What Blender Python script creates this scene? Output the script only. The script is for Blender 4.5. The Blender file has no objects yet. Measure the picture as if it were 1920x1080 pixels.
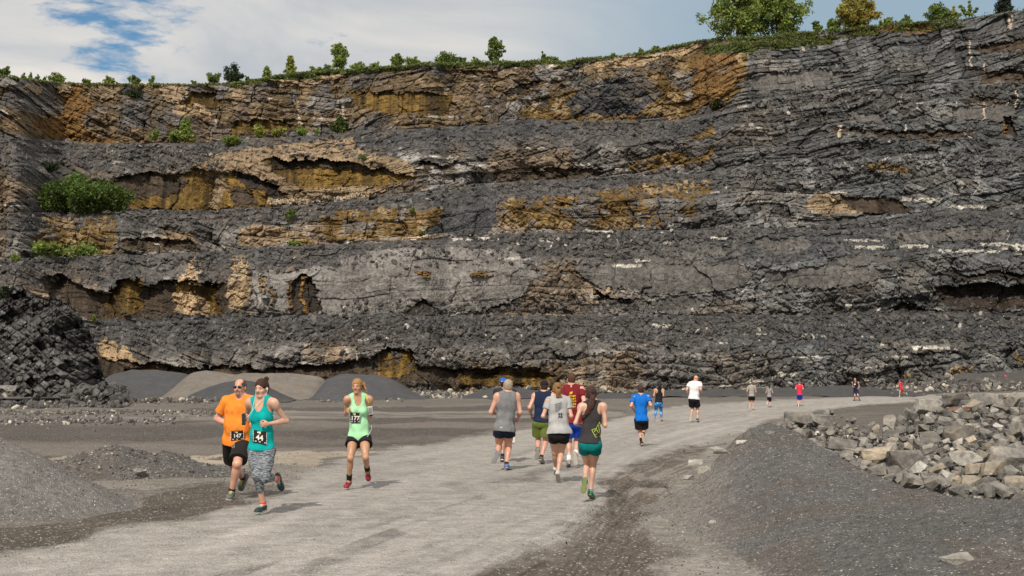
import bpy, math, random
import numpy as np
from mathutils import Vector
from mathutils.bvhtree import BVHTree

random.seed(7)
RNG = np.random.default_rng(7)
SC = bpy.context.scene
COL = SC.collection

# ------------------------------------------------------------------ camera
F = 2667.0                      # focal length in pixels of the 1920 px wide photograph
CAM = np.array([0.0, 0.0, 1.6])
PITCH = math.atan((728 - 540) / F)
cam_data = bpy.data.cameras.new("camera")
cam_data.sensor_width = 36.0
cam_data.lens = 36.0 * F / 1920.0
cam_data.clip_start = 0.1
cam_data.clip_end = 5000
cam = bpy.data.objects.new("camera", cam_data)
COL.objects.link(cam)
cam.location = CAM
cam.rotation_euler = (math.radians(90) + PITCH, 0, 0)
SC.camera = cam
SC.view_settings.view_transform = 'Standard'
SC.view_settings.look = 'None'
SC.view_settings.exposure = 0.0
SC.view_settings.gamma = 1.0

# ------------------------------------------------------------------ sky and sun
SUN_EL = math.radians(43)
SUN_AZ = math.radians(14)       # the sun is behind the camera, this far round to the left
sun_dir = Vector((-math.sin(SUN_AZ) * math.cos(SUN_EL), -math.cos(SUN_AZ) * math.cos(SUN_EL), math.sin(SUN_EL)))
sd = bpy.data.lights.new("sun", 'SUN')
sd.energy = 4.0
sd.angle = math.radians(0.6)
sd.color = (1.0, 0.915, 0.80)
sun = bpy.data.objects.new("sun", sd)
COL.objects.link(sun)
sun.rotation_euler = sun_dir.to_track_quat('Z', 'Y').to_euler()

world = bpy.data.worlds.new("World")
SC.world = world
world.use_nodes = True
wn, wl = world.node_tree.nodes, world.node_tree.links
for n in list(wn):
    wn.remove(n)


def wnode(t, **kw):
    n = wn.new(t)
    for k, v in kw.items():
        setattr(n, k, v)
    return n


def pix_dir(px, py):
    c, s = math.cos(PITCH), math.sin(PITCH)
    x = (px - 960) / F
    v = (540 - py) / F
    return np.array([x, c - v * s, s + v * c])


out = wnode('ShaderNodeOutputWorld')
sky = wnode('ShaderNodeTexSky', sky_type='NISHITA', sun_disc=False)
sky.sun_elevation = SUN_EL
sky.sun_rotation = math.atan2(sun_dir.x, sun_dir.y)
sky.air_density = 1.0
sky.dust_density = 0.2
sky.ozone_density = 3.0
bg_sky = wnode('ShaderNodeBackground')
bg_sky.inputs[1].default_value = 0.085
tint = wnode('ShaderNodeMixRGB', blend_type='MULTIPLY')
tint.inputs[0].default_value = 1
tint.inputs[2].default_value = (0.42, 0.85, 1.0, 1)
wl.new(sky.outputs[0], tint.inputs[1])
wl.new(tint.outputs[0], bg_sky.inputs[0])
tc = wnode('ShaderNodeTexCoord')
mp = wnode('ShaderNodeMapping')
mp.inputs['Rotation'].default_value = (0, math.radians(-38), 0)
mp.inputs['Scale'].default_value = (3.2, 3.2, 11)
wl.new(tc.outputs['Generated'], mp.inputs[0])
n1 = wnode('ShaderNodeTexNoise')
n1.inputs['Scale'].default_value = 1.5
n1.inputs['Detail'].default_value = 10
n1.inputs['Roughness'].default_value = 0.55
n1.inputs['Distortion'].default_value = 0.6
wl.new(mp.outputs[0], n1.inputs['Vector'])
# brightness of the cloud sheet
rb = wnode('ShaderNodeValToRGB')
rb.color_ramp.elements[0].position = 0.36
rb.color_ramp.elements[0].color = (0.56, 0.60, 0.64, 1)
rb.color_ramp.elements[1].position = 0.62
rb.color_ramp.elements[1].color = (0.88, 0.84, 0.79, 1)
wl.new(n1.outputs[0], rb.inputs[0])
# the thinner blue-grey veil towards the right
dv = wnode('ShaderNodeVectorMath', operation='DOT_PRODUCT')
vr = pix_dir(1750, 60); vr /= np.linalg.norm(vr)
nrm = wnode('ShaderNodeVectorMath', operation='NORMALIZE')
wl.new(tc.outputs['Generated'], nrm.inputs[0])
wl.new(nrm.outputs[0], dv.inputs[0])
dv.inputs[1].default_value = tuple(vr)
mrv = wnode('ShaderNodeMapRange', interpolation_type='SMOOTHSTEP')
mrv.inputs['From Min'].default_value = math.cos(math.radians(19))
mrv.inputs['From Max'].default_value = math.cos(math.radians(2))
wl.new(dv.outputs['Value'], mrv.inputs['Value'])
mxv = wnode('ShaderNodeMixRGB')
mxv.inputs[2].default_value = (0.36, 0.49, 0.60, 1)
mulv = wnode('ShaderNodeMath', operation='MULTIPLY')
mulv.inputs[1].default_value = 1.0
wl.new(mrv.outputs[0], mulv.inputs[0])
wl.new(mulv.outputs[0], mxv.inputs[0])
wl.new(rb.outputs[0], mxv.inputs[1])
bg_cl = wnode('ShaderNodeBackground')
bg_cl.inputs[1].default_value = 0.90
wl.new(mxv.outputs[0], bg_cl.inputs[0])
# gaps of blue, upper left
n2 = wnode('ShaderNodeTexNoise')
mp2 = wnode('ShaderNodeMapping')
mp2.inputs['Rotation'].default_value = (0, math.radians(33), 0)
mp2.inputs['Scale'].default_value = (7, 7, 22)
mp2.inputs['Location'].default_value = (0.35, 0.2, 0.9)
wl.new(tc.outputs['Generated'], mp2.inputs[0])
wl.new(mp2.outputs[0], n2.inputs['Vector'])
n2.inputs['Scale'].default_value = 3.4
n2.inputs['Detail'].default_value = 8
n2.inputs['Roughness'].default_value = 0.62
n2.inputs['Distortion'].default_value = 0.15
dg = wnode('ShaderNodeVectorMath', operation='DOT_PRODUCT')
vg = pix_dir(215, 20); vg /= np.linalg.norm(vg)
wl.new(nrm.outputs[0], dg.inputs[0])
dg.inputs[1].default_value = tuple(vg)
mrg = wnode('ShaderNodeMapRange', interpolation_type='SMOOTHSTEP')
mrg.inputs['From Min'].default_value = math.cos(math.radians(4.2))
mrg.inputs['From Max'].default_value = math.cos(math.radians(0.5))
wl.new(dg.outputs['Value'], mrg.inputs['Value'])
sub = wnode('ShaderNodeMath', operation='MULTIPLY_ADD')
sub.inputs[1].default_value = 0.27
wl.new(mrg.outputs[0], sub.inputs[0])
wl.new(n2.outputs[0], sub.inputs[2])
gap = wnode('ShaderNodeMapRange', interpolation_type='SMOOTHSTEP')
gap.inputs['From Min'].default_value = 0.66
gap.inputs['From Max'].default_value = 0.90
gap.inputs['To Min'].default_value = 1.0
gap.inputs['To Max'].default_value = 0.08
wl.new(sub.outputs[0], gap.inputs['Value'])
mixw = wnode('ShaderNodeMixShader')
wl.new(gap.outputs[0], mixw.inputs[0])
wl.new(bg_sky.outputs[0], mixw.inputs[1])
wl.new(bg_cl.outputs[0], mixw.inputs[2])
wl.new(mixw.outputs[0], out.inputs[0])

# ------------------------------------------------------------------ helpers


def tag(o, label=None, cat=None, group=None, kind=None):
    if label: o['label'] = label
    if cat: o['category'] = cat
    if group: o['group'] = group
    if kind: o['kind'] = kind
    return o


def empty(name, loc):
    o = bpy.data.objects.new(name, None)
    o.empty_display_size = 0.2
    o.location = loc
    COL.objects.link(o)
    return o


def at(px, py, d):
    """world point seen at pixel (px, py) whose forward distance is d (arrays allowed)"""
    c, s = math.cos(PITCH), math.sin(PITCH)
    x = (np.asarray(px, float) - 960) / F
    v = (540 - np.asarray(py, float)) / F
    dy = c - v * s
    dz = s + v * c
    k = np.asarray(d, float) / dy
    return np.stack(np.broadcast_arrays(x * k, dy * k, CAM[2] + dz * k), -1)


def project(P):
    c, s = math.cos(PITCH), math.sin(PITCH)
    q = P - CAM
    fw = q[..., 1] * c + q[..., 2] * s
    up = -q[..., 1] * s + q[..., 2] * c
    fw = np.maximum(fw, 0.05)
    return 960 + F * q[..., 0] / fw, 540 - F * up / fw


def np_mesh(name, V, Q, mat=None, parent=None, col=None, smooth=True, loc=None):
    """V (n,3), Q (m,3|4) -> linked mesh object"""
    V = np.asarray(V, np.float32)
    Q = np.asarray(Q, np.int32)
    me = bpy.data.meshes.new(name)
    me.vertices.add(len(V))
    Vl = V if loc is None else V - np.asarray(loc, np.float32)
    me.vertices.foreach_set('co', Vl.ravel())
    k = Q.shape[1]
    me.loops.add(Q.size)
    me.polygons.add(len(Q))
    me.loops.foreach_set('vertex_index', Q.ravel())
    me.polygons.foreach_set('loop_start', np.arange(0, Q.size, k, dtype=np.int32))
    me.polygons.foreach_set('use_smooth', np.full(len(Q), smooth))
    me.update(calc_edges=True)
    if col is not None:
        a = me.color_attributes.new('Col', 'FLOAT_COLOR', 'POINT')
        c4 = np.ones((len(V), 4), np.float32)
        c4[:, :3] = col
        a.data.foreach_set('color', c4.ravel())
    if mat: me.materials.append(mat)
    o = bpy.data.objects.new(name, me)
    if loc is not None and parent is None:
        o.location = loc
    COL.objects.link(o)
    if parent is not None:
        o.parent = parent
    return o


def grid_quads(nr, nc):
    i = np.arange(nr - 1)[:, None] * nc + np.arange(nc - 1)[None, :]
    i = i.ravel()
    return np.stack([i, i + 1, i + nc + 1, i + nc], 1)


def h1(*a):
    """hash of integer arrays -> 0..1"""
    h = np.uint32(374761393)
    acc = np.zeros(np.broadcast(*a).shape if len(a) > 1 else np.shape(a[0]), np.uint32) + h
    for k, x in enumerate(a):
        xi = np.asarray(x).astype(np.int64).astype(np.uint32)
        acc = (acc ^ (xi * np.uint32([668265263, 2246822519, 3266489917, 2654435761][k % 4])))
        acc = (acc ^ (acc >> np.uint32(15))) * np.uint32(2246822519)
        acc = (acc ^ (acc >> np.uint32(13))) * np.uint32(3266489917)
        acc = acc ^ (acc >> np.uint32(16))
    return acc.astype(np.float64) / 4294967295.0


def vnoise(x, y, z=0.0, seed=0):
    x, y, z = np.broadcast_arrays(np.asarray(x, float), y, z)
    xi, yi, zi = np.floor(x), np.floor(y), np.floor(z)
    fx, fy, fz = x - xi, y - yi, z - zi
    fx = fx * fx * (3 - 2 * fx); fy = fy * fy * (3 - 2 * fy); fz = fz * fz * (3 - 2 * fz)
    flat = np.all(z == z.flat[0]) if z.size else True
    r = 0
    for a in (0, 1):
        for b in (0, 1):
            for c in ((0,) if flat else (0, 1)):
                w = (fx if a else 1 - fx) * (fy if b else 1 - fy)
                if not flat: w = w * (fz if c else 1 - fz)
                r = r + w * h1(xi + a, yi + b, zi + c, np.int64(seed))
    return r


def fbm(x, y, z=0.0, octv=4, seed=0, rough=0.5):
    r, a, t, f = 0, 1.0, 0, 1.0
    for o in range(octv):
        r = r + a * vnoise(np.asarray(x) * f, np.asarray(y) * f, np.asarray(z) * f, seed + o * 13)
        t += a; a *= rough; f *= 2.03
    return r / t


def sstep(a, b, x):
    t = np.clip((x - a) / (b - a), 0, 1)
    return t * t * (3 - 2 * t)


def in_poly(px, py, poly):
    poly = np.asarray(poly, float)
    res = np.zeros(px.shape, bool)
    m = (px >= poly[:, 0].min()) & (px <= poly[:, 0].max()) & (py >= poly[:, 1].min()) & (py <= poly[:, 1].max())
    if not m.any(): return res
    x, y = px[m], py[m]
    r = np.zeros(x.shape, bool)
    n = len(poly)
    for i in range(n):
        x0, y0 = poly[i]; x1, y1 = poly[(i + 1) % n]
        if y0 == y1: continue
        c = ((y0 > y) != (y1 > y)) & (x < (x1 - x0) * (y - y0) / (y1 - y0) + x0)
        r ^= c
    res[m] = r
    return res


# ------------------------------------------------------------------ materials


def new_mat(name):
    m = bpy.data.materials.new(name)
    m.use_nodes = True
    nt = m.node_tree
    b = nt.nodes['Principled BSDF']
    return m, nt, b


def rock_mat(name, scale=3.0, bump=0.25, dist=0.15, rough=0.85, fine=14.0, var=0.5, spec=0.3, speck=0.0, speck_scale=20.0):
    """surface colour comes from the mesh attribute, varied by fine procedural grain"""
    m, nt, b = new_mat(name)
    N, L = nt.nodes, nt.links
    at_ = N.new('ShaderNodeAttribute'); at_.attribute_name = 'Col'
    geo = N.new('ShaderNodeNewGeometry')
    no = N.new('ShaderNodeTexNoise'); no.inputs['Scale'].default_value = scale
    no.inputs['Detail'].default_value = 8; no.inputs['Roughness'].default_value = 0.65
    L.new(geo.outputs['Position'], no.inputs['Vector'])
    vo = N.new('ShaderNodeTexVoronoi'); vo.inputs['Scale'].default_value = fine
    L.new(geo.outputs['Position'], vo.inputs['Vector'])
    mr = N.new('ShaderNodeMapRange')
    mr.inputs['From Min'].default_value = 0.3; mr.inputs['From Max'].default_value = 0.7
    mr.inputs['To Min'].default_value = 1 - var; mr.inputs['To Max'].default_value = 1 + var
    L.new(no.outputs[0], mr.inputs[0])
    sep = N.new('ShaderNodeSeparateColor'); L.new(vo.outputs['Color'], sep.inputs[0])
    mr2 = N.new('ShaderNodeMapRange'); mr2.inputs['To Min'].default_value = 1 - var * 0.8; mr2.inputs['To Max'].default_value = 1 + var * 0.8
    L.new(sep.outputs[0], mr2.inputs[0])
    mu = N.new('ShaderNodeMath'); mu.operation = 'MULTIPLY'
    L.new(mr.outputs[0], mu.inputs[0]); L.new(mr2.outputs[0], mu.inputs[1])
    vm = N.new('ShaderNodeVectorMath'); vm.operation = 'SCALE'
    L.new(at_.outputs['Color'], vm.inputs[0]); L.new(mu.outputs[0], vm.inputs['Scale'])
    colout = vm.outputs[0]
    if speck > 0:
        v2 = N.new('ShaderNodeTexVoronoi'); v2.inputs['Scale'].default_value = speck_scale
        L.new(geo.outputs['Position'], v2.inputs['Vector'])
        s2 = N.new('ShaderNodeSeparateColor'); L.new(v2.outputs['Color'], s2.inputs[0])
        gt = N.new('ShaderNodeMath'); gt.operation = 'GREATER_THAN'; gt.inputs[1].default_value = 1 - speck
        L.new(s2.outputs[1], gt.inputs[0])
        mx = N.new('ShaderNodeMixRGB'); L.new(gt.outputs[0], mx.inputs[0]); L.new(colout, mx.inputs[1])
        mx.inputs[2].default_value = (0.42, 0.40, 0.37, 1)
        colout = mx.outputs[0]
    L.new(colout, b.inputs['Base Color'])
    b.inputs['Roughness'].default_value = rough
    b.inputs['Specular IOR Level'].default_value = spec
    ad = N.new('ShaderNodeMath'); ad.operation = 'ADD'
    L.new(no.outputs[0], ad.inputs[0]); L.new(vo.outputs['Distance'], ad.inputs[1])
    bu = N.new('ShaderNodeBump'); bu.inputs['Strength'].default_value = bump; bu.inputs['Distance'].default_value = dist
    L.new(ad.outputs[0], bu.inputs['Height'])
    L.new(bu.outputs[0], b.inputs['Normal'])
    return m


def plain(name, rgb, rough=0.8, var=0.12, scale=25.0, spec=0.3, bump=0.0, sss=0.0):
    m, nt, b = new_mat(name)
    N, L = nt.nodes, nt.links
    tcx = N.new('ShaderNodeTexCoord')
    no = N.new('ShaderNodeTexNoise'); no.inputs['Scale'].default_value = scale; no.inputs['Detail'].default_value = 4
    L.new(tcx.outputs['Object'], no.inputs['Vector'])
    mr = N.new('ShaderNodeMapRange'); mr.inputs['From Min'].default_value = 0.3; mr.inputs['From Max'].default_value = 0.7
    mr.inputs['To Min'].default_value = 1 - var; mr.inputs['To Max'].default_value = 1 + var
    L.new(no.outputs[0], mr.inputs[0])
    vm = N.new('ShaderNodeVectorMath'); vm.operation = 'SCALE'
    vm.inputs[0].default_value = rgb
    L.new(mr.outputs[0], vm.inputs['Scale'])
    L.new(vm.outputs[0], b.inputs['Base Color'])
    b.inputs['Roughness'].default_value = rough
    b.inputs['Specular IOR Level'].default_value = spec
    if sss:
        b.inputs['Subsurface Weight'].default_value = sss
        b.inputs['Subsurface Radius'].default_value = (0.02, 0.008, 0.004)
    if bump:
        bu = N.new('ShaderNodeBump'); bu.inputs['Strength'].default_value = bump; bu.inputs['Distance'].default_value = 0.01
        L.new(no.outputs[0], bu.inputs['Height']); L.new(bu.outputs[0], b.inputs['Normal'])
    return m


M_CLIFF = rock_mat('cliff_rock', scale=1.3, bump=0.4, dist=0.3, fine=3.2, var=0.34)
M_GROUND = rock_mat('crushed_stone', scale=2.6, bump=0.7, dist=0.03, fine=38.0, var=0.27, speck=0.045, speck_scale=48.0)
M_GRAVEL = rock_mat('gravel', scale=9.0, bump=0.7, dist=0.04, fine=55.0, var=0.34, speck=0.03, speck_scale=60.0)
M_BOULDER = rock_mat('boulder_rock', scale=4.0, bump=0.5, dist=0.12, fine=9.0, var=0.28)
M_FARPILE = rock_mat('crushed_fines', scale=1.5, bump=0.3, dist=0.1, fine=9.0, var=0.15)

# ------------------------------------------------------------------ implicit surfaces (bodies and clothes)


class Field:
    """signed distance grid; primitives only touch the block they can reach"""

    def __init__(self, lo, hi, vox):
        self.lo = np.asarray(lo, float); self.v = vox
        self.n = np.ceil((np.asarray(hi) - self.lo) / vox).astype(int) + 1
        self.d = np.full(self.n, 0.5, np.float32)
        self.ax = [(self.lo[i] + np.arange(self.n[i]) * vox).astype(np.float32) for i in range(3)]

    def block(self, lo, hi):
        a = np.clip(np.floor((np.asarray(lo) - self.lo) / self.v).astype(int), 0, self.n)
        b = np.clip(np.ceil((np.asarray(hi) - self.lo) / self.v).astype(int) + 1, 0, self.n)
        if np.any(b <= a): return None
        sl = tuple(slice(a[i], b[i]) for i in range(3))
        X = self.ax[0][sl[0]][:, None, None]; Y = self.ax[1][sl[1]][None, :, None]; Z = self.ax[2][sl[2]][None, None, :]
        return sl, X, Y, Z

    def _smin(self, sl, d, k):
        a = self.d[sl]
        if k > 0:
            h = np.maximum(k - np.abs(a - d), 0) / k
            self.d[sl] = np.minimum(a, d) - h * h * k * 0.25
        else:
            self.d[sl] = np.minimum(a, d)

    def cone(self, a, b, r1, r2, k=0.02):
        a = np.asarray(a, float); b = np.asarray(b, float)
        m = max(r1, r2) + k + 3 * self.v
        bl = self.block(np.minimum(a, b) - m, np.maximum(a, b) + m)
        if bl is None: return
        sl, X, Y, Z = bl
        ab = b - a; L2 = max(float(ab @ ab), 1e-9)
        t = np.clip(((X - a[0]) * ab[0] + (Y - a[1]) * ab[1] + (Z - a[2]) * ab[2]) / L2, 0, 1)
        d = np.sqrt((X - a[0] - t * ab[0]) ** 2 + (Y - a[1] - t * ab[1]) ** 2 + (Z - a[2] - t * ab[2]) ** 2) - (r1 + (r2 - r1) * t)
        self._smin(sl, d.astype(np.float32), k)

    def _ell(self, X, Y, Z, c, R, r):
        p = [(X - c[0]) * R[i][0] + (Y - c[1]) * R[i][1] + (Z - c[2]) * R[i][2] for i in range(3)]
        k0 = np.sqrt(sum((p[i] / r[i]) ** 2 for i in range(3)))
        k1 = np.sqrt(sum((p[i] / (r[i] * r[i])) ** 2 for i in range(3))) + 1e-6
        return (k0 * (k0 - 1) / k1).astype(np.float32)

    def ell(self, c, R, r, k=0.03):
        """ellipsoid: centre, rows of R are its axes, radii r"""
        m = max(r) + k + 3 * self.v
        bl = self.block(np.asarray(c) - m, np.asarray(c) + m)
        if bl is None: return
        sl, X, Y, Z = bl
        self._smin(sl, self._ell(X, Y, Z, c, R, r), k)

    def full(self):
        return self.ax[0][:, None, None], self.ax[1][None, :, None], self.ax[2][None, None, :]

    def cut_plane(self, p, n):
        """keep the side the normal n points away from"""
        X, Y, Z = self.full()
        n = np.asarray(n, float); n = n / np.linalg.norm(n)
        self.d = np.maximum(self.d, ((X - p[0]) * n[0] + (Y - p[1]) * n[1] + (Z - p[2]) * n[2]).astype(np.float32))

    def cut_ell(self, c, R, r):
        X, Y, Z = self.full()
        self.d = np.maximum(self.d, -self._ell(X, Y, Z, c, R, r))

    def mesh(self):
        s = self.d
        neg = s < 0
        cnt = np.zeros(np.array(s.shape) - 1, np.int16)
        for i in (0, 1):
            for j in (0, 1):
                for k in (0, 1):
                    cnt += neg[i:s.shape[0] - 1 + i, j:s.shape[1] - 1 + j, k:s.shape[2] - 1 + k]
        act = (cnt > 0) & (cnt < 8)
        idx = np.full(act.shape, -1, np.int64)
        I, J, K = np.nonzero(act)
        idx[I, J, K] = np.arange(len(I))
        acc = np.zeros((len(I), 3)); w = np.zeros(len(I))
        corners = [(0, 0, 0), (1, 0, 0), (0, 1, 0), (1, 1, 0), (0, 0, 1), (1, 0, 1), (0, 1, 1), (1, 1, 1)]
        val = {c: s[I + c[0], J + c[1], K + c[2]].astype(float) for c in corners}
        for c in corners:
            for ax in range(3):
                if c[ax] == 0:
                    e = list(c); e[ax] = 1; e = tuple(e)
                    va, vb = val[c], val[e]
                    cr = (va < 0) != (vb < 0)
                    t = np.where(cr, va / np.where(cr, va - vb, 1), 0)
                    for q in range(3):
                        acc[:, q] += np.where(cr, (c[q] if q != ax else t), 0)
                    w += cr
        P = acc / w[:, None] + np.stack([I, J, K], 1)
        V = self.lo + P * self.v
        quads = []
        for ax in range(3):
            u, v_ = [(1, 2), (2, 0), (0, 1)][ax]
            sa = [slice(0, None)] * 3; sb = [slice(0, None)] * 3
            sa[ax] = slice(0, -1); sb[ax] = slice(1, None)
            A = neg[tuple(sa)]; B = neg[tuple(sb)]
            ch = A != B
            c = np.argwhere(ch)
            ok = (c[:, u] > 0) & (c[:, v_] > 0) & (c[:, u] < s.shape[u] - 1) & (c[:, v_] < s.shape[v_] - 1)
            c = c[ok]
            inside = A[c[:, 0], c[:, 1], c[:, 2]]

            def g(du, dv):
                q = c.copy(); q[:, u] -= du; q[:, v_] -= dv
                return idx[q[:, 0], q[:, 1], q[:, 2]]
            q = np.stack([g(1, 1), g(0, 1), g(0, 0), g(1, 0)], 1)
            q[~inside] = q[~inside][:, ::-1]
            quads.append(q)
        Q = np.concatenate(quads)
        Q = Q[(Q >= 0).all(1)]
        return V, Q


def unit(v):
    v = np.asarray(v, float)
    return v / max(np.linalg.norm(v), 1e-9)


def cloth_noise(V, amp, sc, seed):
    """wrinkles: push vertices by noise"""
    n = fbm(V[:, 0] * sc, V[:, 1] * sc, V[:, 2] * sc * 0.8, 2, seed) - 0.5
    n2 = fbm(V[:, 0] * sc + 9, V[:, 1] * sc, V[:, 2] * sc * 0.8, 2, seed + 5) - 0.5
    V = V.copy()
    V[:, 0] += n * amp * 2; V[:, 1] += n2 * amp * 2; V[:, 2] += (n + n2) * amp * 0.5
    return V


SKINS = {}


def skin_mat(tone):
    if tone not in SKINS:
        rgb = {'fair': (0.56, 0.33, 0.235), 'tan': (0.45, 0.245, 0.15), 'pink': (0.58, 0.31, 0.225), 'brown': (0.36, 0.19, 0.12)}[tone]
        SKINS[tone] = plain('skin_' + tone, rgb, rough=0.42, var=0.16, scale=7, spec=0.5, sss=0.08)
    return SKINS[tone]


CLOTH = {}


def cloth_mat(rgb, kind='cloth'):
    key = (rgb, kind)
    if key not in CLOTH:
        if kind == 'melange':      # space-dyed knit of light and dark flecks
            m, nt, b = new_mat('flecked_knit')
            N, L = nt.nodes, nt.links
            t = N.new('ShaderNodeTexCoord'); mp_ = N.new('ShaderNodeMapping'); mp_.inputs['Scale'].default_value = (22, 22, 95)
            mp_.inputs['Rotation'].default_value = (0, 0.25, 0)
            no = N.new('ShaderNodeTexNoise'); no.inputs['Scale'].default_value = 1; no.inputs['Detail'].default_value = 3
            L.new(t.outputs['Object'], mp_.inputs[0]); L.new(mp_.outputs[0], no.inputs['Vector'])
            r = N.new('ShaderNodeValToRGB')
            r.color_ramp.elements[0].position = 0.40; r.color_ramp.elements[0].color = (0.035, 0.042, 0.055, 1)
            r.color_ramp.elements[1].position = 0.60; r.color_ramp.elements[1].color = (0.26, 0.28, 0.30, 1)
            L.new(no.outputs[0], r.inputs[0]); L.new(r.outputs[0], b.inputs['Base Color'])
            b.inputs['Roughness'].default_value = 0.85
        elif kind == 'galaxy':
            m, nt, b = new_mat('blue_print_knit')
            N, L = nt.nodes, nt.links
            t = N.new('ShaderNodeTexCoord')
            no = N.new('ShaderNodeTexNoise'); no.inputs['Scale'].default_value = 9; no.inputs['Detail'].default_value = 4
            L.new(t.outputs['Object'], no.inputs['Vector'])
            r = N.new('ShaderNodeValToRGB')
            e = r.color_ramp.elements
            e[0].position = 0.38; e[0].color = (0.005, 0.03, 0.12, 1)
            e[1].position = 0.66; e[1].color = (0.25, 0.6, 0.75, 1)
            q = e.new(0.52); q.color = (0.0, 0.2, 0.62, 1)
            L.new(no.outputs[0], r.inputs[0]); L.new(r.outputs[0], b.inputs['Base Color'])
            b.inputs['Roughness'].default_value = 0.5
        elif kind == 'hair':
            m = plain('hair', rgb, rough=0.62, var=0.6, scale=75, spec=0.2, bump=0.9)
        elif kind == 'shoe':
            m = plain('shoe_fabric', rgb, rough=0.6, var=0.3, scale=45, spec=0.4)
        elif kind == 'rubber':
            m = plain('rubber', rgb, rough=0.7, var=0.2, scale=60)
        elif kind == 'gloss':
            m = plain('glossy_plastic', rgb, rough=0.15, var=0.02, spec=0.6)
        else:
            m = plain('cloth', rgb, rough=0.85, var=0.2, scale=7, spec=0.2, bump=0.3)
        CLOTH[key] = m
    return CLOTH[key]


def solve(S, px, py, L, sign):
    """point on the sight line of a pixel at bone length L from S, nearer (-1) or farther (+1)"""
    dr = unit(pix_dir(px, py))
    q = CAM - np.asarray(S)
    b = float(q @ dr); c = float(q @ q) - L * L
    disc = b * b - c
    t = -b if disc <= 0 else -b + sign * math.sqrt(disc)
    return CAM + t * dr


def rot_about(v, ax, a):
    ax = unit(ax)
    return v * math.cos(a) + np.cross(ax, v) * math.sin(a) + ax * (ax @ v) * (1 - math.cos(a))


PEOPLE = []


def pose(s):
    """joints of a runner from the spec: pixel positions and near/far signs"""
    h = s['h']; d = s['d']; J = {}
    yaw = math.radians(s['yaw']); ysh = math.radians(s['yaw'] + s.get('tw', 0)); yhp = math.radians(s['yaw'] - s.get('tw', 0) * 0.6)
    f = np.array([math.sin(yaw), -math.cos(yaw), 0.0])
    up = np.array([0, 0, 1.0])
    lf_sh = np.array([math.cos(ysh), math.sin(ysh), 0]); lf_hp = np.array([math.cos(yhp), math.sin(yhp), 0])
    g = s['gender']
    hip = at(*s['hip'], d)
    lean = s.get('lean', 0.07)
    neck = at(*s['neck'], d + f[1] * lean)
    J['hip'], J['neck'] = hip, neck
    J['f'] = f; J['lsh'] = lf_sh; J['lhp'] = lf_hp
    head = at(*s['head'], neck[1] + f[1] * s.get('headfwd', 0.03))
    J['head'] = head
    sw = (0.107 if g == 'm' else 0.097) * h * s.get('sw', 1)
    hw = 0.050 * h
    tilt = s.get('tilt', 0.0)
    for sd_, sg in (('l', 1), ('r', -1)):
        sh = neck - up * 0.028 * h + lf_sh * sg * sw + up * sg * tilt
        J[sd_ + 'S'] = sh
        hp = hip + lf_hp * sg * hw
        J[sd_ + 'H'] = hp
        E = solve(sh, *s[sd_ + 'E'][:2], 0.172 * h, s[sd_ + 'E'][2]); J[sd_ + 'E'] = E
        W = solve(E, *s[sd_ + 'W'][:2], 0.148 * h, s[sd_ + 'W'][2]); J[sd_ + 'W'] = W
        K = solve(hp, *s[sd_ + 'K'][:2], 0.238 * h, s[sd_ + 'K'][2]); J[sd_ + 'K'] = K
        A = solve(K, *s[sd_ + 'A'][:2], 0.232 * h, s[sd_ + 'A'][2]); J[sd_ + 'A'] = A
        T = solve(A, *s[sd_ + 'T'][:2], 0.118 * h, s[sd_ + 'T'][2]); J[sd_ + 'T'] = T
        v = unit(T - A)
        w = unit(K - A) + 0.35 * f
        w = unit(w - (w @ v) * v)
        a = math.radians(20)
        ff = unit(v * math.cos(a) + w * math.sin(a))
        uu = unit(w * math.cos(a) - v * math.sin(a))
        J[sd_ + 'F'] = (ff, uu, np.cross(uu, ff))
    J['low'] = min((J['lT'], J['rT']), key=lambda p: p[2])
    sole = []
    for sd_ in 'lr':
        ff, uu, _ = J[sd_ + 'F']
        base = J[sd_ + 'A'] - uu * 0.048 * h
        sole += [base + ff * 0.1 * h, base - ff * 0.035 * h]
    J['low'] = min(sole, key=lambda p: p[2])
    return J


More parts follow.
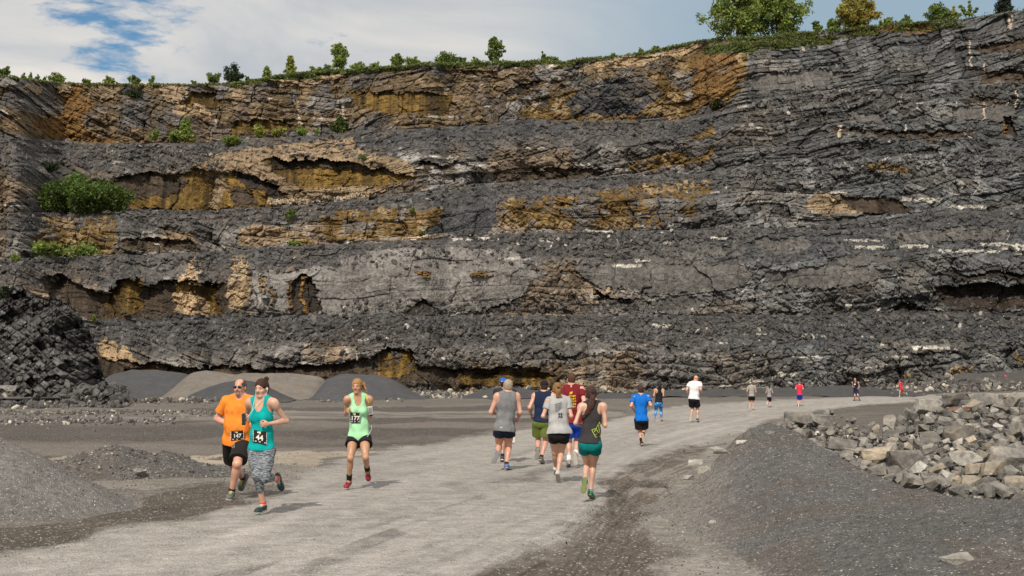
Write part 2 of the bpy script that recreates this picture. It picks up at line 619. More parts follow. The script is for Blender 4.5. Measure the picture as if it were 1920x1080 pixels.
def build_person(s, J, zg):
    h = s['h']; u = h / 1.75; g = s['gender']; fem = g == 'f'
    vox = s.get('vox', 0.007)
    f, up = J['f'], np.array([0, 0, 1.0])
    hip, neck, head = J['hip'], J['neck'], J['head']
    spine = unit(neck - hip)
    lsh, lhp = J['lsh'], J['lhp']
    fsh = np.cross(lsh, spine); fsh = unit(fsh)
    if fsh @ f < 0: fsh = -fsh
    fhp = unit(np.cross(lhp, spine))
    if fhp @ f < 0: fhp = -fhp
    Rs = np.array([lsh, fsh, spine]); Rp = np.array([lhp, fhp, spine])
    tl = np.linalg.norm(neck - hip)
    bulk = s.get('bulk', 1.0) * u

    def torso(F_, grow=0.0, k=0.06, belly=None, low=True, chest=True):
        b_ = s.get('belly', 0.0) if belly is None else belly
        if low:
            F_.ell(hip + spine * 0.02 * u, Rp, (((0.152 if fem else 0.145) * bulk + grow), 0.105 * bulk + grow, 0.115 * u + grow), k)
            for sg in (1, -1):
                F_.ell(hip + lhp * sg * 0.062 * u - fhp * 0.05 * u - spine * 0.035 * u, Rp, (0.075 * bulk + grow, 0.07 * bulk + grow, 0.085 * u + grow), k)
        wr = (0.118 if fem else 0.138) * bulk
        F_.ell(hip + spine * tl * 0.36 + fhp * (0.005 + b_ * 0.4), Rp, (wr + grow + b_ * 0.3, (0.088 if fem else 0.1) * bulk + grow + b_ * 0.5, 0.15 * u + grow), k)
        if chest:
            F_.ell(hip + spine * tl * 0.66, Rs, ((0.142 if fem else 0.163) * bulk + grow, (0.098 if fem else 0.112) * bulk + grow, 0.16 * u + grow), k)
            F_.ell(hip + spine * tl * 0.83 - fsh * 0.012, Rs, ((0.13 if fem else 0.155) * bulk + grow, 0.075 * bulk + grow, 0.085 * u + grow), k)
            if fem:
                for sg in (1, -1):
                    F_.ell(hip + spine * tl * 0.64 + fsh * 0.07 * u + lsh * sg * 0.062 * u, Rs, (0.056 * bulk + grow, 0.052 * bulk + grow, 0.056 * u + grow), 0.03)

    rs = (0.044 if fem else 0.053) * bulk
    ru, re, rw = ((0.041, 0.033, 0.022) if fem else (0.052, 0.040, 0.027))
    ru, re, rw = ru * bulk, re * bulk, rw * u
    rt, rk, ra = ((0.079, 0.049, 0.032) if fem else (0.080, 0.053, 0.036))
    rt, rk, ra = rt * bulk, rk * bulk, ra * u

    pts = [J[a + b] for a in 'lr' for b in 'SEWHKAT'] + [hip, neck, head + up * 0.2, head - up * 0.1]
    for a in 'lr':
        pts.append(J[a + 'W'] + unit(J[a + 'W'] - J[a + 'E']) * 0.15)
    P_ = np.array(pts)
    lo, hi = P_.min(0) - 0.2, P_.max(0) + 0.2
    B = Field(lo, hi, vox)
    # head
    hy = math.radians(s['yaw'] + s.get('hyaw', 0)); hp_ = math.radians(s.get('hpitch', 0))
    hf = np.array([math.sin(hy), -math.cos(hy), 0.0]); hl = np.array([math.cos(hy), math.sin(hy), 0.0])
    hf2 = unit(hf * math.cos(hp_) - up * math.sin(hp_)); hu = unit(up * math.cos(hp_) + hf * math.sin(hp_))
    Rh = np.array([hl, hf2, hu])
    q = u * s.get('hs', 0.94 if fem else 0.97)

    def hpnt(x, y, z):
        return head + (hl * x + hf2 * y + hu * z) * q
    torso(B)
    B.cone(J['lS'] + spine * 0.005, J['rS'] + spine * 0.005, rs, rs, 0.06)
    for a, sg in (('l', 1), ('r', -1)):
        B.cone(J[a + 'S'], neck + spine * 0.045 * u, 0.036 * bulk, 0.042 * bulk, 0.05)
    B.cone(neck - spine * 0.04, hpnt(0, -0.015, -0.05), (0.049 if fem else 0.062) * bulk, (0.044 if fem else 0.055) * bulk, 0.03)
    for a, sg in (('l', 1), ('r', -1)):
        S, E, W = J[a + 'S'], J[a + 'E'], J[a + 'W']
        B.cone(S, E, ru, re * 0.95, 0.03)
        B.ell(S + (E - S) * 0.12 + lsh * sg * 0.008, Rs, (rs * 1.12, rs * 1.05, rs * 1.35), 0.03)
        B.cone(E, E + (W - E) * 0.45, re, re * 0.93, 0.02)
        B.cone(E + (W - E) * 0.3, W, re * 0.93, rw, 0.02)
        # hand: palm, four curled fingers, thumb
        hd = unit(W - E)
        if a + 'Hd' in s:
            hd = unit(hd + np.array(s[a + 'Hd']))
        pal = -lsh * sg * 0.8 - f * 0.1 + up * 0.15         # palm faces the body
        pal = unit(pal - (pal @ hd) * hd)
        sdv = np.cross(hd, pal)
        if sdv[2] < 0: sdv = -sdv                            # thumb side up
        Rq = np.array([hd, sdv, pal])
        hk = u * (0.92 if fem else 1.04)
        B.ell(W + hd * 0.042 * hk, Rq, (0.052 * hk, 0.040 * hk, 0.017 * hk), 0.015)
        axis = np.cross(hd, pal)
        curl = s.get('curl', 1.0)
        for i, (off, ln) in enumerate(((0.030, 0.88), (0.010, 1.0), (-0.010, 0.94), (-0.029, 0.76))):
            p0 = W + hd * 0.082 * hk + sdv * off * hk
            di = hd
            a0 = (0.75 + 0.12 * i) * curl
            for L_, an in ((0.036, a0), (0.026, 1.25 * curl), (0.02, 0.8 * curl)):
                di = rot_about(di, axis, an)
                p1 = p0 + di * L_ * ln * hk
                B.cone(p0, p1, 0.0095 * hk, 0.0085 * hk, 0.004)
                p0 = p1
        t0 = W + hd * 0.025 * hk + sdv * 0.03 * hk
        t1 = t0 + unit(hd * 0.8 + sdv * 0.45 + pal * 0.5) * 0.038 * hk
        t2 = t1 + unit(hd * 0.6 - sdv * 0.1 + pal * 0.9) * 0.03 * hk
        B.cone(t0, t1, 0.0125 * hk, 0.0105 * hk, 0.008)
        B.cone(t1, t2, 0.0105 * hk, 0.009 * hk, 0.004)
        # leg
        H, K, A = J[a + 'H'], J[a + 'K'], J[a + 'A']
        B.cone(H - spine * 0.02, K, rt, rk, 0.04)
        thf = unit(f - (f @ unit(K - H)) * unit(K - H))
        B.ell(H + (K - H) * 0.42 + thf * 0.016, np.array([np.cross(thf, unit(K - H)), thf, unit(K - H)]), (rt * 0.93, rt * 0.95, 0.17 * u), 0.04)
        sh_ = unit(A - K); bk = unit(K - H) * 0.6 - f * 0.4
        bk = bk - (bk @ sh_) * sh_; bk = unit(bk)
        if bk @ (K - H) < 0 and abs(unit(K - H) @ sh_) < 0.9: bk = -bk
        fwdk = -bk if (bk @ f) < 0.2 else bk
        B.ell(K - bk * 0.008 if (bk @ f) < 0 else K + bk * 0.008, np.eye(3), (rk * 0.98,) * 3, 0.03)
        B.cone(K, A, rk * 0.9, ra, 0.02)
        cb = -f - ((-f) @ sh_) * sh_
        if np.linalg.norm(cb) < 0.35: cb = np.cross(sh_, lhp) if np.cross(sh_, lhp)[2] > 0 else -np.cross(sh_, lhp)
        cb = unit(cb)
        B.ell(K + (A - K) * 0.32 + cb * 0.016 * u, np.array([np.cross(cb, sh_), cb, sh_]), (rk * 0.92, rk * 0.95, 0.115 * u), 0.03)
        ff, uu, rr = J[a + 'F']
        fb = A - uu * 0.04 * u
        B.cone(A, fb + ff * 0.1 * u, 0.034 * u, 0.024 * u, 0.02)
        B.cone(A, fb - ff * 0.025 * u, 0.034 * u, 0.026 * u, 0.02)
    # head
    B.ell(hpnt(0, -0.012, 0.028), Rh, (0.077 * q, 0.096 * q, 0.088 * q), 0.02)
    B.ell(hpnt(0, 0.022, -0.035), Rh, (0.058 * q, 0.066 * q, 0.082 * q), 0.03)
    B.ell(hpnt(0, 0.068, -0.098), Rh, (0.026 * q, 0.02 * q, 0.02 * q), 0.03)
    for sg in (1, -1):
        B.ell(hpnt(sg * 0.034, 0.058, -0.03), Rh, (0.026 * q, 0.022 * q, 0.024 * q), 0.02)
        B.ell(hpnt(sg * 0.078, -0.008, -0.012), Rh, (0.012 * q, 0.022 * q, 0.032 * q), 0.006)
        B.cone(hpnt(sg * 0.012, 0.083, 0.022), hpnt(sg * 0.045, 0.07, 0.02), 0.009 * q, 0.008 * q, 0.012)
    B.cone(hpnt(0, 0.084, 0.012), hpnt(0, 0.106, -0.022), 0.009 * q, 0.012 * q, 0.012)
    B.cone(hpnt(-0.012, 0.09, -0.027), hpnt(0.012, 0.09, -0.027), 0.009 * q, 0.009 * q, 0.01)
    root_loc = np.array([hip[0], hip[1], zg])
    V, Q = B.mesh()
    body = np_mesh('person', V, Q, skin_mat(s.get('skin', 'fair')), loc=root_loc)
    tag(body, s['label'], 'person', s.get('group'))

    def part(name, V, Q, m, parent=body, label=None):
        o = np_mesh(name, np.asarray(V) - root_loc, Q, m, parent=parent)
        if label: o['label'] = label
        return o

    def fld(lo_, hi_, v=vox):
        return Field(np.asarray(lo_), np.asarray(hi_), v)

    TL = np.minimum(J['lS'], J['rS']); TH = np.maximum(J['lS'], J['rS'])
    tlo = np.minimum(np.minimum(hip, neck), TL) - 0.42; thi = np.maximum(np.maximum(hip, neck), TH) + 0.3

    # ---- shirt
    st = s['top']
    sleeve = st.get('sleeve', 0)
    loose = st.get('loose', 0.015)
    S_ = fld(tlo, thi)
    torso(S_, loose, 0.06, chest=True, low=False)
    hemd = st.get('hem', 0.06)                       # hem this far below the hip joints line
    # skirt of the shirt
    S_.cone(hip + spine * tl * 0.3 - lhp * 0.03, hip + spine * tl * 0.3 + lhp * 0.03, 0.1 * bulk + loose, 0.1 * bulk + loose, 0.05)
    S_.ell(hip - spine * 0.0 * u, Rp, ((0.158 if fem else 0.155) * bulk + loose + st.get('flare', 0), 0.12 * bulk + loose + st.get('flare', 0), 0.2 * u), 0.06)
    for sg in (1, -1):
        S_.ell(hip + lhp * sg * 0.062 * u - fhp * 0.05 * u - spine * 0.02 * u, Rp, (0.078 * bulk + loose, 0.075 * bulk + loose, 0.09 * u + loose), 0.05)
    S_.cone(J['lS'] - lsh * 0.01, J['rS'] + lsh * 0.01, rs + 0.008, rs + 0.008, 0.05)
    for a in 'lr':
        S_.cone(J[a + 'S'], neck + spine * 0.038 * u, 0.036 * bulk + 0.011, 0.042 * bulk + 0.010, 0.05)
    S_.cut_plane(hip - spine * hemd, -spine)
    if not sleeve:
        for a, sg in (('l', 1), ('r', -1)):
            wstrap = st.get('strap', 0.055 if fem else 0.03)
            c = J[a + 'S'] + lsh * sg * 0.025 * u - spine * 0.03
            S_.cut_ell(c, Rs, (0.03 * u + wstrap + (0.018 if fem else 0.0), 0.12 if st.get('racer') is None else 0.16, 0.115 * u + st.get('arm', 0)))
    S_.cut_plane(neck + spine * 0.05 * u, spine)
    S_.cut_ell(neck + spine * 0.055 * u + fsh * 0.01, Rs, (0.068 * bulk, 0.085 * bulk, 0.055 * u))
    S_.cut_ell(neck + spine * 0.035 * u + fsh * 0.09, Rs, (st.get('nw', 0.06) * u, 0.085 * u, (st.get('nd', 0.06) + 0.02) * u))
    if st.get('racer'):
        for sg in (1, -1):
            S_.cut_ell(hip + spine * tl * 0.85 + lsh * sg * 0.15 * u - fsh * 0.09 * u, Rs, (0.075 * u, 0.09 * u, 0.13 * u))
    V, Q = S_.mesh()
    if sleeve:
        for a, sg in (('l', 1), ('r', -1)):
            S, E = J[a + 'S'], J[a + 'E']
            ev = unit(E - S); e = S + (E - S) * sleeve
            Fs = fld(np.minimum(S, E) - 0.16, np.maximum(S, E) + 0.16)
            Fs.cone(S - ev * 0.01, e + ev * 0.03, rs + 0.016, ru + 0.013 + st.get('sl', 0.012), 0.0)
            Fs.cut_plane(e, ev)
            V2, Q2 = Fs.mesh()
            Q = np.concatenate([Q, Q2 + len(V)]); V = np.concatenate([V, V2])
    V = cloth_noise(V, st.get('wr', 0.0055) * 2.0, 10, 3)
    shirt = part(st.get('name', 'shirt'), V, Q, cloth_mat(st['rgb']))
    # ---- shorts or tights
    bt = s['bottom']
    th = bt.get('len', 0.5); lo_b = bt.get('loose', 0.022); fl = bt.get('flare', 0.03)
    K0, K1 = J['lK'], J['rK']
    plo = np.minimum(np.minimum(hip - 0.25, K0 - 0.12), K1 - 0.12); phi = np.maximum(np.maximum(hip + 0.25, K0 + 0.12), K1 + 0.12)
    Vs, Qs = [], []
    n0 = 0
    Fp = fld(hip - 0.3, hip + 0.3)
    torso(Fp, 0.012 if bt.get('tight') is None else 0.007, 0.06, low=True, chest=False, belly=0)
    if bt.get('tight') is not None:
        for a in 'lr':
            Fp.cone(J[a + 'H'] - spine * 0.02, J[a + 'H'] + (J[a + 'K'] - J[a + 'H']) * 0.5, rt + 0.007, (rt + rk) / 2 + 0.007, 0.045)
    Fp.cut_plane(hip + spine * 0.13 * u, spine)
    Fp.ell(hip - spine * 0.05 * u, Rp, (0.105 * u, 0.10 * bulk, 0.095 * u), 0.03)
    Fp.cut_plane(hip - spine * (0.125 if bt.get('tight') is None else 0.16) * u, -spine)
    V, Q = Fp.mesh(); Vs.append(V); Qs.append(Q); n0 += len(V)
    long_ = bt.get('tight')
    if long_ is not None:
        pp = np.array([J[a + b] for a in 'lr' for b in 'HKA'])
        Fp = fld(pp.min(0) - 0.16, pp.max(0) + 0.16)
    for a in 'lr':
        H, K, A = J[a + 'H'], J[a + 'K'], J[a + 'A']
        kv = unit(K - H)
        if long_ is None:
            e = H + (K - H) * th
            Fp = fld(np.minimum(H, e) - 0.22, np.maximum(H, e) + 0.22)
            Fp.cone(H - spine * 0.01, e + kv * 0.04, rt + lo_b, rt * (1 - 0.3 * th) + lo_b + fl, 0)
            Fp.ell(H - fhp * 0.035 * u - spine * 0.02, Rp, (rt + 0.012, rt + 0.02, 0.1 * u), 0.04)
            thf = unit(f - (f @ kv) * kv)
            Fp.cut_plane(e, kv)
        else:
            e = K + (A - K) * long_
            gr = 0.007
            Fp.cone(H - spine * 0.02, K, rt + gr, rk + gr, 0.04)
            thf = unit(f - (f @ kv) * kv)
            Fp.ell(H + (K - H) * 0.42 + thf * 0.016, np.array([np.cross(thf, kv), thf, kv]), (rt * 0.93 + gr, rt * 0.95 + gr, 0.17 * u), 0.04)
            sh_ = unit(A - K)
            Fp.ell(K, np.eye(3), (rk + gr + 0.003,) * 3, 0.03)
            Fp.cone(K, A, rk * 0.92 + gr, ra + gr, 0.02)
            cb = -f - ((-f) @ sh_) * sh_
            if np.linalg.norm(cb) < 0.35: cb = np.cross(sh_, lhp) if np.cross(sh_, lhp)[2] > 0 else -np.cross(sh_, lhp)
            cb = unit(cb)
            Fp.ell(K + (A - K) * 0.32 + cb * 0.016 * u, np.array([np.cross(cb, sh_), cb, sh_]), (rk * 0.92 + gr, rk * 0.95 + gr, 0.115 * u), 0.03)
        if long_ is None:
            V, Q = Fp.mesh(); Vs.append(V); Qs.append(Q + n0); n0 += len(V)
    if long_ is not None:
        for a in 'lr':
            K, A = J[a + 'K'], J[a + 'A']; sh_ = unit(A - K); e = K + (A - K) * long_
            X, Y, Z = Fp.full()
            tt_ = (X - e[0]) * sh_[0] + (Y - e[1]) * sh_[1] + (Z - e[2]) * sh_[2]
            rr2 = np.sqrt(np.maximum((X - e[0]) ** 2 + (Y - e[1]) ** 2 + (Z - e[2]) ** 2 - tt_ ** 2, 0))
            Fp.d = np.where((tt_ > -0.03) & (rr2 < 0.09) & (tt_ < 0.4), np.maximum(Fp.d, tt_.astype(np.float32)), Fp.d)
        V, Q = Fp.mesh(); Vs.append(V); Qs.append(Q + n0); n0 += len(V)
    V = cloth_noise(np.concatenate(Vs), 0.0045 if long_ is None else 0.001, 18, 11)
    part(bt.get('name', 'shorts'), V, np.concatenate(Qs), cloth_mat(bt['rgb'], bt.get('kind', 'cloth')))
    # ---- socks and shoes
    sk = s.get('sock')
    for a in 'lr':
        K, A = J[a + 'K'], J[a + 'A']
        sh_ = unit(A - K)
        if sk:
            rgb, ln = sk
            tp = A - sh_ * ln * u
            Fp = fld(np.minimum(tp, A) - 0.1, np.maximum(tp, A) + 0.1, min(vox, 0.007))
            Fp.cone(tp - sh_ * 0.03, A + sh_ * 0.02, ra * 1.0 + 0.006 + ln * 0.07, ra + 0.007, 0)
            Fp.cut_plane(tp, -sh_)
            V, Q = Fp.mesh(); part('sock', V, Q, cloth_mat(rgb))
        ff, uu, rr = J[a + 'F']
        k = u * (0.95 if fem else 1.05)
        base = A - uu * 0.083 * k
        Rf = np.array([ff, rr, uu])
        sv = min(vox, 0.007)
        Fp = fld(base - 0.26, base + 0.26, sv)
        Fp.cone(base + ff * -0.03 * k + uu * 0.05 * k, base + ff * 0.02 * k + uu * 0.055 * k, 0.036 * k, 0.04 * k, 0.02)
        Fp.cone(base + ff * 0.0 * k + uu * 0.055 * k, base + ff * 0.13 * k + uu * 0.034 * k, 0.041 * k, 0.034 * k, 0.02)
        Fp.ell(base + ff * 0.135 * k + uu * 0.032 * k, Rf, (0.06 * k, 0.043 * k, 0.03 * k), 0.03)
        Fp.cone(A - uu * 0.03, A - uu * 0.012, 0.042 * k, 0.041 * k, 0.02)
        Fp.cut_plane(base + uu * 0.018 * k, -uu)
        V, Q = Fp.mesh()
        shoe = part('shoe', V, Q, cloth_mat(s['shoe'], 'shoe'))
        Fp = fld(base - 0.26, base + 0.26, sv)
        Fp.cone(base - ff * 0.035 * k + uu * 0.01, base + ff * 0.06 * k + uu * 0.01, 0.037 * k, 0.033 * k, 0.01)
        Fp.cone(base + ff * 0.06 * k + uu * 0.01, base + ff * 0.15 * k + uu * 0.01, 0.035 * k, 0.045 * k, 0.02)
        Fp.cut_plane(base + uu * 0.024 * k, uu)
        Fp.cut_plane(base, -uu)
        V, Q = Fp.mesh()
        so = np_mesh('sole', V - root_loc, Q, cloth_mat(s.get('sole', (0.5, 0.48, 0.44)), 'rubber'), parent=shoe)
        if 'lace' in s:
            Fp = fld(base - 0.2, base + 0.2, sv)
            for i in range(4):
                c = base + ff * (0.035 + 0.022 * i) * k + uu * (0.094 - 0.0062 * i) * k
                Fp.cone(c - rr * 0.018 * k, c + rr * 0.018 * k, 0.006, 0.006, 0)
            V, Q = Fp.mesh(); np_mesh('laces', V - root_loc, Q, cloth_mat(s['lace']), parent=shoe)
    # ---- face
    def small(name, fn, m, v=0.005, parent=body, c=None, r=0.18):
        c = head if c is None else c
        Fp = fld(c - r, c + r, v)
        fn(Fp)
        V, Q = Fp.mesh()
        if len(V) == 0: return None
        if name in ('hair', 'bun'): V = cloth_noise(V, 0.004, 70, 31)
        if parent is body: return part(name, V, Q, m)
        return np_mesh(name, V - root_loc, Q, m, parent=parent)
    if s.get('face'):
        for sg in (1, -1):
            small('eye', lambda F_: F_.ell(hpnt(sg * 0.031, 0.079, 0.004), Rh, (0.013 * q, 0.006 * q, 0.006 * q), 0), cloth_mat((0.05, 0.035, 0.03), 'gloss'), 0.003, c=hpnt(0, 0.08, 0), r=0.06)
            small('eyebrow', lambda F_: F_.cone(hpnt(sg * 0.014, 0.089, 0.027), hpnt(sg * 0.046, 0.077, 0.026), 0.0045, 0.003, 0), cloth_mat(s.get('brow', s.get('hair', {}).get('rgb', (0.08, 0.05, 0.03))), 'hair'), 0.003, c=hpnt(0, 0.08, 0.03), r=0.07)
        small('mouth', lambda F_: F_.ell(hpnt(0, 0.085, -0.062), Rh, (0.023 * q, 0.007 * q, 0.0065 * q), 0), cloth_mat((0.32, 0.10, 0.085), 'gloss' if 0 else 'cloth'), 0.003, c=hpnt(0, 0.08, -0.06), r=0.06)
    # ---- hair
    hr = s.get('hair')
    if hr:
        mh = cloth_mat(hr['rgb'], 'hair')
        st_ = hr['style']

        def cap_hair(F_):
            g_ = hr.get('thick', 0.012)
            F_.ell(hpnt(0, -0.016, 0.032), Rh, (0.077 * q + g_, 0.096 * q + g_, 0.088 * q + g_), 0.02)
            if hr.get('full', True):
                F_.ell(hpnt(0, -0.045, -0.02), Rh, (0.07 * q + g_, 0.055 * q + g_, 0.075 * q + g_), 0.03)
            # free the face and the ears
            F_.cut_ell(hpnt(0, 0.115, -0.03), Rh, (0.068 * q, 0.075 * q, hr.get('line', 0.088) * q))
            for sg in (1, -1):
                F_.cut_ell(hpnt(sg * 0.092, 0.02, -0.035), Rh, (0.035 * q, 0.045 * q, 0.045 * q))
            F_.cut_plane(hpnt(0, -0.05, hr.get('nape', -0.085)), -hu + hf2 * 0.3)
            if st_ == 'bald':
                F_.cut_ell(hpnt(0, 0.04, 0.11), Rh, (0.062 * q, 0.10 * q, 0.09 * q))
        if st_ != 'none':
            hobj = small('hair', cap_hair, mh, min(vox, 0.007))
        if st_ == 'bun':
            small('bun', lambda F_: (F_.ell(hpnt(0.035, -0.085, 0.105), Rh, (0.034 * q, 0.032 * q, 0.034 * q), 0.01), F_.cone(hpnt(0.04, -0.07, 0.13), hpnt(0.055, -0.065, 0.14), 0.008, 0.004, 0.01)), mh, 0.006, parent=hobj, r=0.25)
        if st_ == 'pony':
            # a tapering, waving tail of several strands
            tp = hr['tail']       # list of (lateral, back, up, radius) from the head centre
            def tail(F_):
                for i in range(len(tp) - 1):
                    for off in (-1, 0, 1):
                        a_ = tp[i]; b_ = tp[i + 1]
                        F_.cone(hpnt(a_[0] + off * a_[3] * 0.6, a_[1], a_[2] + 0.006 * off), hpnt(b_[0] + off * b_[3] * 0.7, b_[1], b_[2] - 0.02 * off), a_[3] * 0.75, b_[3] * 0.75, 0.008)
            Fp = fld(head - np.array([0.35, 0.35, 0.55]), head + 0.3, 0.007)
            tail(Fp); V, Q = Fp.mesh()
            V = cloth_noise(V, 0.006, 45, 9)
            np_mesh('ponytail', V - root_loc, Q, mh, parent=hobj)
            small('hair_tie', lambda F_: F_.ell(hpnt(*tp[0][:3]), Rh, (tp[0][3] + 0.004,) * 3, 0), cloth_mat(hr.get('tie', (0.05, 0.05, 0.06))), 0.006, parent=hobj, r=0.22)
    if s.get('cap'):
        def capf(F_):
            F_.ell(hpnt(0, -0.014, 0.045), Rh, (0.092 * q, 0.112 * q, 0.09 * q), 0.0)
            F_.cut_plane(hpnt(0, 0, 0.03), -hu)
        cobj = small('cap', capf, cloth_mat(s['cap']), 0.006)
        def visor(F_):
            F_.ell(hpnt(0, 0.13, 0.04), Rh, (0.07 * q, 0.075 * q, 0.009), 0.0)
        small('visor', visor, cloth_mat(s['cap']), 0.005, parent=cobj, r=0.3)
    if s.get('headband'):
        def hb(F_):
            F_.ell(hpnt(0, -0.012, 0.03), Rh, (0.091 * q, 0.11 * q, 0.1 * q), 0)
            F_.cut_plane(hpnt(0, 0, 0.045), -hu); F_.cut_plane(hpnt(0, 0, 0.075), hu)
        small('headband', hb, cloth_mat(s['headband']), 0.006)
    s['_ctx'] = dict(body=body, shirt=shirt, root=root_loc, small=small, part=part, fld=fld, hpnt=hpnt, Rh=Rh, q=q, J=J, u=u, hf=hf2, hl=hl, hu=hu, cone=None, spine=spine, fsh=fsh, lsh=lsh)
    return s['_ctx']


def decal(ctx, name, P2, Fc, m, off, parent, target=None, surf=None):
    """lay a thin flat shape onto the cloth: P2 are pixel positions, rays are cast onto the shirt"""
    t = target or ctx['shirt']
    bv = ctx.setdefault('bvh', {})
    if t.name not in bv:
        bpy.context.view_layer.update()
        bv[t.name] = BVHTree.FromPolygons([v.co + Vector(ctx['root']) for v in t.data.vertices], [tuple(p.vertices) for p in t.data.polygons])
    T = bv[t.name]
    P2 = np.array(P2, float)
    dirs = np.array([unit(pix_dir(x, y)) for x, y in P2])
    hits = np.array([(lambda h_: np.nan if h_[0] is None else h_[3])(T.ray_cast(Vector(CAM), Vector(d_), 400)) for d_ in dirs])
    if surf is None:
        ok = ~np.isnan(hits)
        if not ok.any(): return None
        md = float(np.median(hits[ok]))
        hits[~ok] = md + 0.015
        hits = np.minimum(hits, md + 0.05)
        if surf is None and name == 'bib':
            x_, y_ = P2[:, 0] - P2[:, 0].mean(), P2[:, 1] - P2[:, 1].mean()
            A_ = np.stack([np.ones_like(x_), x_, y_, x_ * x_], 1)
            co = np.linalg.lstsq(A_, hits, rcond=None)[0]
            co[3] = max(co[3], 0) * 0.7
            res = (A_ @ co - hits).max()
            co[0] -= res * 0.8
            c0 = P2.mean(0)
            ctx['surf'] = lambda q: co[0] + co[1] * (q[:, 0] - c0[0]) + co[2] * (q[:, 1] - c0[1]) + co[3] * (q[:, 0] - c0[0]) ** 2
            hits = ctx['surf'](P2)
    else:
        hits = surf(P2)
    V = CAM + dirs * (hits - off)[:, None]
    o = bpy.data.objects.new(name, bpy.data.meshes.new(name))
    o.data.from_pydata([tuple(v - ctx['root']) for v in V], [], [tuple(int(i) for i in f_) for f_ in Fc])
    o.data.materials.append(m)
    COL.objects.link(o); o.parent = parent
    sol = o.modifiers.new('thick', 'SOLIDIFY'); sol.thickness = 0.002; sol.offset = 0
    return o


def grid2(x0, y0, x1, y1, nx, ny, shear=(0, 0)):
    P2, Fc = [], []
    for j in range(ny + 1):
        for i in range(nx + 1):
            a, b = i / nx, j / ny
            P2.append((x0 + (x1 - x0) * a + shear[0] * b, y0 + (y1 - y0) * b + shear[1] * a))
    for j in range(ny):
        for i in range(nx):
            k = j * (nx + 1) + i
            Fc.append((k, k + 1, k + nx + 2, k + nx + 1))
    return P2, Fc


def text_shape(body, size_px, cx, cy, shear=0.0, bold=0.0, rot=0.0):
    cu = bpy.data.curves.new('txt', 'FONT')
    cu.body = body; cu.size = 1; cu.align_x = 'CENTER'; cu.align_y = 'CENTER'; cu.offset = bold
    cu.fill_mode = 'FRONT'; cu.resolution_u = 3
    o = bpy.data.objects.new('txt', cu); COL.objects.link(o)
    bpy.context.view_layer.update()
    me = bpy.data.meshes.new_from_object(o.evaluated_get(bpy.context.evaluated_depsgraph_get()))
    ca, sa = math.cos(rot), math.sin(rot)
    P2 = []
    for v in me.vertices:
        x, y = v.co.x * size_px, -v.co.y * size_px
        P2.append((cx + x * ca - y * sa, cy + x * sa + y * ca + shear * x))
    Fc = [tuple(p.vertices) for p in me.polygons]
    bpy.data.objects.remove(o); bpy.data.curves.remove(cu)
    return P2, Fc


def bib(ctx, x0, y0, x1, y1, num, shear=(0, 0)):
    blk = cloth_mat((0.02, 0.018, 0.018)); wht = cloth_mat((0.75, 0.74, 0.72)); yel = cloth_mat((0.75, 0.6, 0.05))
    w_, h_ = x1 - x0, y1 - y0
    P2, Fc = grid2(x0, y0, x1, y1, 8, 6, shear)
    b = decal(ctx, 'bib', P2, Fc, blk, 0.006, ctx['body'])
    sf = ctx['surf']
    b['label'] = 'black race bib numbered ' + num
    sl = shear[1] / w_
    def sy(x): return (x - x0) * sl
    cx, cy = (x0 + x1) / 2, (y0 + y1) / 2
    P2, Fc = text_shape(num, h_ * 0.58, cx + shear[0] * .5, cy + h_ * 0.06 + shear[1] * .5, sl, 0.028)
    decal(ctx, 'bib_number', P2, Fc, wht, 0.012, b, surf=sf)
    # torn-look white edges, sponsor marks
    for sx, dx in ((x0, 1), (x1, -1)):
        P2, Fc = [(sx, y0 + sy(sx)), (sx + dx * w_ * .02, y0 + sy(sx)), (sx + dx * w_ * .02, y1 + sy(sx)), (sx, y1 + sy(sx))], [(0, 1, 2, 3)]
        for i in range(5):
            yy = y0 + h_ * (0.08 + 0.18 * i)
            k = len(P2)
            P2 += [(sx, yy + sy(sx)), (sx + dx * w_ * (0.045 + 0.02 * (i % 2)), yy + h_ * 0.05 + sy(sx)), (sx, yy + h_ * 0.14 + sy(sx))]
            Fc.append((k, k + 1, k + 2))
        decal(ctx, 'bib_edge', P2, Fc, wht, 0.012, b, surf=sf)
    P2, Fc = grid2(cx - w_ * 0.2, y0 + h_ * 0.09 + shear[1] * .3, cx + w_ * 0.06, y0 + h_ * 0.16 + shear[1] * .5, 3, 1)
    decal(ctx, 'bib_logo', P2, Fc, wht, 0.012, b, surf=sf)
    P2, Fc = grid2(cx - w_ * 0.08, y0 + h_ * 0.17 + shear[1] * .4, cx + w_ * 0.04, y0 + h_ * 0.27 + shear[1] * .5, 2, 1)
    decal(ctx, 'bib_logo', P2, Fc, yel, 0.012, b, surf=sf)
    for fx in (0.12, 0.42, 0.8):
        P2, Fc = grid2(x0 + w_ * fx, y0 + h_ * 0.86 + shear[1] * fx, x0 + w_ * (fx + 0.14), y0 + h_ * 0.92 + shear[1] * fx, 2, 1)
        decal(ctx, 'bib_logo', P2, Fc, wht, 0.012, b, surf=sf)

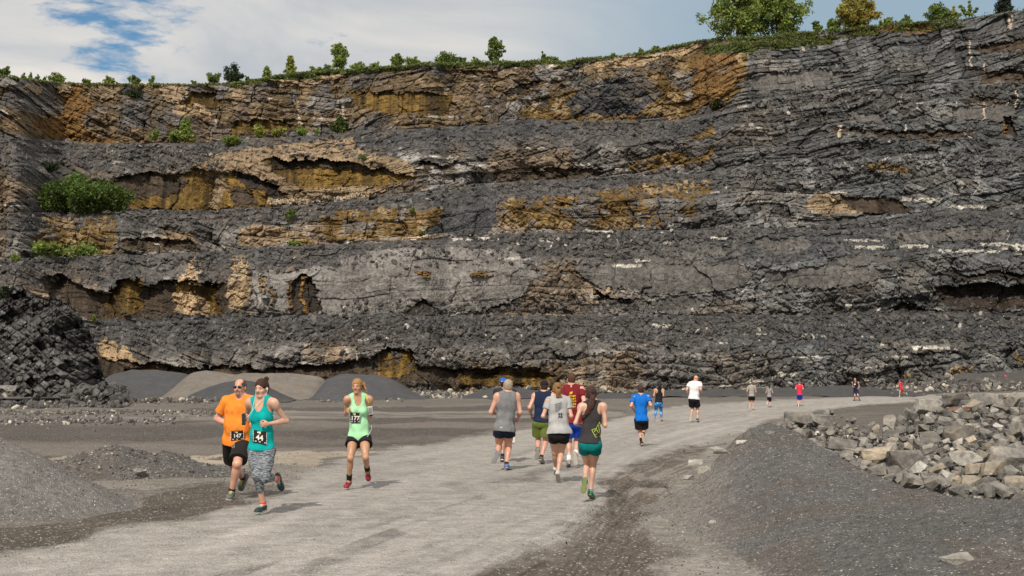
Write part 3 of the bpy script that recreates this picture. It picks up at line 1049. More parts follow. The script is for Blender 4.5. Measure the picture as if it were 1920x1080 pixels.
# ------------------------------------------------------------------ the runners: joints read from the photograph
BLK = (0.012, 0.012, 0.014)
N_, P_F = -1, 1
G_TO = 'runners coming towards the camera'
G_AW = 'runners going away along the gravel road'
RUNNERS = [
 dict(id='orange', gender='m', h=1.80, d=20.1, yaw=-14, tw=8, vox=0.0065, skin='pink', bulk=1.1, belly=0.05, face=True, group=G_TO,
      label='man in an orange t-shirt with black sunglasses and race bib 147',
      head=(449.6, 729.5), neck=(450, 748.5), hip=(443.5, 832), hyaw=2, hpitch=2,
      lE=(482, 784, 1), lW=(477, 797, -1), rE=(406.7, 789, 1), rW=(429, 799, -1),
      lK=(444.5, 873, -1), lA=(434.5, 925, 1), lT=(428.5, 940, -1), rK=(436, 873, 1), rA=(455.5, 899, 1), rT=(450.5, 922, 1),
      top=dict(rgb=(0.80, 0.235, 0.03), sleeve=0.62, loose=0.026, hem=0.045, flare=0.012, nw=0.06, nd=0.04, name='t_shirt', wr=0.007),
      bottom=dict(rgb=(0.018, 0.016, 0.015), len=0.82, loose=0.03, flare=0.03), sock=((0.02, 0.02, 0.02), 0.05), shoe=(0.11, 0.12, 0.11), sole=(0.35, 0.34, 0.30), lace=(0.35, 0.5, 0.08),
      hair=dict(style='bald', rgb=(0.10, 0.055, 0.035), thick=0.004), brow=(0.2, 0.11, 0.07)),
 dict(id='teal', gender='f', h=1.72, d=17.64, yaw=-12, tw=-10, vox=0.0065, skin='fair', bulk=1.03, face=True, group=G_TO,
      label='woman in a teal tank top and flecked grey capri tights wearing bib 44',
      head=(490.5, 727), neck=(490.5, 747), hip=(490.5, 843), hyaw=-10, hpitch=12,
      lE=(537, 789, 1), lW=(503, 794, -1), rE=(462, 782, 1), rW=(457.5, 784, -1), rHd=(0.5, 0.1, -0.1),
      lK=(496.5, 896, -1), lA=(519.5, 897, 1), lT=(530.5, 921, 1), rK=(482, 891, -1), rA=(493.5, 946, 1), rT=(478, 963, -1),
      top=dict(rgb=(0.0, 0.34, 0.33), sleeve=0, loose=0.01, hem=-0.005, flare=0.0, strap=0.05, nw=0.078, nd=0.17, name='tank_top'),
      bottom=dict(rgb=(0.2, 0.2, 0.2), tight=0.55, name='capri_tights', kind='melange'), sock=((0.65, 0.10, 0.10), 0.055), shoe=(0.02, 0.035, 0.035), sole=(0.3, 0.36, 0.32), lace=(0.0, 0.4, 0.3),
      hair=dict(style='bun', rgb=(0.05, 0.024, 0.016), thick=0.008, line=0.10)),
 dict(id='green', gender='f', h=1.75, d=22.0, yaw=-4, tw=6, vox=0.0065, skin='tan', bulk=0.93, face=True, group=G_TO,
      label='woman in a mint green tank top and black shorts with bib 177 and phone armband',
      head=(669.5, 714.5), neck=(672, 732.5), hip=(673.5, 811), hyaw=-8, hpitch=8,
      lE=(694.5, 771.5, 1), lW=(672, 763, -1), rE=(648.6, 768, 1), rW=(650.5, 762.5, -1), lHd=(-0.3, 0, 0.7),
      lK=(685.4, 848, -1), lA=(688.8, 872, 1), lT=(691.3, 894, 1), rK=(657, 849.5, -1), rA=(654.6, 892, 1), rT=(646, 908, -1),
      top=dict(rgb=(0.36, 0.70, 0.40), sleeve=0, loose=0.014, hem=0.03, flare=0.016, strap=0.052, nw=0.07, nd=0.17, name='tank_top', wr=0.008),
      bottom=dict(rgb=BLK, len=0.36, loose=0.026, flare=0.03), sock=((0.015, 0.015, 0.015), 0.12), shoe=(0.26, 0.02, 0.035), sole=(0.40, 0.38, 0.34), lace=(0.05, 0.01, 0.02),
      hair=dict(style='pony', rgb=(0.33, 0.18, 0.075), thick=0.008, line=0.098, tie=(0.02, 0.4, 0.35),
                tail=[(0.0, -0.10, 0.075, 0.028), (0.05, -0.14, 0.02, 0.03), (0.085, -0.13, -0.06, 0.022), (0.12, -0.13, -0.1, 0.012)])),
 dict(id='greytank', gender='m', h=1.79, d=28.4, yaw=184, tw=8, bulk=1.12, skin='pink', group=G_AW,
      label='grey haired man in a grey sleeveless shirt seen from behind',
      head=(953.5, 719.5), neck=(951, 733.5), hip=(945.5, 801), hyaw=-25,
      lE=(920.5, 768.5, -1), lW=(931, 772, 1), rE=(975, 769, -1), rW=(971.5, 781, 1),
      lK=(935.5, 834, 1), lA=(933.3, 846, -1), lT=(924, 864, -1), rK=(953.5, 834.5, 1), rA=(949.5, 867, -1), rT=(957.5, 876, 1),
      top=dict(rgb=(0.17, 0.17, 0.175), sleeve=0, loose=0.026, hem=0.05, flare=0.025, strap=0.02, nw=0.055, nd=0.03, name='sleeveless_shirt', wr=0.009),
      bottom=dict(rgb=(0.012, 0.016, 0.035), len=0.30, loose=0.03, flare=0.03), sock=((0.02, 0.02, 0.02), 0.045), shoe=(0.10, 0.16, 0.32), sole=(0.27, 0.27, 0.27),
      hair=dict(style='full', rgb=(0.33, 0.27, 0.2), thick=0.016, line=0.09, nape=-0.11)),
 dict(id='bluecap', gender='m', h=1.76, d=31.5, yaw=176, tw=4, skin='brown', vox=0.009, group=G_AW,
      label='man in a blue cap almost hidden behind the grey haired man',
      head=(944.0, 722.5), neck=(946.5, 734.5), hip=(948, 795), hyaw=10,
      lE=(934, 765, -1), lW=(940, 778, 1), rE=(962, 765, -1), rW=(958, 778, 1),
      lK=(944, 828, 1), lA=(942, 860, -1), lT=(941.5, 868.5, 1), rK=(956, 824, 1), rA=(961.5, 822, -1), rT=(962, 834, -1),
      top=dict(rgb=(0.03, 0.03, 0.04), sleeve=0.5, loose=0.02, hem=0.05), bottom=dict(rgb=(0.02, 0.02, 0.03), len=0.55, loose=0.03),
      sock=((0.02, 0.02, 0.02), 0.06), shoe=(0.06, 0.04, 0.05), hair=dict(style='full', rgb=(0.03, 0.02, 0.015), thick=0.006), cap=(0.02, 0.10, 0.50)),
 dict(id='navy', gender='m', h=1.78, d=31.0, yaw=172, tw=-5, skin='pink', bulk=1.05, group=G_AW,
      label='man in a black cap, navy sleeveless shirt and olive green shorts',
      head=(1020.2, 719.2), neck=(1019.5, 732), hip=(1016, 787.5), hyaw=10,
      lE=(993, 759, -1), lW=(996, 773.5, 1), rE=(1043, 757, -1), rW=(1037, 768, 1),
      lK=(1009.5, 820, 1), lA=(1008.6, 838, -1), lT=(1005.5, 857, -1), rK=(1022.5, 824, 1), rA=(1014.8, 852.5, -1), rT=(1018.5, 864, 1),
      top=dict(rgb=(0.01, 0.018, 0.05), sleeve=0, loose=0.024, hem=0.0, flare=0.012, strap=0.015, nw=0.055, nd=0.03, name='sleeveless_shirt'),
      bottom=dict(rgb=(0.11, 0.145, 0.03), len=0.72, loose=0.035, flare=0.035), sock=((0.02, 0.02, 0.02), 0.05), shoe=(0.09, 0.085, 0.08), sole=(0.30, 0.27, 0.23),
      hair=dict(style='full', rgb=(0.05, 0.028, 0.02), thick=0.007), cap=(0.012, 0.012, 0.016)),
 dict(id='maroon', gender='m', h=1.83, d=29.0, yaw=180, tw=-6, skin='pink', bulk=1.05, group=G_AW,
      label='man in a maroon t-shirt with yellow print and royal blue shorts',
      head=(1071.3, 715), neck=(1071.5, 729.5), hip=(1076, 796.5), hyaw=8,
      lE=(1056, 759, -1), lW=(1062, 770, 1), rE=(1095.5, 758, -1), rW=(1090, 764, 1),
      lK=(1066.5, 832, 1), lA=(1067, 868, -1), lT=(1065, 880, 1), rK=(1082, 830, 1), rA=(1079, 858, -1), rT=(1080.5, 876.5, -1),
      top=dict(rgb=(0.165, 0.013, 0.018), sleeve=0.6, loose=0.024, hem=0.03, flare=0.012, name='t_shirt', wr=0.007),
      bottom=dict(rgb=(0.01, 0.055, 0.42), len=0.72, loose=0.033, flare=0.03), sock=((0.7, 0.7, 0.69), 0.10), shoe=(0.30, 0.26, 0.22), sole=(0.36, 0.33, 0.28),
      hair=dict(style='full', rgb=(0.085, 0.042, 0.025), thick=0.006, line=0.09)),
 dict(id='greytee', gender='f', h=1.67, d=24.4, yaw=182, tw=5, skin='fair', bulk=1.08, group=G_AW,
      label='woman with a blond ponytail in a light grey t-shirt and black shorts',
      head=(1044.5, 727), neck=(1046.5, 743), hip=(1048, 810), hyaw=12,
      lE=(1018.3, 777.5, -1), lW=(1029, 780, 1), rE=(1071, 777.5, -1), rW=(1064, 779, 1),
      lK=(1040, 845, 1), lA=(1041.3, 874, 1), lT=(1042.5, 888, 1), rK=(1052, 846.5, 1), rA=(1045.8, 883.5, -1), rT=(1047.8, 902, 1),
      top=dict(rgb=(0.36, 0.36, 0.36), sleeve=0.55, loose=0.03, hem=0.015, flare=0.03, name='t_shirt', wr=0.009),
      bottom=dict(rgb=BLK, len=0.38, loose=0.02, flare=0.015), sock=((0.55, 0.5, 0.48), 0.035), shoe=(0.52, 0.50, 0.47), sole=(0.42, 0.38, 0.33),
      hair=dict(style='pony', rgb=(0.22, 0.115, 0.045), thick=0.012, tie=(0.02, 0.02, 0.03),
                tail=[(0.01, -0.115, 0.01, 0.03), (0.02, -0.15, -0.05, 0.036), (0.015, -0.14, -0.12, 0.03), (-0.04, -0.12, -0.17, 0.02), (-0.1, -0.1, -0.185, 0.01)])),
 dict(id='darktank', gender='f', h=1.64, d=20.5, yaw=172, tw=4, skin='fair', bulk=0.95, vox=0.0065, group=G_AW,
      label='woman with a long dark ponytail, charcoal tank top and teal shorts',
      head=(1107.5, 737.5), neck=(1111, 755.5), hip=(1106.5, 832), hyaw=18,
      lE=(1079, 793, -1), lW=(1089, 797, 1), rE=(1134.7, 798, -1), rW=(1126.5, 787, 1),
      lK=(1100.5, 870, 1), lA=(1096.5, 903, -1), lT=(1092.7, 926, -1), rK=(1112.5, 872, 1), rA=(1107.3, 921, -1), rT=(1112.7, 936, 1),
      top=dict(rgb=(0.035, 0.032, 0.033), sleeve=0, loose=0.018, hem=0.005, flare=0.012, strap=0.05, racer=1, nw=0.06, nd=0.05, name='tank_top', wr=0.006),
      bottom=dict(rgb=(0.0, 0.15, 0.145), len=0.38, loose=0.018, flare=0.016), sock=((0.1, 0.16, 0.12), 0.03), shoe=(0.01, 0.20, 0.18), sole=(0.17, 0.19, 0.06),
      hair=dict(style='pony', rgb=(0.055, 0.026, 0.018), thick=0.012, tie=(0.01, 0.01, 0.01),
                tail=[(0.0, -0.12, 0.0, 0.026), (0.01, -0.16, -0.09, 0.032), (0.035, -0.17, -0.2, 0.040), (0.085, -0.16, -0.31, 0.036), (0.13, -0.13, -0.37, 0.022), (0.18, -0.1, -0.40, 0.008)]),
      headband=(0.02, 0.2, 0.3)),
 dict(id='blue', gender='m', h=1.76, d=40.6, yaw=178, tw=-6, skin='pink', bulk=1.05, vox=0.010, group=G_AW,
      label='man in a bright blue t-shirt and black shorts running alone',
      head=(1201.3, 732.5), neck=(1201.5, 742.5), hip=(1202.5, 788), hyaw=12,
      lE=(1183.5, 762.5, -1), lW=(1189, 771.5, 1), rE=(1220.2, 761, -1), rW=(1214.5, 761, 1),
      lK=(1200, 812, 1), lA=(1203, 830, -1), lT=(1203, 837, 1), rK=(1207.5, 810, 1), rA=(1205.2, 816, -1), rT=(1208, 831, -1),
      top=dict(rgb=(0.005, 0.13, 0.50), sleeve=0.62, loose=0.026, hem=0.06, flare=0.012, name='t_shirt'),
      bottom=dict(rgb=BLK, len=0.66, loose=0.033, flare=0.03), sock=(BLK, 0.13), shoe=(0.02, 0.02, 0.025), sole=(0.5, 0.42, 0.3),
      hair=dict(style='full', rgb=(0.05, 0.025, 0.018), thick=0.014)),
 dict(id='leggings', gender='f', h=1.66, d=57.2, yaw=180, tw=4, skin='tan', vox=0.012, group=G_AW,
      label='woman in a black tank top and shiny bright blue patterned leggings',
      head=(1236.3, 723.6), neck=(1236, 731.5), hip=(1235, 758),
      lE=(1226, 745, -1), lW=(1227.5, 740, 1), rE=(1244, 745, -1), rW=(1242, 740, 1),
      lK=(1230, 773, 1), lA=(1227.5, 787, -1), lT=(1227, 793, -1), rK=(1239.5, 773, 1), rA=(1240, 788.5, -1), rT=(1242, 792.5, 1),
      top=dict(rgb=BLK, sleeve=0, loose=0.01, hem=0.0, strap=0.05, racer=1, name='tank_top'),
      bottom=dict(rgb=(0, 0.2, 0.5), tight=0.85, name='leggings', kind='galaxy'), shoe=(0.2, 0.17, 0.15), sole=(0.3, 0.28, 0.2),
      hair=dict(style='pony', rgb=(0.012, 0.01, 0.01), thick=0.014, tail=[(0, -0.12, 0.02, 0.04), (0, -0.15, -0.08, 0.05), (0.0, -0.13, -0.22, 0.03)])),
 dict(id='white', gender='m', h=1.84, d=55.5, yaw=178, tw=-5, skin='pink', bulk=1.08, vox=0.011, group=G_AW,
      label='bald man in a white t-shirt and black shorts with a black knee sleeve',
      head=(1305, 712), neck=(1303, 719), hip=(1301, 750.5),
      lE=(1287.5, 733, -1), lW=(1290, 741, 1), rE=(1314, 732.5, -1), rW=(1316, 739, 1),
      lK=(1298.5, 767.5, 1), lA=(1295.5, 782, -1), lT=(1294.2, 791.5, -1), rK=(1307.8, 768, 1), rA=(1307.8, 787.5, -1), rT=(1309.8, 793.5, 1),
      top=dict(rgb=(0.68, 0.69, 0.72), sleeve=0.6, loose=0.035, hem=0.02, flare=0.012, name='t_shirt'),
      bottom=dict(rgb=BLK, len=0.75, loose=0.035, flare=0.03), shoe=(0.02, 0.06, 0.09), sole=(0.4, 0.36, 0.28)),
 dict(id='fargrey', gender='m', h=1.78, d=89, yaw=176, skin='pink', vox=0.016, group=G_AW,
      label='distant man in a beige grey t-shirt beside a shorter woman',
      head=(1410.6, 721), neck=(1409.5, 725), hip=(1409.6, 744.5),
      lE=(1401, 735, -1), lW=(1402, 741, 1), rE=(1417.5, 736, -1), rW=(1416.5, 742, 1),
      lK=(1406.5, 755, 1), lA=(1405.8, 766, -1), lT=(1405.6, 770.5, -1), rK=(1412.3, 755, 1), rA=(1411.6, 767, -1), rT=(1412.4, 770.3, 1),
      top=dict(rgb=(0.30, 0.28, 0.25), sleeve=0.6, loose=0.03, hem=0.03, name='t_shirt'), bottom=dict(rgb=BLK, len=0.62, loose=0.03),
      shoe=(0.3, 0.3, 0.29), hair=dict(style='full', rgb=(0.12, 0.08, 0.06), thick=0.004)),
 dict(id='farwoman', gender='f', h=1.62, d=98, yaw=176, skin='pink', vox=0.016, group=G_AW,
      label='distant dark haired woman in a grey top and black knee length tights',
      head=(1442.4, 723.6), neck=(1442.2, 728), hip=(1442.4, 744.5),
      lE=(1436.3, 737, -1), lW=(1438, 735, 1), rE=(1449, 737, -1), rW=(1446.5, 734, 1),
      lK=(1441, 752, 1), lA=(1438.8, 755, -1), lT=(1438, 759, -1), rK=(1444.5, 753, 1), rA=(1443, 761, -1), rT=(1443, 764, 1),
      top=dict(rgb=(0.24, 0.23, 0.24), sleeve=0.3, loose=0.015, hem=0.03), bottom=dict(rgb=BLK, tight=0.15, name='tights'),
      shoe=(0.4, 0.12, 0.1), hair=dict(style='pony', rgb=(0.02, 0.015, 0.012), thick=0.012, tail=[(0, -0.12, 0.02, 0.04), (0, -0.15, -0.08, 0.05), (0, -0.13, -0.18, 0.03)])),
 dict(id='farred', gender='m', h=1.74, d=99.5, yaw=176, skin='pink', vox=0.016, group=G_AW,
      label='distant man in a crimson t-shirt and bright blue shorts',
      head=(1499.6, 720), neck=(1499.1, 724.3), hip=(1499.4, 742.5),
      lE=(1492, 731.5, -1), lW=(1495, 734, 1), rE=(1506, 731.5, -1), rW=(1503.5, 734, 1),
      lK=(1497.5, 752, 1), lA=(1495.8, 760, -1), lT=(1495.3, 763.8, 1), rK=(1501, 752.5, 1), rA=(1498.2, 760.5, -1), rT=(1497.6, 764.3, -1),
      top=dict(rgb=(0.62, 0.03, 0.07), sleeve=0.6, loose=0.03, hem=0.02, name='t_shirt'), bottom=dict(rgb=(0.01, 0.05, 0.42), len=0.8, loose=0.03),
      shoe=(0.1, 0.09, 0.08), hair=dict(style='full', rgb=(0.2, 0.12, 0.08), thick=0.003)),
 dict(id='farnavy', gender='m', h=1.76, d=104, yaw=-25, skin='tan', vox=0.016, face=True, group=G_TO,
      label='distant bald man in a navy sleeveless top and shorts facing the camera',
      head=(1602.9, 707.5), neck=(1603.8, 711.8), hip=(1604.5, 729.5),
      lE=(1611.5, 720, 1), lW=(1609, 724, -1), rE=(1599, 720.5, 1), rW=(1600.5, 721.5, -1),
      lK=(1609, 738, -1), lA=(1612, 745, 1), lT=(1614, 747.5, 1), rK=(1603, 738.5, -1), rA=(1601.5, 745.5, 1), rT=(1599.8, 747.5, -1),
      top=dict(rgb=(0.01, 0.015, 0.04), sleeve=0, loose=0.02, hem=0.02, strap=0.02, name='tank_top'), bottom=dict(rgb=(0.012, 0.02, 0.06), len=0.6, loose=0.03), shoe=(0.03, 0.03, 0.03), sole=(0.4, 0.4, 0.4)),
 dict(id='farcrimson', gender='f', h=1.64, d=126, yaw=-45, skin='tan', vox=0.018, face=True, group=G_TO,
      label='distant woman in a red top and red shorts wearing a blue cap',
      head=(1686.3, 713.5), neck=(1687.8, 716.8), hip=(1689.8, 729.3),
      lE=(1692.8, 722, 1), lW=(1689, 723.5, -1), rE=(1684.8, 722, -1), rW=(1683, 721.5, -1),
      lK=(1692, 735.5, 1), lA=(1699, 737, 1), lT=(1701.5, 740, 1), rK=(1687, 736, -1), rA=(1686.5, 741.5, -1), rT=(1685.5, 744.5, -1),
      top=dict(rgb=(0.6, 0.03, 0.06), sleeve=0.5, loose=0.015, hem=0.02, name='t_shirt'), bottom=dict(rgb=(0.5, 0.02, 0.05), len=0.3), shoe=(0.5, 0.5, 0.5),
      hair=dict(style='full', rgb=(0.04, 0.02, 0.015), thick=0.012), cap=(0.02, 0.12, 0.35)),
 dict(id='farpink', gender='f', h=1.62, d=139, yaw=-60, skin='tan', vox=0.02, group=G_TO,
      label='farthest runner, pink shirt and blue cap, partly behind the rubble',
      head=(1883.5, 700), neck=(1885, 703), hip=(1887.5, 714),
      lE=(1889.5, 708, 1), lW=(1887, 710, -1), rE=(1883, 708, -1), rW=(1881.5, 707.5, -1),
      lK=(1889, 720, 1), lA=(1893, 723, 1), lT=(1894, 725, 1), rK=(1885.5, 720, -1), rA=(1885, 725.5, -1), rT=(1883.5, 727.5, -1),
      top=dict(rgb=(0.6, 0.08, 0.12), sleeve=0.5, loose=0.015, hem=0.02, name='t_shirt'), bottom=dict(rgb=BLK, len=0.3), shoe=(0.1, 0.1, 0.1),
      hair=dict(style='full', rgb=(0.04, 0.02, 0.015), thick=0.012), cap=(0.02, 0.10, 0.4)),
]
for s in RUNNERS:
    s['J'] = pose(s)

# ------------------------------------------------------------------ the ground's height
BASE_D = [0, 36, 44, 55, 75, 97, 106, 130, 160, 500]
BASE_Z = [0, 0, -0.02, 0.17, 0.22, 0.30, 0.62, 0.80, 0.85, 0.85]


def base_z(x, y):
    z = np.interp(y, BASE_D, BASE_Z)
    # the right hand end of the road climbs a little sooner
    return z


RES = []
for s in RUNNERS:
    lw = s['J']['low']
    RES.append((lw[0], lw[1], lw[2] - float(base_z(lw[0], lw[1])), 0.9 + 0.045 * lw[1]))


def ground_z(x, y):
    x = np.asarray(x, float); y = np.asarray(y, float)
    num = np.zeros(np.broadcast(x, y).shape); den = np.full(num.shape, 0.12)
    for (rx, ry, rr, sg) in RES:
        w = np.exp(-((x - rx) ** 2 + ((y - ry) * 0.6) ** 2) / (2 * sg * sg))
        num = num + w * rr; den = den + w
    z = base_z(x, y) + num / den
    # ruts and unevenness
    far = sstep(8, 60, y)
    z = z + (fbm(x * 0.35, y * 0.2, 0, 3, 50) - 0.5) * (0.10 + 0.20 * far)
    return z


def w2p(x, y, z):
    return project(np.stack(np.broadcast_arrays(x, y, z), -1))


ROAD = [(-700, 1300), (-300, 1130), (0, 1056), (150, 1021), (250, 990), (350, 966), (430, 944), (500, 925), (545, 903), (600, 876), (660, 858), (760, 838), (900, 817), (1050, 801), (1130, 790), (1190, 781), (1240, 766), (1320, 757), (1420, 751), (1600, 744), (1800, 738), (2200, 733),
        (2200, 741), (1920, 745), (1760, 752), (1660, 757), (1560, 766), (1490, 776), (1440, 788), (1405, 803), (1335, 822), (1270, 842), (1190, 874), (1125, 925), (1060, 985), (960, 1030), (860, 1090), (700, 1300)]
MUDR = [(700, 1300), (860, 1090), (960, 1030), (1060, 985), (1125, 925), (1190, 874), (1270, 842), (1335, 822), (1360, 826), (1310, 862), (1262, 905), (1232, 960), (1205, 1040), (1190, 1300)]
MUDL = [(-900, 1300), (-900, 1010), (0, 985), (150, 985), (235, 950), (300, 925), (425, 903), (435, 940), (350, 966), (250, 990), (150, 1021), (0, 1056), (-300, 1130)]
LAKE = [(-900, 800), (0, 797), (300, 775), (420, 764), (900, 762), (1100, 764), (1180, 772), (1185, 778), (1060, 797), (900, 812), (760, 832), (650, 848), (560, 850), (300, 851), (60, 853), (-900, 870)]
TANS = [(-900, 870), (60, 853), (300, 851), (560, 850), (640, 846), (700, 842), (740, 838), (640, 862), (590, 872), (430, 870), (300, 862), (60, 870), (-900, 900)]
GREYL = [(-900, 900), (60, 870), (300, 862), (430, 868), (590, 872), (600, 878), (545, 903), (430, 905), (420, 900), (200, 915), (-900, 980)]


def ground_color(px, py, X, Y):
    """albedo of the quarry floor; every patch is a different material lying there"""
    sc = np.clip((py - 728) / 120.0, 0.05, 2.6)
    wn_ = fbm(X * 0.9, Y * 0.35, 0, 4, 61) - 0.5
    wm = fbm(X * 0.25, Y * 0.12, 0, 4, 66) - 0.5
    px2 = px + (wn_ * 70 + wm * 60) * sc
    py2 = py + (wm * 26 + wn_ * 26) * sc
    n = len(px)
    c = np.empty((n, 3))
    c[:] = (0.150, 0.132, 0.114)
    st = fbm(X * 0.06, Y * 0.5, 0, 4, 71)          # long streaks left by wheels and water
    st2 = fbm(X * 0.9, Y * 0.5, 3, 4, 72)
    c *= (0.62 + 0.76 * st)[:, None]
    m = in_poly(px2, py2, LAKE)
    lake = np.array([0.108, 0.092, 0.079])
    v = sstep(0.38, 0.62, fbm(X * 0.035, Y * 0.16, 0, 4, 73))
    c[m] = (lake * (0.72 + 0.75 * v + 0.25 * (st2 - 0.5))[:, None])[m]
    mm = m & (py2 < 788)
    c[mm] = (np.array([0.16, 0.142, 0.125]) * (0.5 + 0.9 * v)[:, None])[mm]
    m = in_poly(px2, py2, TANS)
    c[m] = (np.array([0.34, 0.29, 0.225]) * (0.75 + 0.5 * st2)[:, None])[m]
    m = in_poly(px2, py2, GREYL)
    c[m] = (np.array([0.205, 0.182, 0.155]) * (0.75 + 0.5 * st2)[:, None])[m]
    m = in_poly(px2, py2, MUDL)
    c[m] = (np.array([0.082, 0.067, 0.053]) * (0.7 + 0.7 * st2)[:, None])[m]
    # right hand side apron
    jit = [(fbm(X * 1.7, Y * .9, q_, 2, 300 + q_) - .5) for q_ in range(5)]

    def soft(poly, ax=60, ay=26, bx=px2, by_=py2):
        return sum(in_poly(bx + j_ * ax * sc, by_ + jit[(i_ + 2) % 5] * ay * sc, poly).astype(float) for i_, j_ in enumerate(jit)) / 5.0

    def lay(w, t):
        c[:] = c * (1 - w[:, None]) + t * w[:, None]
    m = (px2 > 1190) & (py2 > 800)
    c[m] = (np.array([0.225, 0.204, 0.18]) * (0.6 + 0.8 * st2)[:, None])[m]
    # coordinate across the road: 0 at its left edge, 1 at its right edge
    yl = np.interp(px, [p[0] for p in ROAD[:21]], [p[1] for p in ROAD[:21]])
    rr_ = sorted(ROAD[22:]); yr = np.interp(px, [-700, 0] + [p[0] for p in rr_ if p[0] > 800], [1900, 1500] + [p[1] for p in rr_ if p[0] > 800])
    U = (py - yl) / np.maximum(yr - yl, 4)
    along = np.hypot(X, Y)
    tyre = 0.55 * vnoise(U * 17, along * .07, 0, 91) + .45 * vnoise(U * 41, along * .12, 0, 92)
    tyre2 = vnoise(U * 30 + 5, along * .25, 0, 93)
    mk = sstep(.36, .52, .7 * st2 + .3 * tyre2)
    cm_ = np.array([0.094, 0.075, 0.058]) * (0.5 + 1.0 * tyre2)[:, None] * mk[:, None] + np.array([.235, .207, .175]) * (1 - mk[:, None])
    lay(soft(MUDR) * .95, cm_)
    w = soft([(1480, 776), (1560, 766), (1660, 757), (1760, 752), (2200, 746), (2200, 830), (1480, 830)], 20, 6, px, py)
    lay(w, np.array([0.115, 0.100, 0.084]) * (0.6 + 0.8 * st)[:, None])
    # the road with its worn tracks
    rn = fbm(X * 0.55, Y * 0.16, 0, 4, 81)
    road = np.array([0.340, 0.314, 0.286]) * (0.86 + 0.22 * rn)[:, None] * (0.80 + .38 * tyre)[:, None]
    wr = soft(ROAD, 50, 16, px + wn_ * 40 * sc, py + (wn_ * 14 + wm * 5) * sc)
    for poly, k in (([(430, 1100), (520, 1058), (640, 1015), (760, 968), (900, 912), (1060, 872), (1130, 868), (1010, 900), (880, 950), (770, 1000), (660, 1050), (560, 1100)], 0.56),
                    ([(560, 905), (760, 868), (900, 850), (1020, 838), (1020, 848), (880, 870), (740, 895), (600, 915)], 0.80),
                    ([(1180, 800), (1300, 780), (1420, 768), (1440, 772), (1320, 792), (1180, 815)], 0.82),
                    ([(760, 1100), (900, 1050), (1010, 1015), (1110, 960), (1120, 975), (1010, 1040), (900, 1085), (860, 1110)], 0.74)):
        kk_ = 1 - (1 - k) * soft(poly, 90, 30) * sstep(0.3, 0.6, tyre2)
        road = road * kk_[:, None] * np.array([1, .985, .965]) ** (1 - kk_)[:, None]
    lay(wr, road)
    return c


# ------------------------------------------------------------------ ground sheet
az = np.concatenate([np.linspace(-1500, -160, 90), np.linspace(-150, 2070, 1110), np.linspace(2080, 3500, 90)])
ds = np.concatenate([np.geomspace(3.0, 11.0, 40)[:-1], 1.0 / np.linspace(1 / 11.0, 1 / 150.0, 600), np.geomspace(155, 420, 25)])
D_, A_ = np.meshgrid(ds, az, indexing='ij')
GX = (A_ - 960) / F * D_
GY = D_
GZ = ground_z(GX, GY)
gx, gy = GX.ravel(), GY.ravel()
gpx, gpy = w2p(gx, gy, GZ.ravel())
# ruts in the muddy track at the right and ripples beside the road
mw = in_poly(gpx + (fbm(gx, gy, 0, 3, 5) - .5) * 60, gpy, MUDR).astype(float)
_rr = sorted(ROAD[22:]); _u = (gpy - np.interp(gpx, [p[0] for p in _rr if p[0] > 800], [p[1] for p in _rr if p[0] > 800])) / np.clip((gpy - 728) * .5, 8, 200)
rut = (vnoise(_u * 9, gy * .12, 0, 8) - .5) * 0.085 + (fbm(gx * 5, gy * 5, 0, 3, 9) - .5) * 0.035
GZ = GZ + (mw * rut).reshape(GZ.shape)
GZ = GZ + (fbm(gx * 7, gy * 7, 0, 2, 31).reshape(GZ.shape) - 0.5) * 0.018
gcol = ground_color(gpx, gpy, gx, gy)
ground = np_mesh('ground', np.stack([gx, gy, GZ.ravel()], 1), grid_quads(len(ds), len(az)), M_GROUND, col=gcol)
tag(ground, kind='structure', label='quarry floor with a pale crushed stone road')

# ------------------------------------------------------------------ the quarry face
RIDGE = [
    [(-800, 742), (0, 742), (2700, 742)],
    [(-800, 622), (0, 622), (190, 612), (430, 596), (640, 590), (900, 591), (1280, 592), (1600, 590), (1920, 592), (2700, 590)],
    [(-800, 485), (0, 485), (60, 484), (250, 478), (400, 472), (550, 462), (700, 455), (850, 446), (1000, 436), (1280, 432), (1500, 426), (1640, 412), (1740, 399), (1920, 394), (2700, 385)],
    [(-800, 400), (0, 402), (80, 400), (200, 397), (400, 393), (500, 388), (600, 380), (700, 372), (800, 360), (900, 348), (1000, 340), (1100, 334), (1300, 324), (1500, 300), (1700, 290), (1920, 285), (2700, 270)],
    [(-800, 256), (0, 258), (100, 263), (250, 270), (400, 268), (420, 262), (640, 252), (680, 240), (760, 243), (900, 234), (1000, 223), (1150, 226), (1280, 224), (1350, 206), (1450, 180), (1600, 165), (1920, 150), (2700, 130)],
    [(-800, 140), (0, 142), (40, 148), (120, 156), (300, 160), (430, 156), (560, 138), (620, 133), (700, 130), (780, 122), (900, 121), (1060, 116), (1200, 100), (1320, 78), (1420, 72), (1500, 66), (1620, 52), (1750, 42), (1800, 36), (1860, 26), (1920, 18), (2100, 5), (2700, -60)],
]
SETB = [
    None,
    [(-800, 5), (1920, 5), (2700, 5)],
    [(-800, 3), (20, 3.2), (150, 6), (700, 6), (900, 3.5), (1300, 3.5), (1650, 3.5), (2700, 4)],
    [(-800, 2.5), (0, 2.5), (160, 6), (700, 5), (820, 1.5), (930, 3.5), (1290, 3.0), (1400, .5), (2700, .5)],
    [(-800, 5), (300, 6), (640, 6), (1280, 5), (1380, .5), (2700, .5)],
]
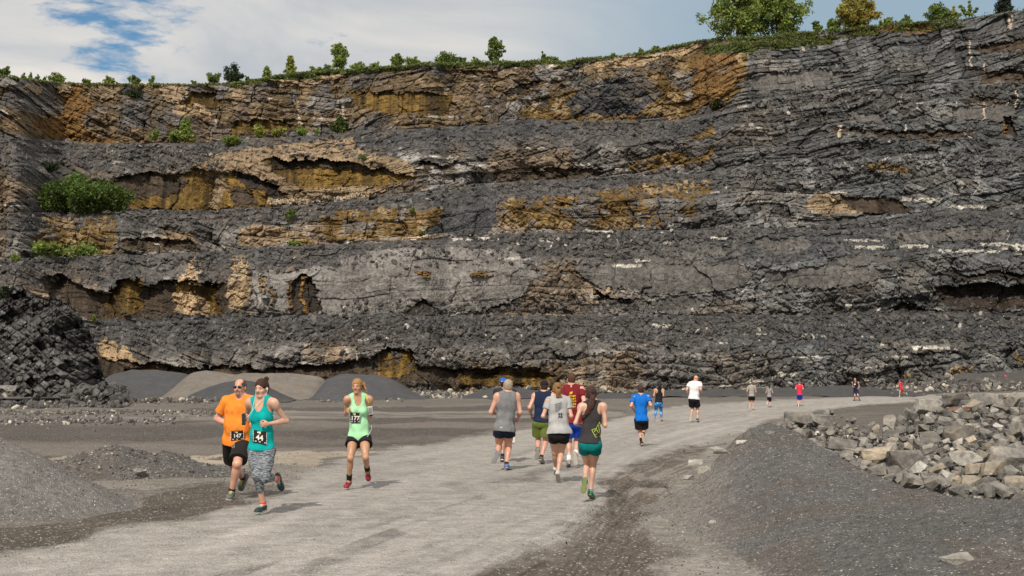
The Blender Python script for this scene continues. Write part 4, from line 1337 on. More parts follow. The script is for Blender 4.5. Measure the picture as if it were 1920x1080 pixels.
# colour and relief patches on the face, outlines in photograph pixels: (kind, recess in metres, polygon)
OCH, TAN, BRN, SMO, DRK, LGT, BLKP, FIN, RUS, GRN, SND = 'ochre tan brown smooth dark light black fine rust green sand'.split()
PATCH = [
    (BRN, 0, [(-200, 140), (1330, 60), (1410, 90), (1330, 225), (1000, 232), (640, 262), (420, 270), (0, 265), (-200, 265)]),
    (RUS, 0, [(118, 168), (150, 160), (175, 200), (150, 235), (180, 262), (90, 262), (60, 232), (120, 215)]),
    (RUS, 0, [(60, 225), (170, 245), (240, 268), (120, 266)]),
    (OCH, 1.4, [(655, 168), (745, 172), (850, 178), (838, 212), (720, 214), (672, 196)]),
    (OCH, 1.2, [(340, 172), (400, 178), (422, 196), (385, 212), (352, 194)]),
    (OCH, 1.0, [(450, 224), (560, 224), (545, 248), (425, 256)]),
    (SND, -0.3, [(330, 188), (388, 206), (391, 222), (370, 226), (322, 206)]),
    (TAN, -0.5, [(42, 160), (78, 162), (84, 176), (55, 174)]), (TAN, -0.5, [(100, 160), (130, 158), (136, 174), (108, 176)]),
    (TAN, -0.4, [(180, 164), (232, 168), (215, 184), (186, 184)]), (TAN, -0.5, [(292, 160), (342, 162), (338, 192), (305, 186)]),
    (TAN, -0.5, [(505, 150), (560, 140), (566, 160), (520, 166)]), (TAN, -0.4, [(566, 150), (650, 136), (650, 148), (580, 162)]),
    (TAN, 0, [(438, 150), (452, 160), (456, 190), (440, 200), (430, 176)]),
    (TAN, -0.2, [(560, 190), (568, 200), (574, 232), (562, 234)]),
    (OCH, 0.3, [(1292, 96), (1400, 84), (1412, 150), (1372, 190), (1330, 214), (1250, 226), (980, 229), (958, 214), (1000, 192), (1150, 150), (1262, 132)]),
    (DRK, 0, [(1120, 150), (1200, 140), (1240, 180), (1180, 215), (1080, 220), (1060, 190)]),
    (RUS, 0, [(1300, 110), (1380, 96), (1392, 150), (1350, 190), (1300, 205)]),
    (SND, -0.5, [(1085, 130), (1150, 110), (1215, 100), (1312, 84), (1314, 96), (1200, 120), (1112, 136)]),
    (TAN, -0.4, [(900, 136), (960, 130), (980, 138), (920, 146)]),
    (LGT, -0.2, [(948, 196), (1000, 175), (1036, 154), (1042, 158), (992, 192), (955, 206)]),
    (BLKP, 0.8, [(945, 173), (985, 160), (1014, 150), (1004, 165), (958, 179)]),
    (FIN, 0, [(640, 262), (760, 246), (900, 236), (1000, 226), (1080, 232), (1050, 244), (900, 256), (760, 262), (660, 276)]),
    (OCH, 1.4, [(242, 332), (300, 322), (390, 316), (470, 338), (505, 362), (520, 384), (440, 392), (250, 394), (215, 380), (205, 362)]),
    (TAN, -0.3, [(392, 296), (440, 284), (500, 270), (600, 262), (662, 264), (692, 292), (760, 302), (782, 322), (758, 348), (700, 360), (600, 380), (545, 384), (525, 362), (490, 336), (440, 318), (400, 322), (360, 312)]),
    (BLKP, 1.6, [(430, 318), (480, 330), (540, 362), (530, 374), (490, 362), (440, 340)]),
    (OCH, 2.2, [(494, 302), (560, 298), (640, 302), (720, 316), (782, 332), (760, 345), (690, 350), (560, 352), (528, 336)]),
    (BRN, 1.6, [(205, 335), (300, 322), (350, 336), (330, 360), (280, 372), (225, 380)]), (TAN, .6, [(385, 318), (425, 325), (428, 352), (405, 390), (388, 385), (398, 350)]),
    (BRN, 1.2, [(430, 352), (470, 356), (480, 384), (440, 390)]), (BRN, 2.2, [(500, 300), (640, 300), (760, 326), (700, 322), (560, 314), (520, 318)]),
    (BRN, 1.2, [(775, 310), (850, 304), (905, 312), (840, 322), (780, 324)]),
    (LGT, 0, [(790, 336), (860, 330), (926, 324), (930, 346), (850, 356), (790, 362)]),
    (LGT, 0, [(730, 288), (800, 284), (860, 302), (930, 326), (850, 334), (770, 312)]),
    (LGT, 0, [(680, 250), (720, 262), (770, 280), (720, 286), (672, 270)]),
    (OCH, 0.2, [(1180, 300), (1280, 281), (1330, 226), (1348, 262), (1330, 300), (1240, 318), (1180, 318)]),
    (BRN, 0.8, [(960, 322), (1060, 314), (1130, 320), (1180, 310), (1090, 338), (1000, 345), (960, 340)]),
    (OCH, 0, [(78, 405), (210, 398), (220, 450), (215, 475), (70, 479), (65, 440), (95, 420)]),
    (TAN, -0.3, [(114, 404), (148, 406), (146, 428), (118, 426)]),
    (GRN, 0, [(50, 462), (110, 456), (205, 474), (60, 484)]),
    (TAN, 0, [(305, 435), (362, 432), (382, 466), (330, 469)]),
    (TAN, 0, [(450, 426), (520, 420), (564, 440), (540, 459), (460, 463), (445, 450)]),
    (BRN, 0.8, [(225, 450), (300, 445), (380, 455), (378, 470), (240, 474)]),
    (OCH, 0, [(600, 402), (700, 386), (832, 388), (838, 402), (800, 440), (760, 448), (640, 455), (560, 456), (560, 440), (600, 428)]),
    (FIN, 0, [(826, 378), (896, 350), (934, 366), (920, 430), (872, 441), (786, 444), (826, 410)]),
    (OCH, 0, [(925, 392), (960, 376), (1080, 368), (1200, 345), (1335, 338), (1332, 402), (1250, 420), (1180, 430), (1060, 430), (940, 422)]),
    (TAN, 0.1, [(1506, 388), (1530, 366), (1580, 368), (1606, 396), (1574, 404), (1520, 393)]),
    (BRN, 1.0, [(1560, 370), (1680, 374), (1726, 394), (1640, 404), (1606, 396), (1580, 376)]),
    (BRN, 1.8, [(62, 515), (120, 518), (180, 548), (228, 556), (262, 532), (330, 524), (420, 528), (436, 580), (400, 600), (330, 604), (200, 612), (140, 586), (90, 560)]),
    (OCH, 1.8, [(215, 530), (270, 518), (268, 560), (245, 606), (192, 602)]),
    (OCH, 1.8, [(330, 528), (404, 530), (418, 600), (382, 600), (350, 568)]),
    (SND, 0.1, [(345, 492), (372, 474), (374, 532), (332, 524)]),
    (SND, 0.1, [(437, 492), (466, 470), (456, 560), (446, 584), (430, 576)]),
    (SND, -0.2, [(325, 552), (350, 544), (392, 570), (392, 596), (350, 602), (325, 576)]),
    (SMO, 0.0, [(470, 512), (600, 500), (640, 500), (700, 468), (862, 452), (960, 470), (1010, 520), (960, 572), (900, 576), (800, 590), (640, 592), (605, 592), (540, 588), (470, 575)]),
    (SMO, 0.0, [(640, 482), (690, 500), (740, 560), (742, 590), (640, 590)]),
    (BLKP, 1.2, [(546, 528), (575, 515), (600, 540), (602, 588), (550, 590)]),
    (RUS, 0.6, [(540, 530), (548, 524), (548, 584), (541, 584)]), (RUS, 0.9, [(568, 524), (577, 524), (577, 588), (569, 588)]),
    (OCH, 0.2, [(490, 520), (500, 516), (500, 560), (492, 560)]), (OCH, 0.2, [(505, 540), (513, 538), (512, 580), (506, 580)]),
    (BLKP, 1.4, [(742, 586), (770, 572), (800, 560), (815, 580), (862, 584), (960, 570), (985, 545), (980, 576), (900, 592), (760, 592)]),
    (RUS, 0, [(772, 506), (806, 504), (802, 520), (782, 516)]), (OCH, 0, [(880, 510), (926, 511), (922, 518), (884, 517)]),
    (BLKP, 1.8, [(1100, 541), (1140, 556), (1200, 561), (1250, 566), (1200, 576), (1120, 562)]),
    (SMO, 0.3, [(1420, 446), (1500, 440), (1516, 460), (1490, 473), (1408, 471)]),
    (SMO, 0.2, [(1440, 512), (1500, 500), (1640, 500), (1700, 506), (1600, 534), (1520, 541), (1436, 541)]),
    (SMO, 0.2, [(1080, 500), (1240, 480), (1400, 500), (1420, 530), (1280, 552), (1120, 540)]),
    (SMO, 0.15, [(1000, 640), (1100, 630), (1160, 650), (1060, 668)]), (SMO, 0.15, [(700, 625), (800, 618), (840, 640), (740, 652)]), (SMO, 0.2, [(1560, 480), (1640, 474), (1700, 486), (1600, 496)]),
    (SMO, 0.2, [(1200, 452), (1330, 450), (1390, 476), (1260, 486)]), (SMO, 0.2, [(250, 496), (340, 490), (345, 514), (260, 518)]), (SMO, 0.2, [(1640, 440), (1740, 425), (1900, 430), (1880, 452), (1700, 456)]),
    (SMO, 0.3, [(1400, 150), (1520, 128), (1600, 135), (1540, 160), (1430, 175)]), (SMO, 0.3, [(1180, 560), (1300, 556), (1340, 575), (1220, 584)]), (SMO, 0.2, [(1900, 640), (1700, 634), (1640, 650), (1760, 662)]),
    (BLKP, 3.0, [(1745, 542), (1860, 532), (2040, 538), (2040, 578), (1800, 584), (1755, 566)]),
    (BLKP, 1.8, [(1655, 578), (1700, 570), (1790, 590), (1700, 592)]),
    (BLKP, 1.2, [(1760, 514), (2040, 512), (2040, 524), (1800, 526)]),
    (BRN, 2.2, [(1850, 560), (1920, 555), (1980, 570), (1860, 578)]),
    (FIN, 0, [(1080, 590), (1500, 588), (2100, 584), (2100, 604), (1500, 605), (1280, 602)]),
    (FIN, 0, [(1700, 406), (1760, 398), (2100, 390), (2100, 408), (1740, 414)]),
    (FIN, 0, [(180, 600), (430, 592), (640, 590), (900, 590), (900, 610), (640, 614), (400, 618), (190, 630)]),
    (SND, 0, [(182, 640), (235, 648), (276, 682), (240, 690), (185, 674)]),
    (BRN, 2.0, [(182, 672), (232, 674), (330, 686), (500, 690), (640, 680), (740, 652), (778, 655), (790, 690), (1020, 686), (1064, 700), (1040, 722), (190, 722)]),
    (OCH, 2.0, [(232, 690), (300, 690), (330, 715), (240, 715)]), (OCH, 1.6, [(705, 668), (775, 655), (785, 690), (740, 710), (700, 700)]),
    (OCH, 2.0, [(860, 700), (1010, 690), (1050, 702), (1030, 720), (870, 722)]),
    (LGT, 0, [(968, 612), (1003, 618), (1001, 627), (972, 622)]),
    (BLKP, 2.0, [(1884, 215), (1900, 218), (1904, 258), (1892, 262), (1886, 240)]),
    (RUS, 0, [(1876, 225), (1884, 222), (1892, 262), (1882, 262)]),
    (BRN, 0.6, [(1815, 172), (1876, 190), (1880, 204), (1820, 186)]), (BRN, 0.8, [(1820, 82), (1930, 70), (2000, 70), (2000, 95), (1840, 100)]),
    (BRN, 0.7, [(1830, 132), (1920, 130), (2000, 135), (2000, 152), (1840, 155)]), (SMO, 0.5, [(1770, 195), (1900, 195), (1905, 228), (1800, 226)]),
    (BRN, 0.6, [(1560, 240), (1700, 245), (1820, 244), (1820, 262), (1650, 258), (1560, 250)]), (SMO, 0.4, [(1590, 212), (1660, 216), (1655, 232), (1590, 228)]),
    (OCH, 0, [(1620, 305), (1720, 312), (1700, 326), (1630, 320)]), (RUS, 0, [(1420, 60), (1500, 62), (1500, 74), (1420, 76)]), (RUS, 0, [(1600, 52), (1700, 44), (1770, 44), (1760, 60), (1600, 66)]),
    (TAN, -0.4, [(1480, 58), (1498, 56), (1500, 66), (1482, 68)]),
    (OCH, 0, [(1780, 690), (1830, 684), (1822, 704), (1780, 706)]), (OCH, 0, [(1690, 704), (1715, 700), (1712, 710), (1692, 710)]), (OCH, 0, [(1900, 660), (1960, 650), (1960, 680), (1905, 676)]),
    (LGT, 0, [(1280, 655), (1380, 660), (1430, 680), (1380, 690), (1300, 672)]),
    (GRN, 0, [(1318, 88), (1420, 74), (1540, 64), (1600, 62), (1560, 78), (1440, 92), (1330, 104)]), (GRN, 0, [(430, 156), (620, 134), (900, 120), (1060, 116), (1060, 124), (900, 128), (640, 142), (440, 164)]),
    (LGT, 0, [(1440, 402), (1500, 396), (1520, 410), (1450, 416)]),
]
# pale veins lying along the beds: (x0, x1, y, thickness)
VEINS = [(850, 885, 448, 7), (890, 935, 447, 8), (1010, 1052, 449, 9), (640, 665, 452, 6), (1688, 1765, 374, 10), (1775, 1845, 387, 8), (1600, 1660, 462, 7), (1690, 1745, 461, 6), (1760, 1870, 470, 7), (1840, 1925, 458, 8),
         (1880, 1925, 466, 7), (1150, 1200, 498, 7), (1190, 1215, 490, 5), (1085, 1110, 308, 6), (1155, 1180, 318, 6), (980, 1020, 276, 4), (940, 990, 484, 6), (800, 860, 294, 5), (820, 920, 308, 5), (1225, 1255, 612, 8), (1520, 1545, 630, 6),
         (1360, 1430, 712, 8), (1450, 1500, 702, 8), (1515, 1535, 628, 6), (1700, 1790, 652, 5), (1720, 1760, 650, 6), (1340, 1375, 722, 6), (1490, 1540, 670, 6), (1850, 1880, 668, 5), (1500, 1530, 633, 4), (1550, 1580, 608, 4), (1400, 1440, 625, 4),
         (1290, 1310, 620, 8), (1585, 1650, 450, 4), (1560, 1600, 360, 4), (1480, 1540, 362, 5), (1420, 1450, 378, 4), (1780, 1840, 364, 4), (1240, 1275, 452, 4), (1330, 1370, 447, 5), (1100, 1150, 433, 5), (1660, 1700, 668, 5), (1600, 1640, 690, 5)]
# steep calcite veins: (x, y0, y1, width)
VVEINS = [(1575, 234, 258, 5), (1502, 85, 95, 4), (1568, 118, 124, 3), (1820, 75, 130, 3), (1895, 25, 55, 5), (1690, 178, 198, 2), (1700, 232, 246, 2), (1905, 170, 200, 4), (1846, 192, 228, 3), (1890, 432, 450, 2), (1625, 700, 722, 2.5), (507, 178, 190, 4), (643, 192, 222, 5), (562, 196, 236, 3), (1846, 120, 135, 2)]


def beds(S, N, thick, length, seed):
    """random proud or recessed blocks in courses: returns protrusion -0.5..0.5 and a random tone"""
    nn = N / thick
    lay = np.floor(nn); fn = nn - lay
    wid = length * (0.5 + 1.2 * h1(lay, np.int64(seed)))
    ss = S / wid + h1(lay, np.int64(seed + 1)) * 37
    cell = np.floor(ss); fs = ss - cell
    a = h1(lay, cell, np.int64(seed + 2)); b = h1(lay, cell, np.int64(seed + 3)); c = h1(lay, cell, np.int64(seed + 4)); la = h1(lay, np.int64(seed + 5))
    p = (a - 0.5) * 0.9 + (la - 0.5) * 0.3 + (b - 0.5) * 0.7 * (fs - 0.5) * 2 * 0.5 + (0.35 + 0.6 * (c - 0.5)) * (fn - 0.5) * 0.6
    crack = np.minimum(np.minimum(fn, 1 - fn) * thick, np.minimum(fs, 1 - fs) * wid)
    return p, a, crack


def px_noise(px, py, seed, amp, sc=0.035):
    return (fbm(px * sc, py * sc * 1.6, 0, 4, seed, 0.6) - 0.5) * amp


pxs = np.concatenate([np.linspace(-780, -70, 90), np.linspace(-64, 1984, 1536), np.linspace(1992, 2650, 90)])
nc = len(pxs)
D0 = np.interp(pxs, [-800, 0, 400, 1000, 1400, 1700, 1920, 2300, 2700], [118, 148, 152, 154, 153, 150, 144, 126, 105])
D0 = D0 + (vnoise(pxs * 0.008, 0.0, 0, 3) - .5) * 7 + (vnoise(pxs * 0.025, 0.0, 0, 4) - .5) * 3
rows_px, rows_py, rows_d, rows_k, rows_t = [], [], [], [], []
RN = []
for k in range(6):
    r = np.interp(pxs, *zip(*RIDGE[k]))
    if k: r = r + (fbm(pxs * 0.02, k * 7.3, 0, 5, 20 + k, 0.6) - 0.5) * (10 if k < 5 else 7)
    RN.append(r)
Dst = D0.copy()
NR = [0, 118, 112, 92, 112, 150]
for k in range(1, 6):
    t = np.linspace(0, 1, NR[k])
    yb, yt = RN[k - 1] + (4 if k > 1 else 0), RN[k]
    hm = (yb - yt) / F * Dst
    lean = np.empty((len(t), nc))
    rightside = sstep(1330, 1450, pxs) if k >= 3 else 0 * pxs
    leftside = 1 - sstep(-60, 190, pxs) if k in (3, 4) else 0 * pxs
    bigl = np.where(rightside > 0, 0.55, 0.0) * rightside + 0.3 * leftside
    br = 0.52 + 0.16 * (fbm(pxs * 0.012, k * 3.1, 0, 3, 90 + k) - .5) * 2
    for i, tt in enumerate(t):
        low = np.minimum(tt, br); hi = np.maximum(tt - br, 0)
        # talus heaped at the foot of the face in places
        lean[i] = (low * 0.14 + hi * (0.85 if k < 5 else 0.45)) * (1 - np.maximum(rightside, leftside)) + tt * (0.12 + bigl)
    d = Dst[None, :] + lean * hm[None, :]
    for i, tt in enumerate(t):
        rows_px.append(pxs); rows_py.append(yb + (yt - yb) * tt); rows_d.append(d[i]); rows_k.append(np.full(nc, k)); rows_t.append(np.full(nc, tt))
    if k < 5:
        Dst = d[-1] + np.interp(pxs, *zip(*SETB[k]))
CPX, CPY, CD, CK, CT = [np.array(a) for a in (rows_px, rows_py, rows_d, rows_k, rows_t)]
P0 = at(CPX, CPY, CD)
shape = CPX.shape
x, z, y = P0[..., 0].ravel(), P0[..., 2].ravel(), P0[..., 1].ravel()
px, py, kk, tt = CPX.ravel(), CPY.ravel(), CK.ravel(), CT.ravel()
# bedding: dips left-to-right on the upper left, rises to the right on the right hand side
slope = np.interp(px, [-800, 0, 300, 600, 1000, 1300, 1600, 1920, 2700], [-.35, -.35, -.25, .02, .03, .02, .10, .10, .1])
slope = slope + np.where(kk >= 4, np.interp(px, [-100, 300, 700, 1100, 1300, 1500, 2600], [-.2, -.2, .05, .28, .25, .12, .1]), 0)
wp = (fbm(x * 0.045, z * 0.07, 0, 3, 101) - .5) * 5 + (fbm(x * 0.22, z * 0.3, 0, 3, 102) - .5) * 0.9
# slope must be integrated rather than multiplied, so the beds stay continuous
pxr = np.linspace(-780, 2650, 800)
for lev in (0, 1):
    sl = np.interp(pxr, [-800, 0, 300, 600, 1000, 1300, 1600, 1920, 2700], [-.35, -.35, -.25, .02, .03, .02, .10, .10, .1])
    if lev: sl = sl + np.interp(pxr, [-100, 300, 700, 1100, 1300, 1500, 2600], [-.2, -.2, .05, .28, .25, .12, .1])
    cum = np.cumsum(sl) * (pxr[1] - pxr[0]) / F * 155
    if lev == 0: N0 = z - np.interp(px, pxr, cum)
    else: N1 = z - np.interp(px, pxr, cum)
NB = np.where(kk >= 4, N1 + 500, N0) + wp
SB = x + (fbm(x * 0.3, z * 0.3, 0, 3, 103) - .5) * 2.5
ja = sstep(.47, .56, fbm(x * .055, z * .09, 4, 3, 140)); jb = sstep(.5, .6, fbm(x * .07, z * .1, 8, 3, 141))
# joint sets: in places the rock breaks across the beds instead of along them
def joint(ang, th_, ln_, seed):
    ca, sa = math.cos(ang), math.sin(ang)
    w_ = (fbm(x * .35, z * .35, 0, 3, seed) - .5) * 1.6
    return beds(x * ca + z * sa + w_, -x * sa + z * ca + w_, th_, ln_, seed + 3)
p1, c1, k1 = beds(SB, NB, 1.9, 5.5, 11)
p2, c2, k2 = beds(SB + 3, NB + (fbm(x * 0.8, z * 0.8, 0, 3, 104) - .5) * 0.5, 0.72, 2.3, 29)
p3, c3, k3 = beds(SB * 1.0 + 7, NB + (fbm(x * 1.7, z * 1.7, 0, 3, 105) - .5) * 0.35, 0.30, 0.9, 47)
q1_, d1_, e1_ = joint(.95, 1.3, 2.4, 150); q2_, d2_, e2_ = joint(-.6, .8, 1.5, 160); q3_, d3_, e3_ = joint(.5, .38, .75, 170)
P2old = p2
p2 = p2 * (1 - ja) + (q1_ * .8 + q2_ * .7) * ja
p3 = p3 * (1 - jb) + q3_ * 1.25 * jb
c2 = c2 * (1 - ja) + d2_ * ja; c3 = c3 * (1 - jb) + d3_ * jb; k2 = k2 * (1 - ja) + e2_ * ja
big_ = (fbm(x * .10, z * .14, 2, 3, 181) - .5) * 3.0
fb = fbm(x * 0.5, z * 0.5, y * 0.1, 5, 106, 0.55) - 0.5
fb2 = fbm(x * 2.6, z * 2.6, 0, 3, 107) - 0.5
ridged = np.abs(fbm(x * 0.16, z * 0.34, 0, 4, 108) - 0.5) * 2
rough = np.ones(px.shape)
wx = px + px_noise(px, py, 201, 34) + px_noise(px, py, 203, 10, 0.15)
wy = py + px_noise(px, py, 202, 22) + px_noise(px, py, 204, 8, 0.15)
rec = np.zeros(px.shape)
tone = (0.58 + 0.85 * c2) * (0.8 + 0.4 * c3) * (0.75 + 0.5 * c1)
mott = fbm(x * 0.12, z * 0.2, 0, 4, 109)
grey = np.array([0.104, 0.096, 0.088])
col = grey[None, :] * tone[:, None] * (0.72 + 0.56 * mott)[:, None]
# warm weathering scattered through the grey
warm = sstep(0.52, 0.68, fbm(x * 0.16, z * 0.3, 5, 4, 110)) * np.interp(px, [-100, 1150, 1450, 2600], [1, .9, .3, .3])
col = col * (1 + warm[:, None] * np.array([0.45, 0.2, -0.08])[None, :])
scr = sstep(.52, .66, tt + .22 * (mott - .5) + px_noise(px, py, 212, .35)) * (kk < 5) * (1 - sstep(1330, 1430, px) * (kk >= 3))
col = col * (1 + .28 * (1 - scr) * (kk <= 3))[:, None]
col = col * (1 - .75 * scr[:, None]) + (np.array([.073, .070, .069])[None, :] * (.65 + .7 * c3)[:, None]) * .75 * scr[:, None]
rt_ = np.interp(px, [1200, 1500], [0, 1])[:, None]
col = col * (1 - rt_ * np.array([.24, .16, .08])[None, :])
streak = vnoise(x * 2.2, z * 0.06, 0, 111) * 0.6 + vnoise(x * 6.0, z * 0.15, 0, 112) * 0.4
broken = np.ones(px.shape)
smooth_ = np.zeros(px.shape)


def setc(m, rgb, lo=0.55, hi=1.45, st=0.0, w=None):
    v = lo + (hi - lo) * (0.45 * c2 + 0.25 * c3 + 0.3 * mott)
    if st: v = v * (1 - st) + v * st * (0.2 + 1.6 * streak)
    t = np.array(rgb)[None, :] * v[:, None]
    if w is None: col[m] = t[m]
    else: col[m] = (col * (1 - w[:, None]) + t * w[:, None])[m]


seep = sstep(.58, .78, vnoise(x * .42, z * .05 + kk, 0, 195) * .7 + vnoise(x * 1.5, z * .1, 0, 196) * .3) * (1 - scr * .6)
sw = (seep * np.interp(px, [-100, 900, 1400, 2600], [.55, .45, .08, .08]))[:, None]
col = col * (1 - sw) + np.array([.115, .076, .034])[None, :] * (.5 + streak)[:, None] * sw
pv = sstep(.6, .8, vnoise(x * .7 + 40, z * .06 + kk, 0, 197)) * (1 - scr)
col = col * (1 + .45 * pv)[:, None]
patchy = fbm(x * 0.45, z * 0.6, 9, 4, 113)
for kind, r_, poly in PATCH:
    soft = in_poly(wx, wy, poly)
    if not soft.any(): continue
    m = soft
    if kind == BRN:
        if r_ == 0:
            setc(m, (0.105, 0.075, 0.042), w=sstep(.38, .54, patchy))
            setc(m, (0.185, 0.135, 0.08), w=sstep(.58, .68, patchy))
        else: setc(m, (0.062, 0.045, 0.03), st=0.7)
    elif kind == OCH:
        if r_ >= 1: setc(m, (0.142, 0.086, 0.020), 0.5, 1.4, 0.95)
        else:
            setc(m, (0.132, 0.082, 0.026), w=sstep(.36, .52, patchy))
            setc(m, (0.25, 0.178, 0.095), w=sstep(.58, .68, patchy))
    elif kind == TAN: setc(m, (0.235, 0.172, 0.108), 0.45, 1.5)
    elif kind == SND: setc(m, (0.34, 0.245, 0.145), 0.5, 1.4, .3)
    elif kind == RUS: setc(m, (0.175, 0.098, 0.034), 0.45, 1.4, 0.3)
    elif kind == SMO: setc(m, (0.175, 0.163, 0.150) if r_ == 0 else (.10, .094, .086), 0.7, 1.3, 0.22)
    elif kind == DRK: setc(m & (patchy > 0.45), (0.055, 0.055, 0.058))
    elif kind == LGT: setc(m, (0.25, 0.236, 0.22), w=sstep(.42, .58, patchy))
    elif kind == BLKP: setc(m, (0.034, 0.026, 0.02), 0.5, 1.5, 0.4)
    elif kind == FIN: setc(m, (0.060, 0.060, 0.062), 0.6, 1.4)
    elif kind == GRN: setc(m & (patchy > 0.4), (0.06, 0.075, 0.02))
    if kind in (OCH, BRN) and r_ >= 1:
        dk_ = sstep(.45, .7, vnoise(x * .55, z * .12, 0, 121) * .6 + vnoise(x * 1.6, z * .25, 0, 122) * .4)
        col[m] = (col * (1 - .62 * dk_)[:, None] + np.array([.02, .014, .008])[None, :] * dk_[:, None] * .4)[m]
    if kind == SMO: col[m] = (col * (.62 + .76 * fbm(x * .35, z * .55, 3, 4, 118))[:, None] * (1 - .2 * np.exp(-k1 / .07) * (c1 > .5))[:, None])[m]
    pl_ = np.array(poly, float); y1_, y0_ = pl_[:, 1].max(), pl_[:, 1].min(); x0_, x1_ = pl_[:, 0].min(), pl_[:, 0].max()
    ramp = sstep(0.0, 0.75, (y1_ - wy) / (y1_ - y0_)) * sstep(0, .16, (wx - x0_) / (x1_ - x0_)) * sstep(0, .16, (x1_ - wx) / (x1_ - x0_))
    if r_ > 0: rec[m] = np.maximum((r_ * ramp)[m], np.maximum(rec[m], 0) * .8)
    elif kind in (TAN, RUS): rec[m] = r_
    if kind == SMO: smooth_[m] = 0.96
    elif kind == FIN: smooth_[m] = 0.6
    elif kind in (OCH, BRN, BLKP) and r_ >= 1: smooth_[m] = 0.75
    else: smooth_[m] = 0
smooth_ = np.maximum(smooth_, .5 * scr * (rec <= 0))
# each bench carries a lip of finer spill, which keeps its edge crisp
lip = (tt > .90 - .06 * (mott - .5)) & (kk < 5) & ~((px > 1380) & (kk >= 3)) & ~((px < 60) & (kk >= 3))
smooth_[lip] = np.maximum(smooth_[lip], .55)
col[lip] = col[lip] * .35 + (np.array([.066, .064, .063])[None, :] * (.6 + .8 * c3)[:, None])[lip] * .65
# veins
for (a, b, yy, th) in VEINS:
    m = (np.abs(px - (a + b) / 2) < (b - a) / 2 + px_noise(px, py, 7, 30, 0.2)) & (np.abs(wy * 0.35 + py * 0.65 - yy - (px - a) * 0.02) < th * (0.12 + 0.5 * fbm(px * 0.12, py * 0.12, 0, 3, 77)))
    col[m] = (np.array([0.43, 0.40, 0.35])[None, :] * (0.7 + 0.5 * c3)[:, None])[m]
for (xx, a, b, w_) in VVEINS:
    m = (py > a) & (py < b) & (np.abs(px + px_noise(px, py, 8, 14, 0.1) - xx) < w_ * (0.25 + 0.7 * vnoise(px * 0.3, py * 0.3, 0, 9)))
    col[m] = (np.array([0.50, 0.42, 0.33])[None, :] * (0.7 + 0.5 * c3)[:, None])[m]
# slabs of pale limestone and stray pale blocks
pale = (h1(np.floor(NB / 0.24), np.floor(SB / 1.1 + h1(np.floor(NB / .24), np.int64(3)) * 9), np.int64(5)) > np.where((px > 1000) & (kk <= 2), 0.980, 0.992)) & (smooth_ < 0.5) & (vnoise(x * .15, z * .3, 0, 15) > 0.35)
col[pale] = (np.array([0.44, 0.41, 0.36])[None, :] * (0.35 + 0.8 * c2)[:, None])[pale]
# loose rubble on each upper slope
rub = sstep(0.60, 0.80, tt) * (1 - smooth_) * (kk < 5)
vx, vz = x * 1.9, z * 2.3
cr = h1(np.floor(vx + fb2 * 1.5), np.floor(vz + fb2 * 1.5), np.int64(77))
sh_rough = 1 - 0.80 * smooth_
disp = sh_rough * (1.35 * p1 * (0.35 + ridged * 1.2) + 0.75 * p2 + 0.34 * p3 + 0.6 * fb + 0.16 * fb2) + big_ * (1 - .5 * smooth_)
disp = disp - sh_rough * 0.22 * np.exp(-k2 / 0.07) - sh_rough * 0.3 * np.exp(-k1 / 0.12)
kx = x / 5.5 + (fbm(x * .08, z * .22, 6, 4, 190) - .5) * 1.6 + kk * .37
jd = np.abs(kx - np.floor(kx) - .5) * 5.5
jm = (h1(np.floor(kx), kk, np.int64(8)) > .35) * (1 - scr)
jm = jm * (1 - .75 * smooth_)
disp = disp - .6 * jm * np.exp(-jd / .13) + (h1(np.floor(kx + .5), kk, np.int64(12)) - .5) * .9 * (1 - scr)
disp = disp - smooth_ * .07 * np.exp(-k1 / .08) + smooth_ * .22 * p1
disp = disp * (1 - 0.35 * rub) + rub * (cr - .5) * 0.55
edge_fade = sstep(0.0, 0.05, tt) * 0.6 + 0.4
edge_fade = edge_fade * (1 - 0.5 * sstep(0.93, 1.0, tt))
disp = disp * edge_fade - rec * sstep(0.0, 0.04, tt)
# brow above the caves hangs a little forward
CDd = (CD.ravel() - disp)
jy = (fb2 * 0.8 + (p3 * 1.0)) * sh_rough * edge_fade
P1 = at(px, py + jy * (tt < 0.985), CDd).reshape(shape + (3,))
# benches: insert shelf rows between the levels so each step is a real floor
Vr, Cr = [], []
colr = col.reshape(shape + (3,))
r0 = 0
for k in range(1, 6):
    r1 = r0 + NR[k]
    Vr += [P1[i] for i in range(r0, r1)]; Cr += [colr[i] for i in range(r0, r1)]
    top = P1[r1 - 1]
    if k < 5:
        nxt = P1[r1]
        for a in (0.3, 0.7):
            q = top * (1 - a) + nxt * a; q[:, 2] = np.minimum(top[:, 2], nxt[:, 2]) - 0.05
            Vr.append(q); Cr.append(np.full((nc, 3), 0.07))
    else:
        for back, dz in ((1.0, 0.25), (4, 0.5), (20, -1), (250, -10)):
            q = top.copy(); dr = top - CAM; dr[:, 2] = 0; dr /= np.linalg.norm(dr, axis=1)[:, None]
            q += dr * back; q[:, 2] += dz
            Vr.append(q); Cr.append(np.tile(np.array([[0.06, 0.07, 0.025]]), (nc, 1)))
    r0 = r1
V = np.array(Vr); Cc = np.array(Cr)
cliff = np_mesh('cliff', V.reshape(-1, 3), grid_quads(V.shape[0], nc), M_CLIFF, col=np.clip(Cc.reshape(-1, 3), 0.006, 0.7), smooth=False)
tag(cliff, kind='structure', label='terraced dark slate quarry face with ochre stained overhangs')
LEV_TOP = {}
r0 = 0
for k in range(1, 6):
    r0 += NR[k]; LEV_TOP[k] = P1[r0 - 1]


def crest(k, px_):
    """point on the lip of bench k at picture column px_"""
    i = int(np.clip(np.searchsorted(pxs, px_), 0, nc - 1))
    return LEV_TOP[k][i].copy()


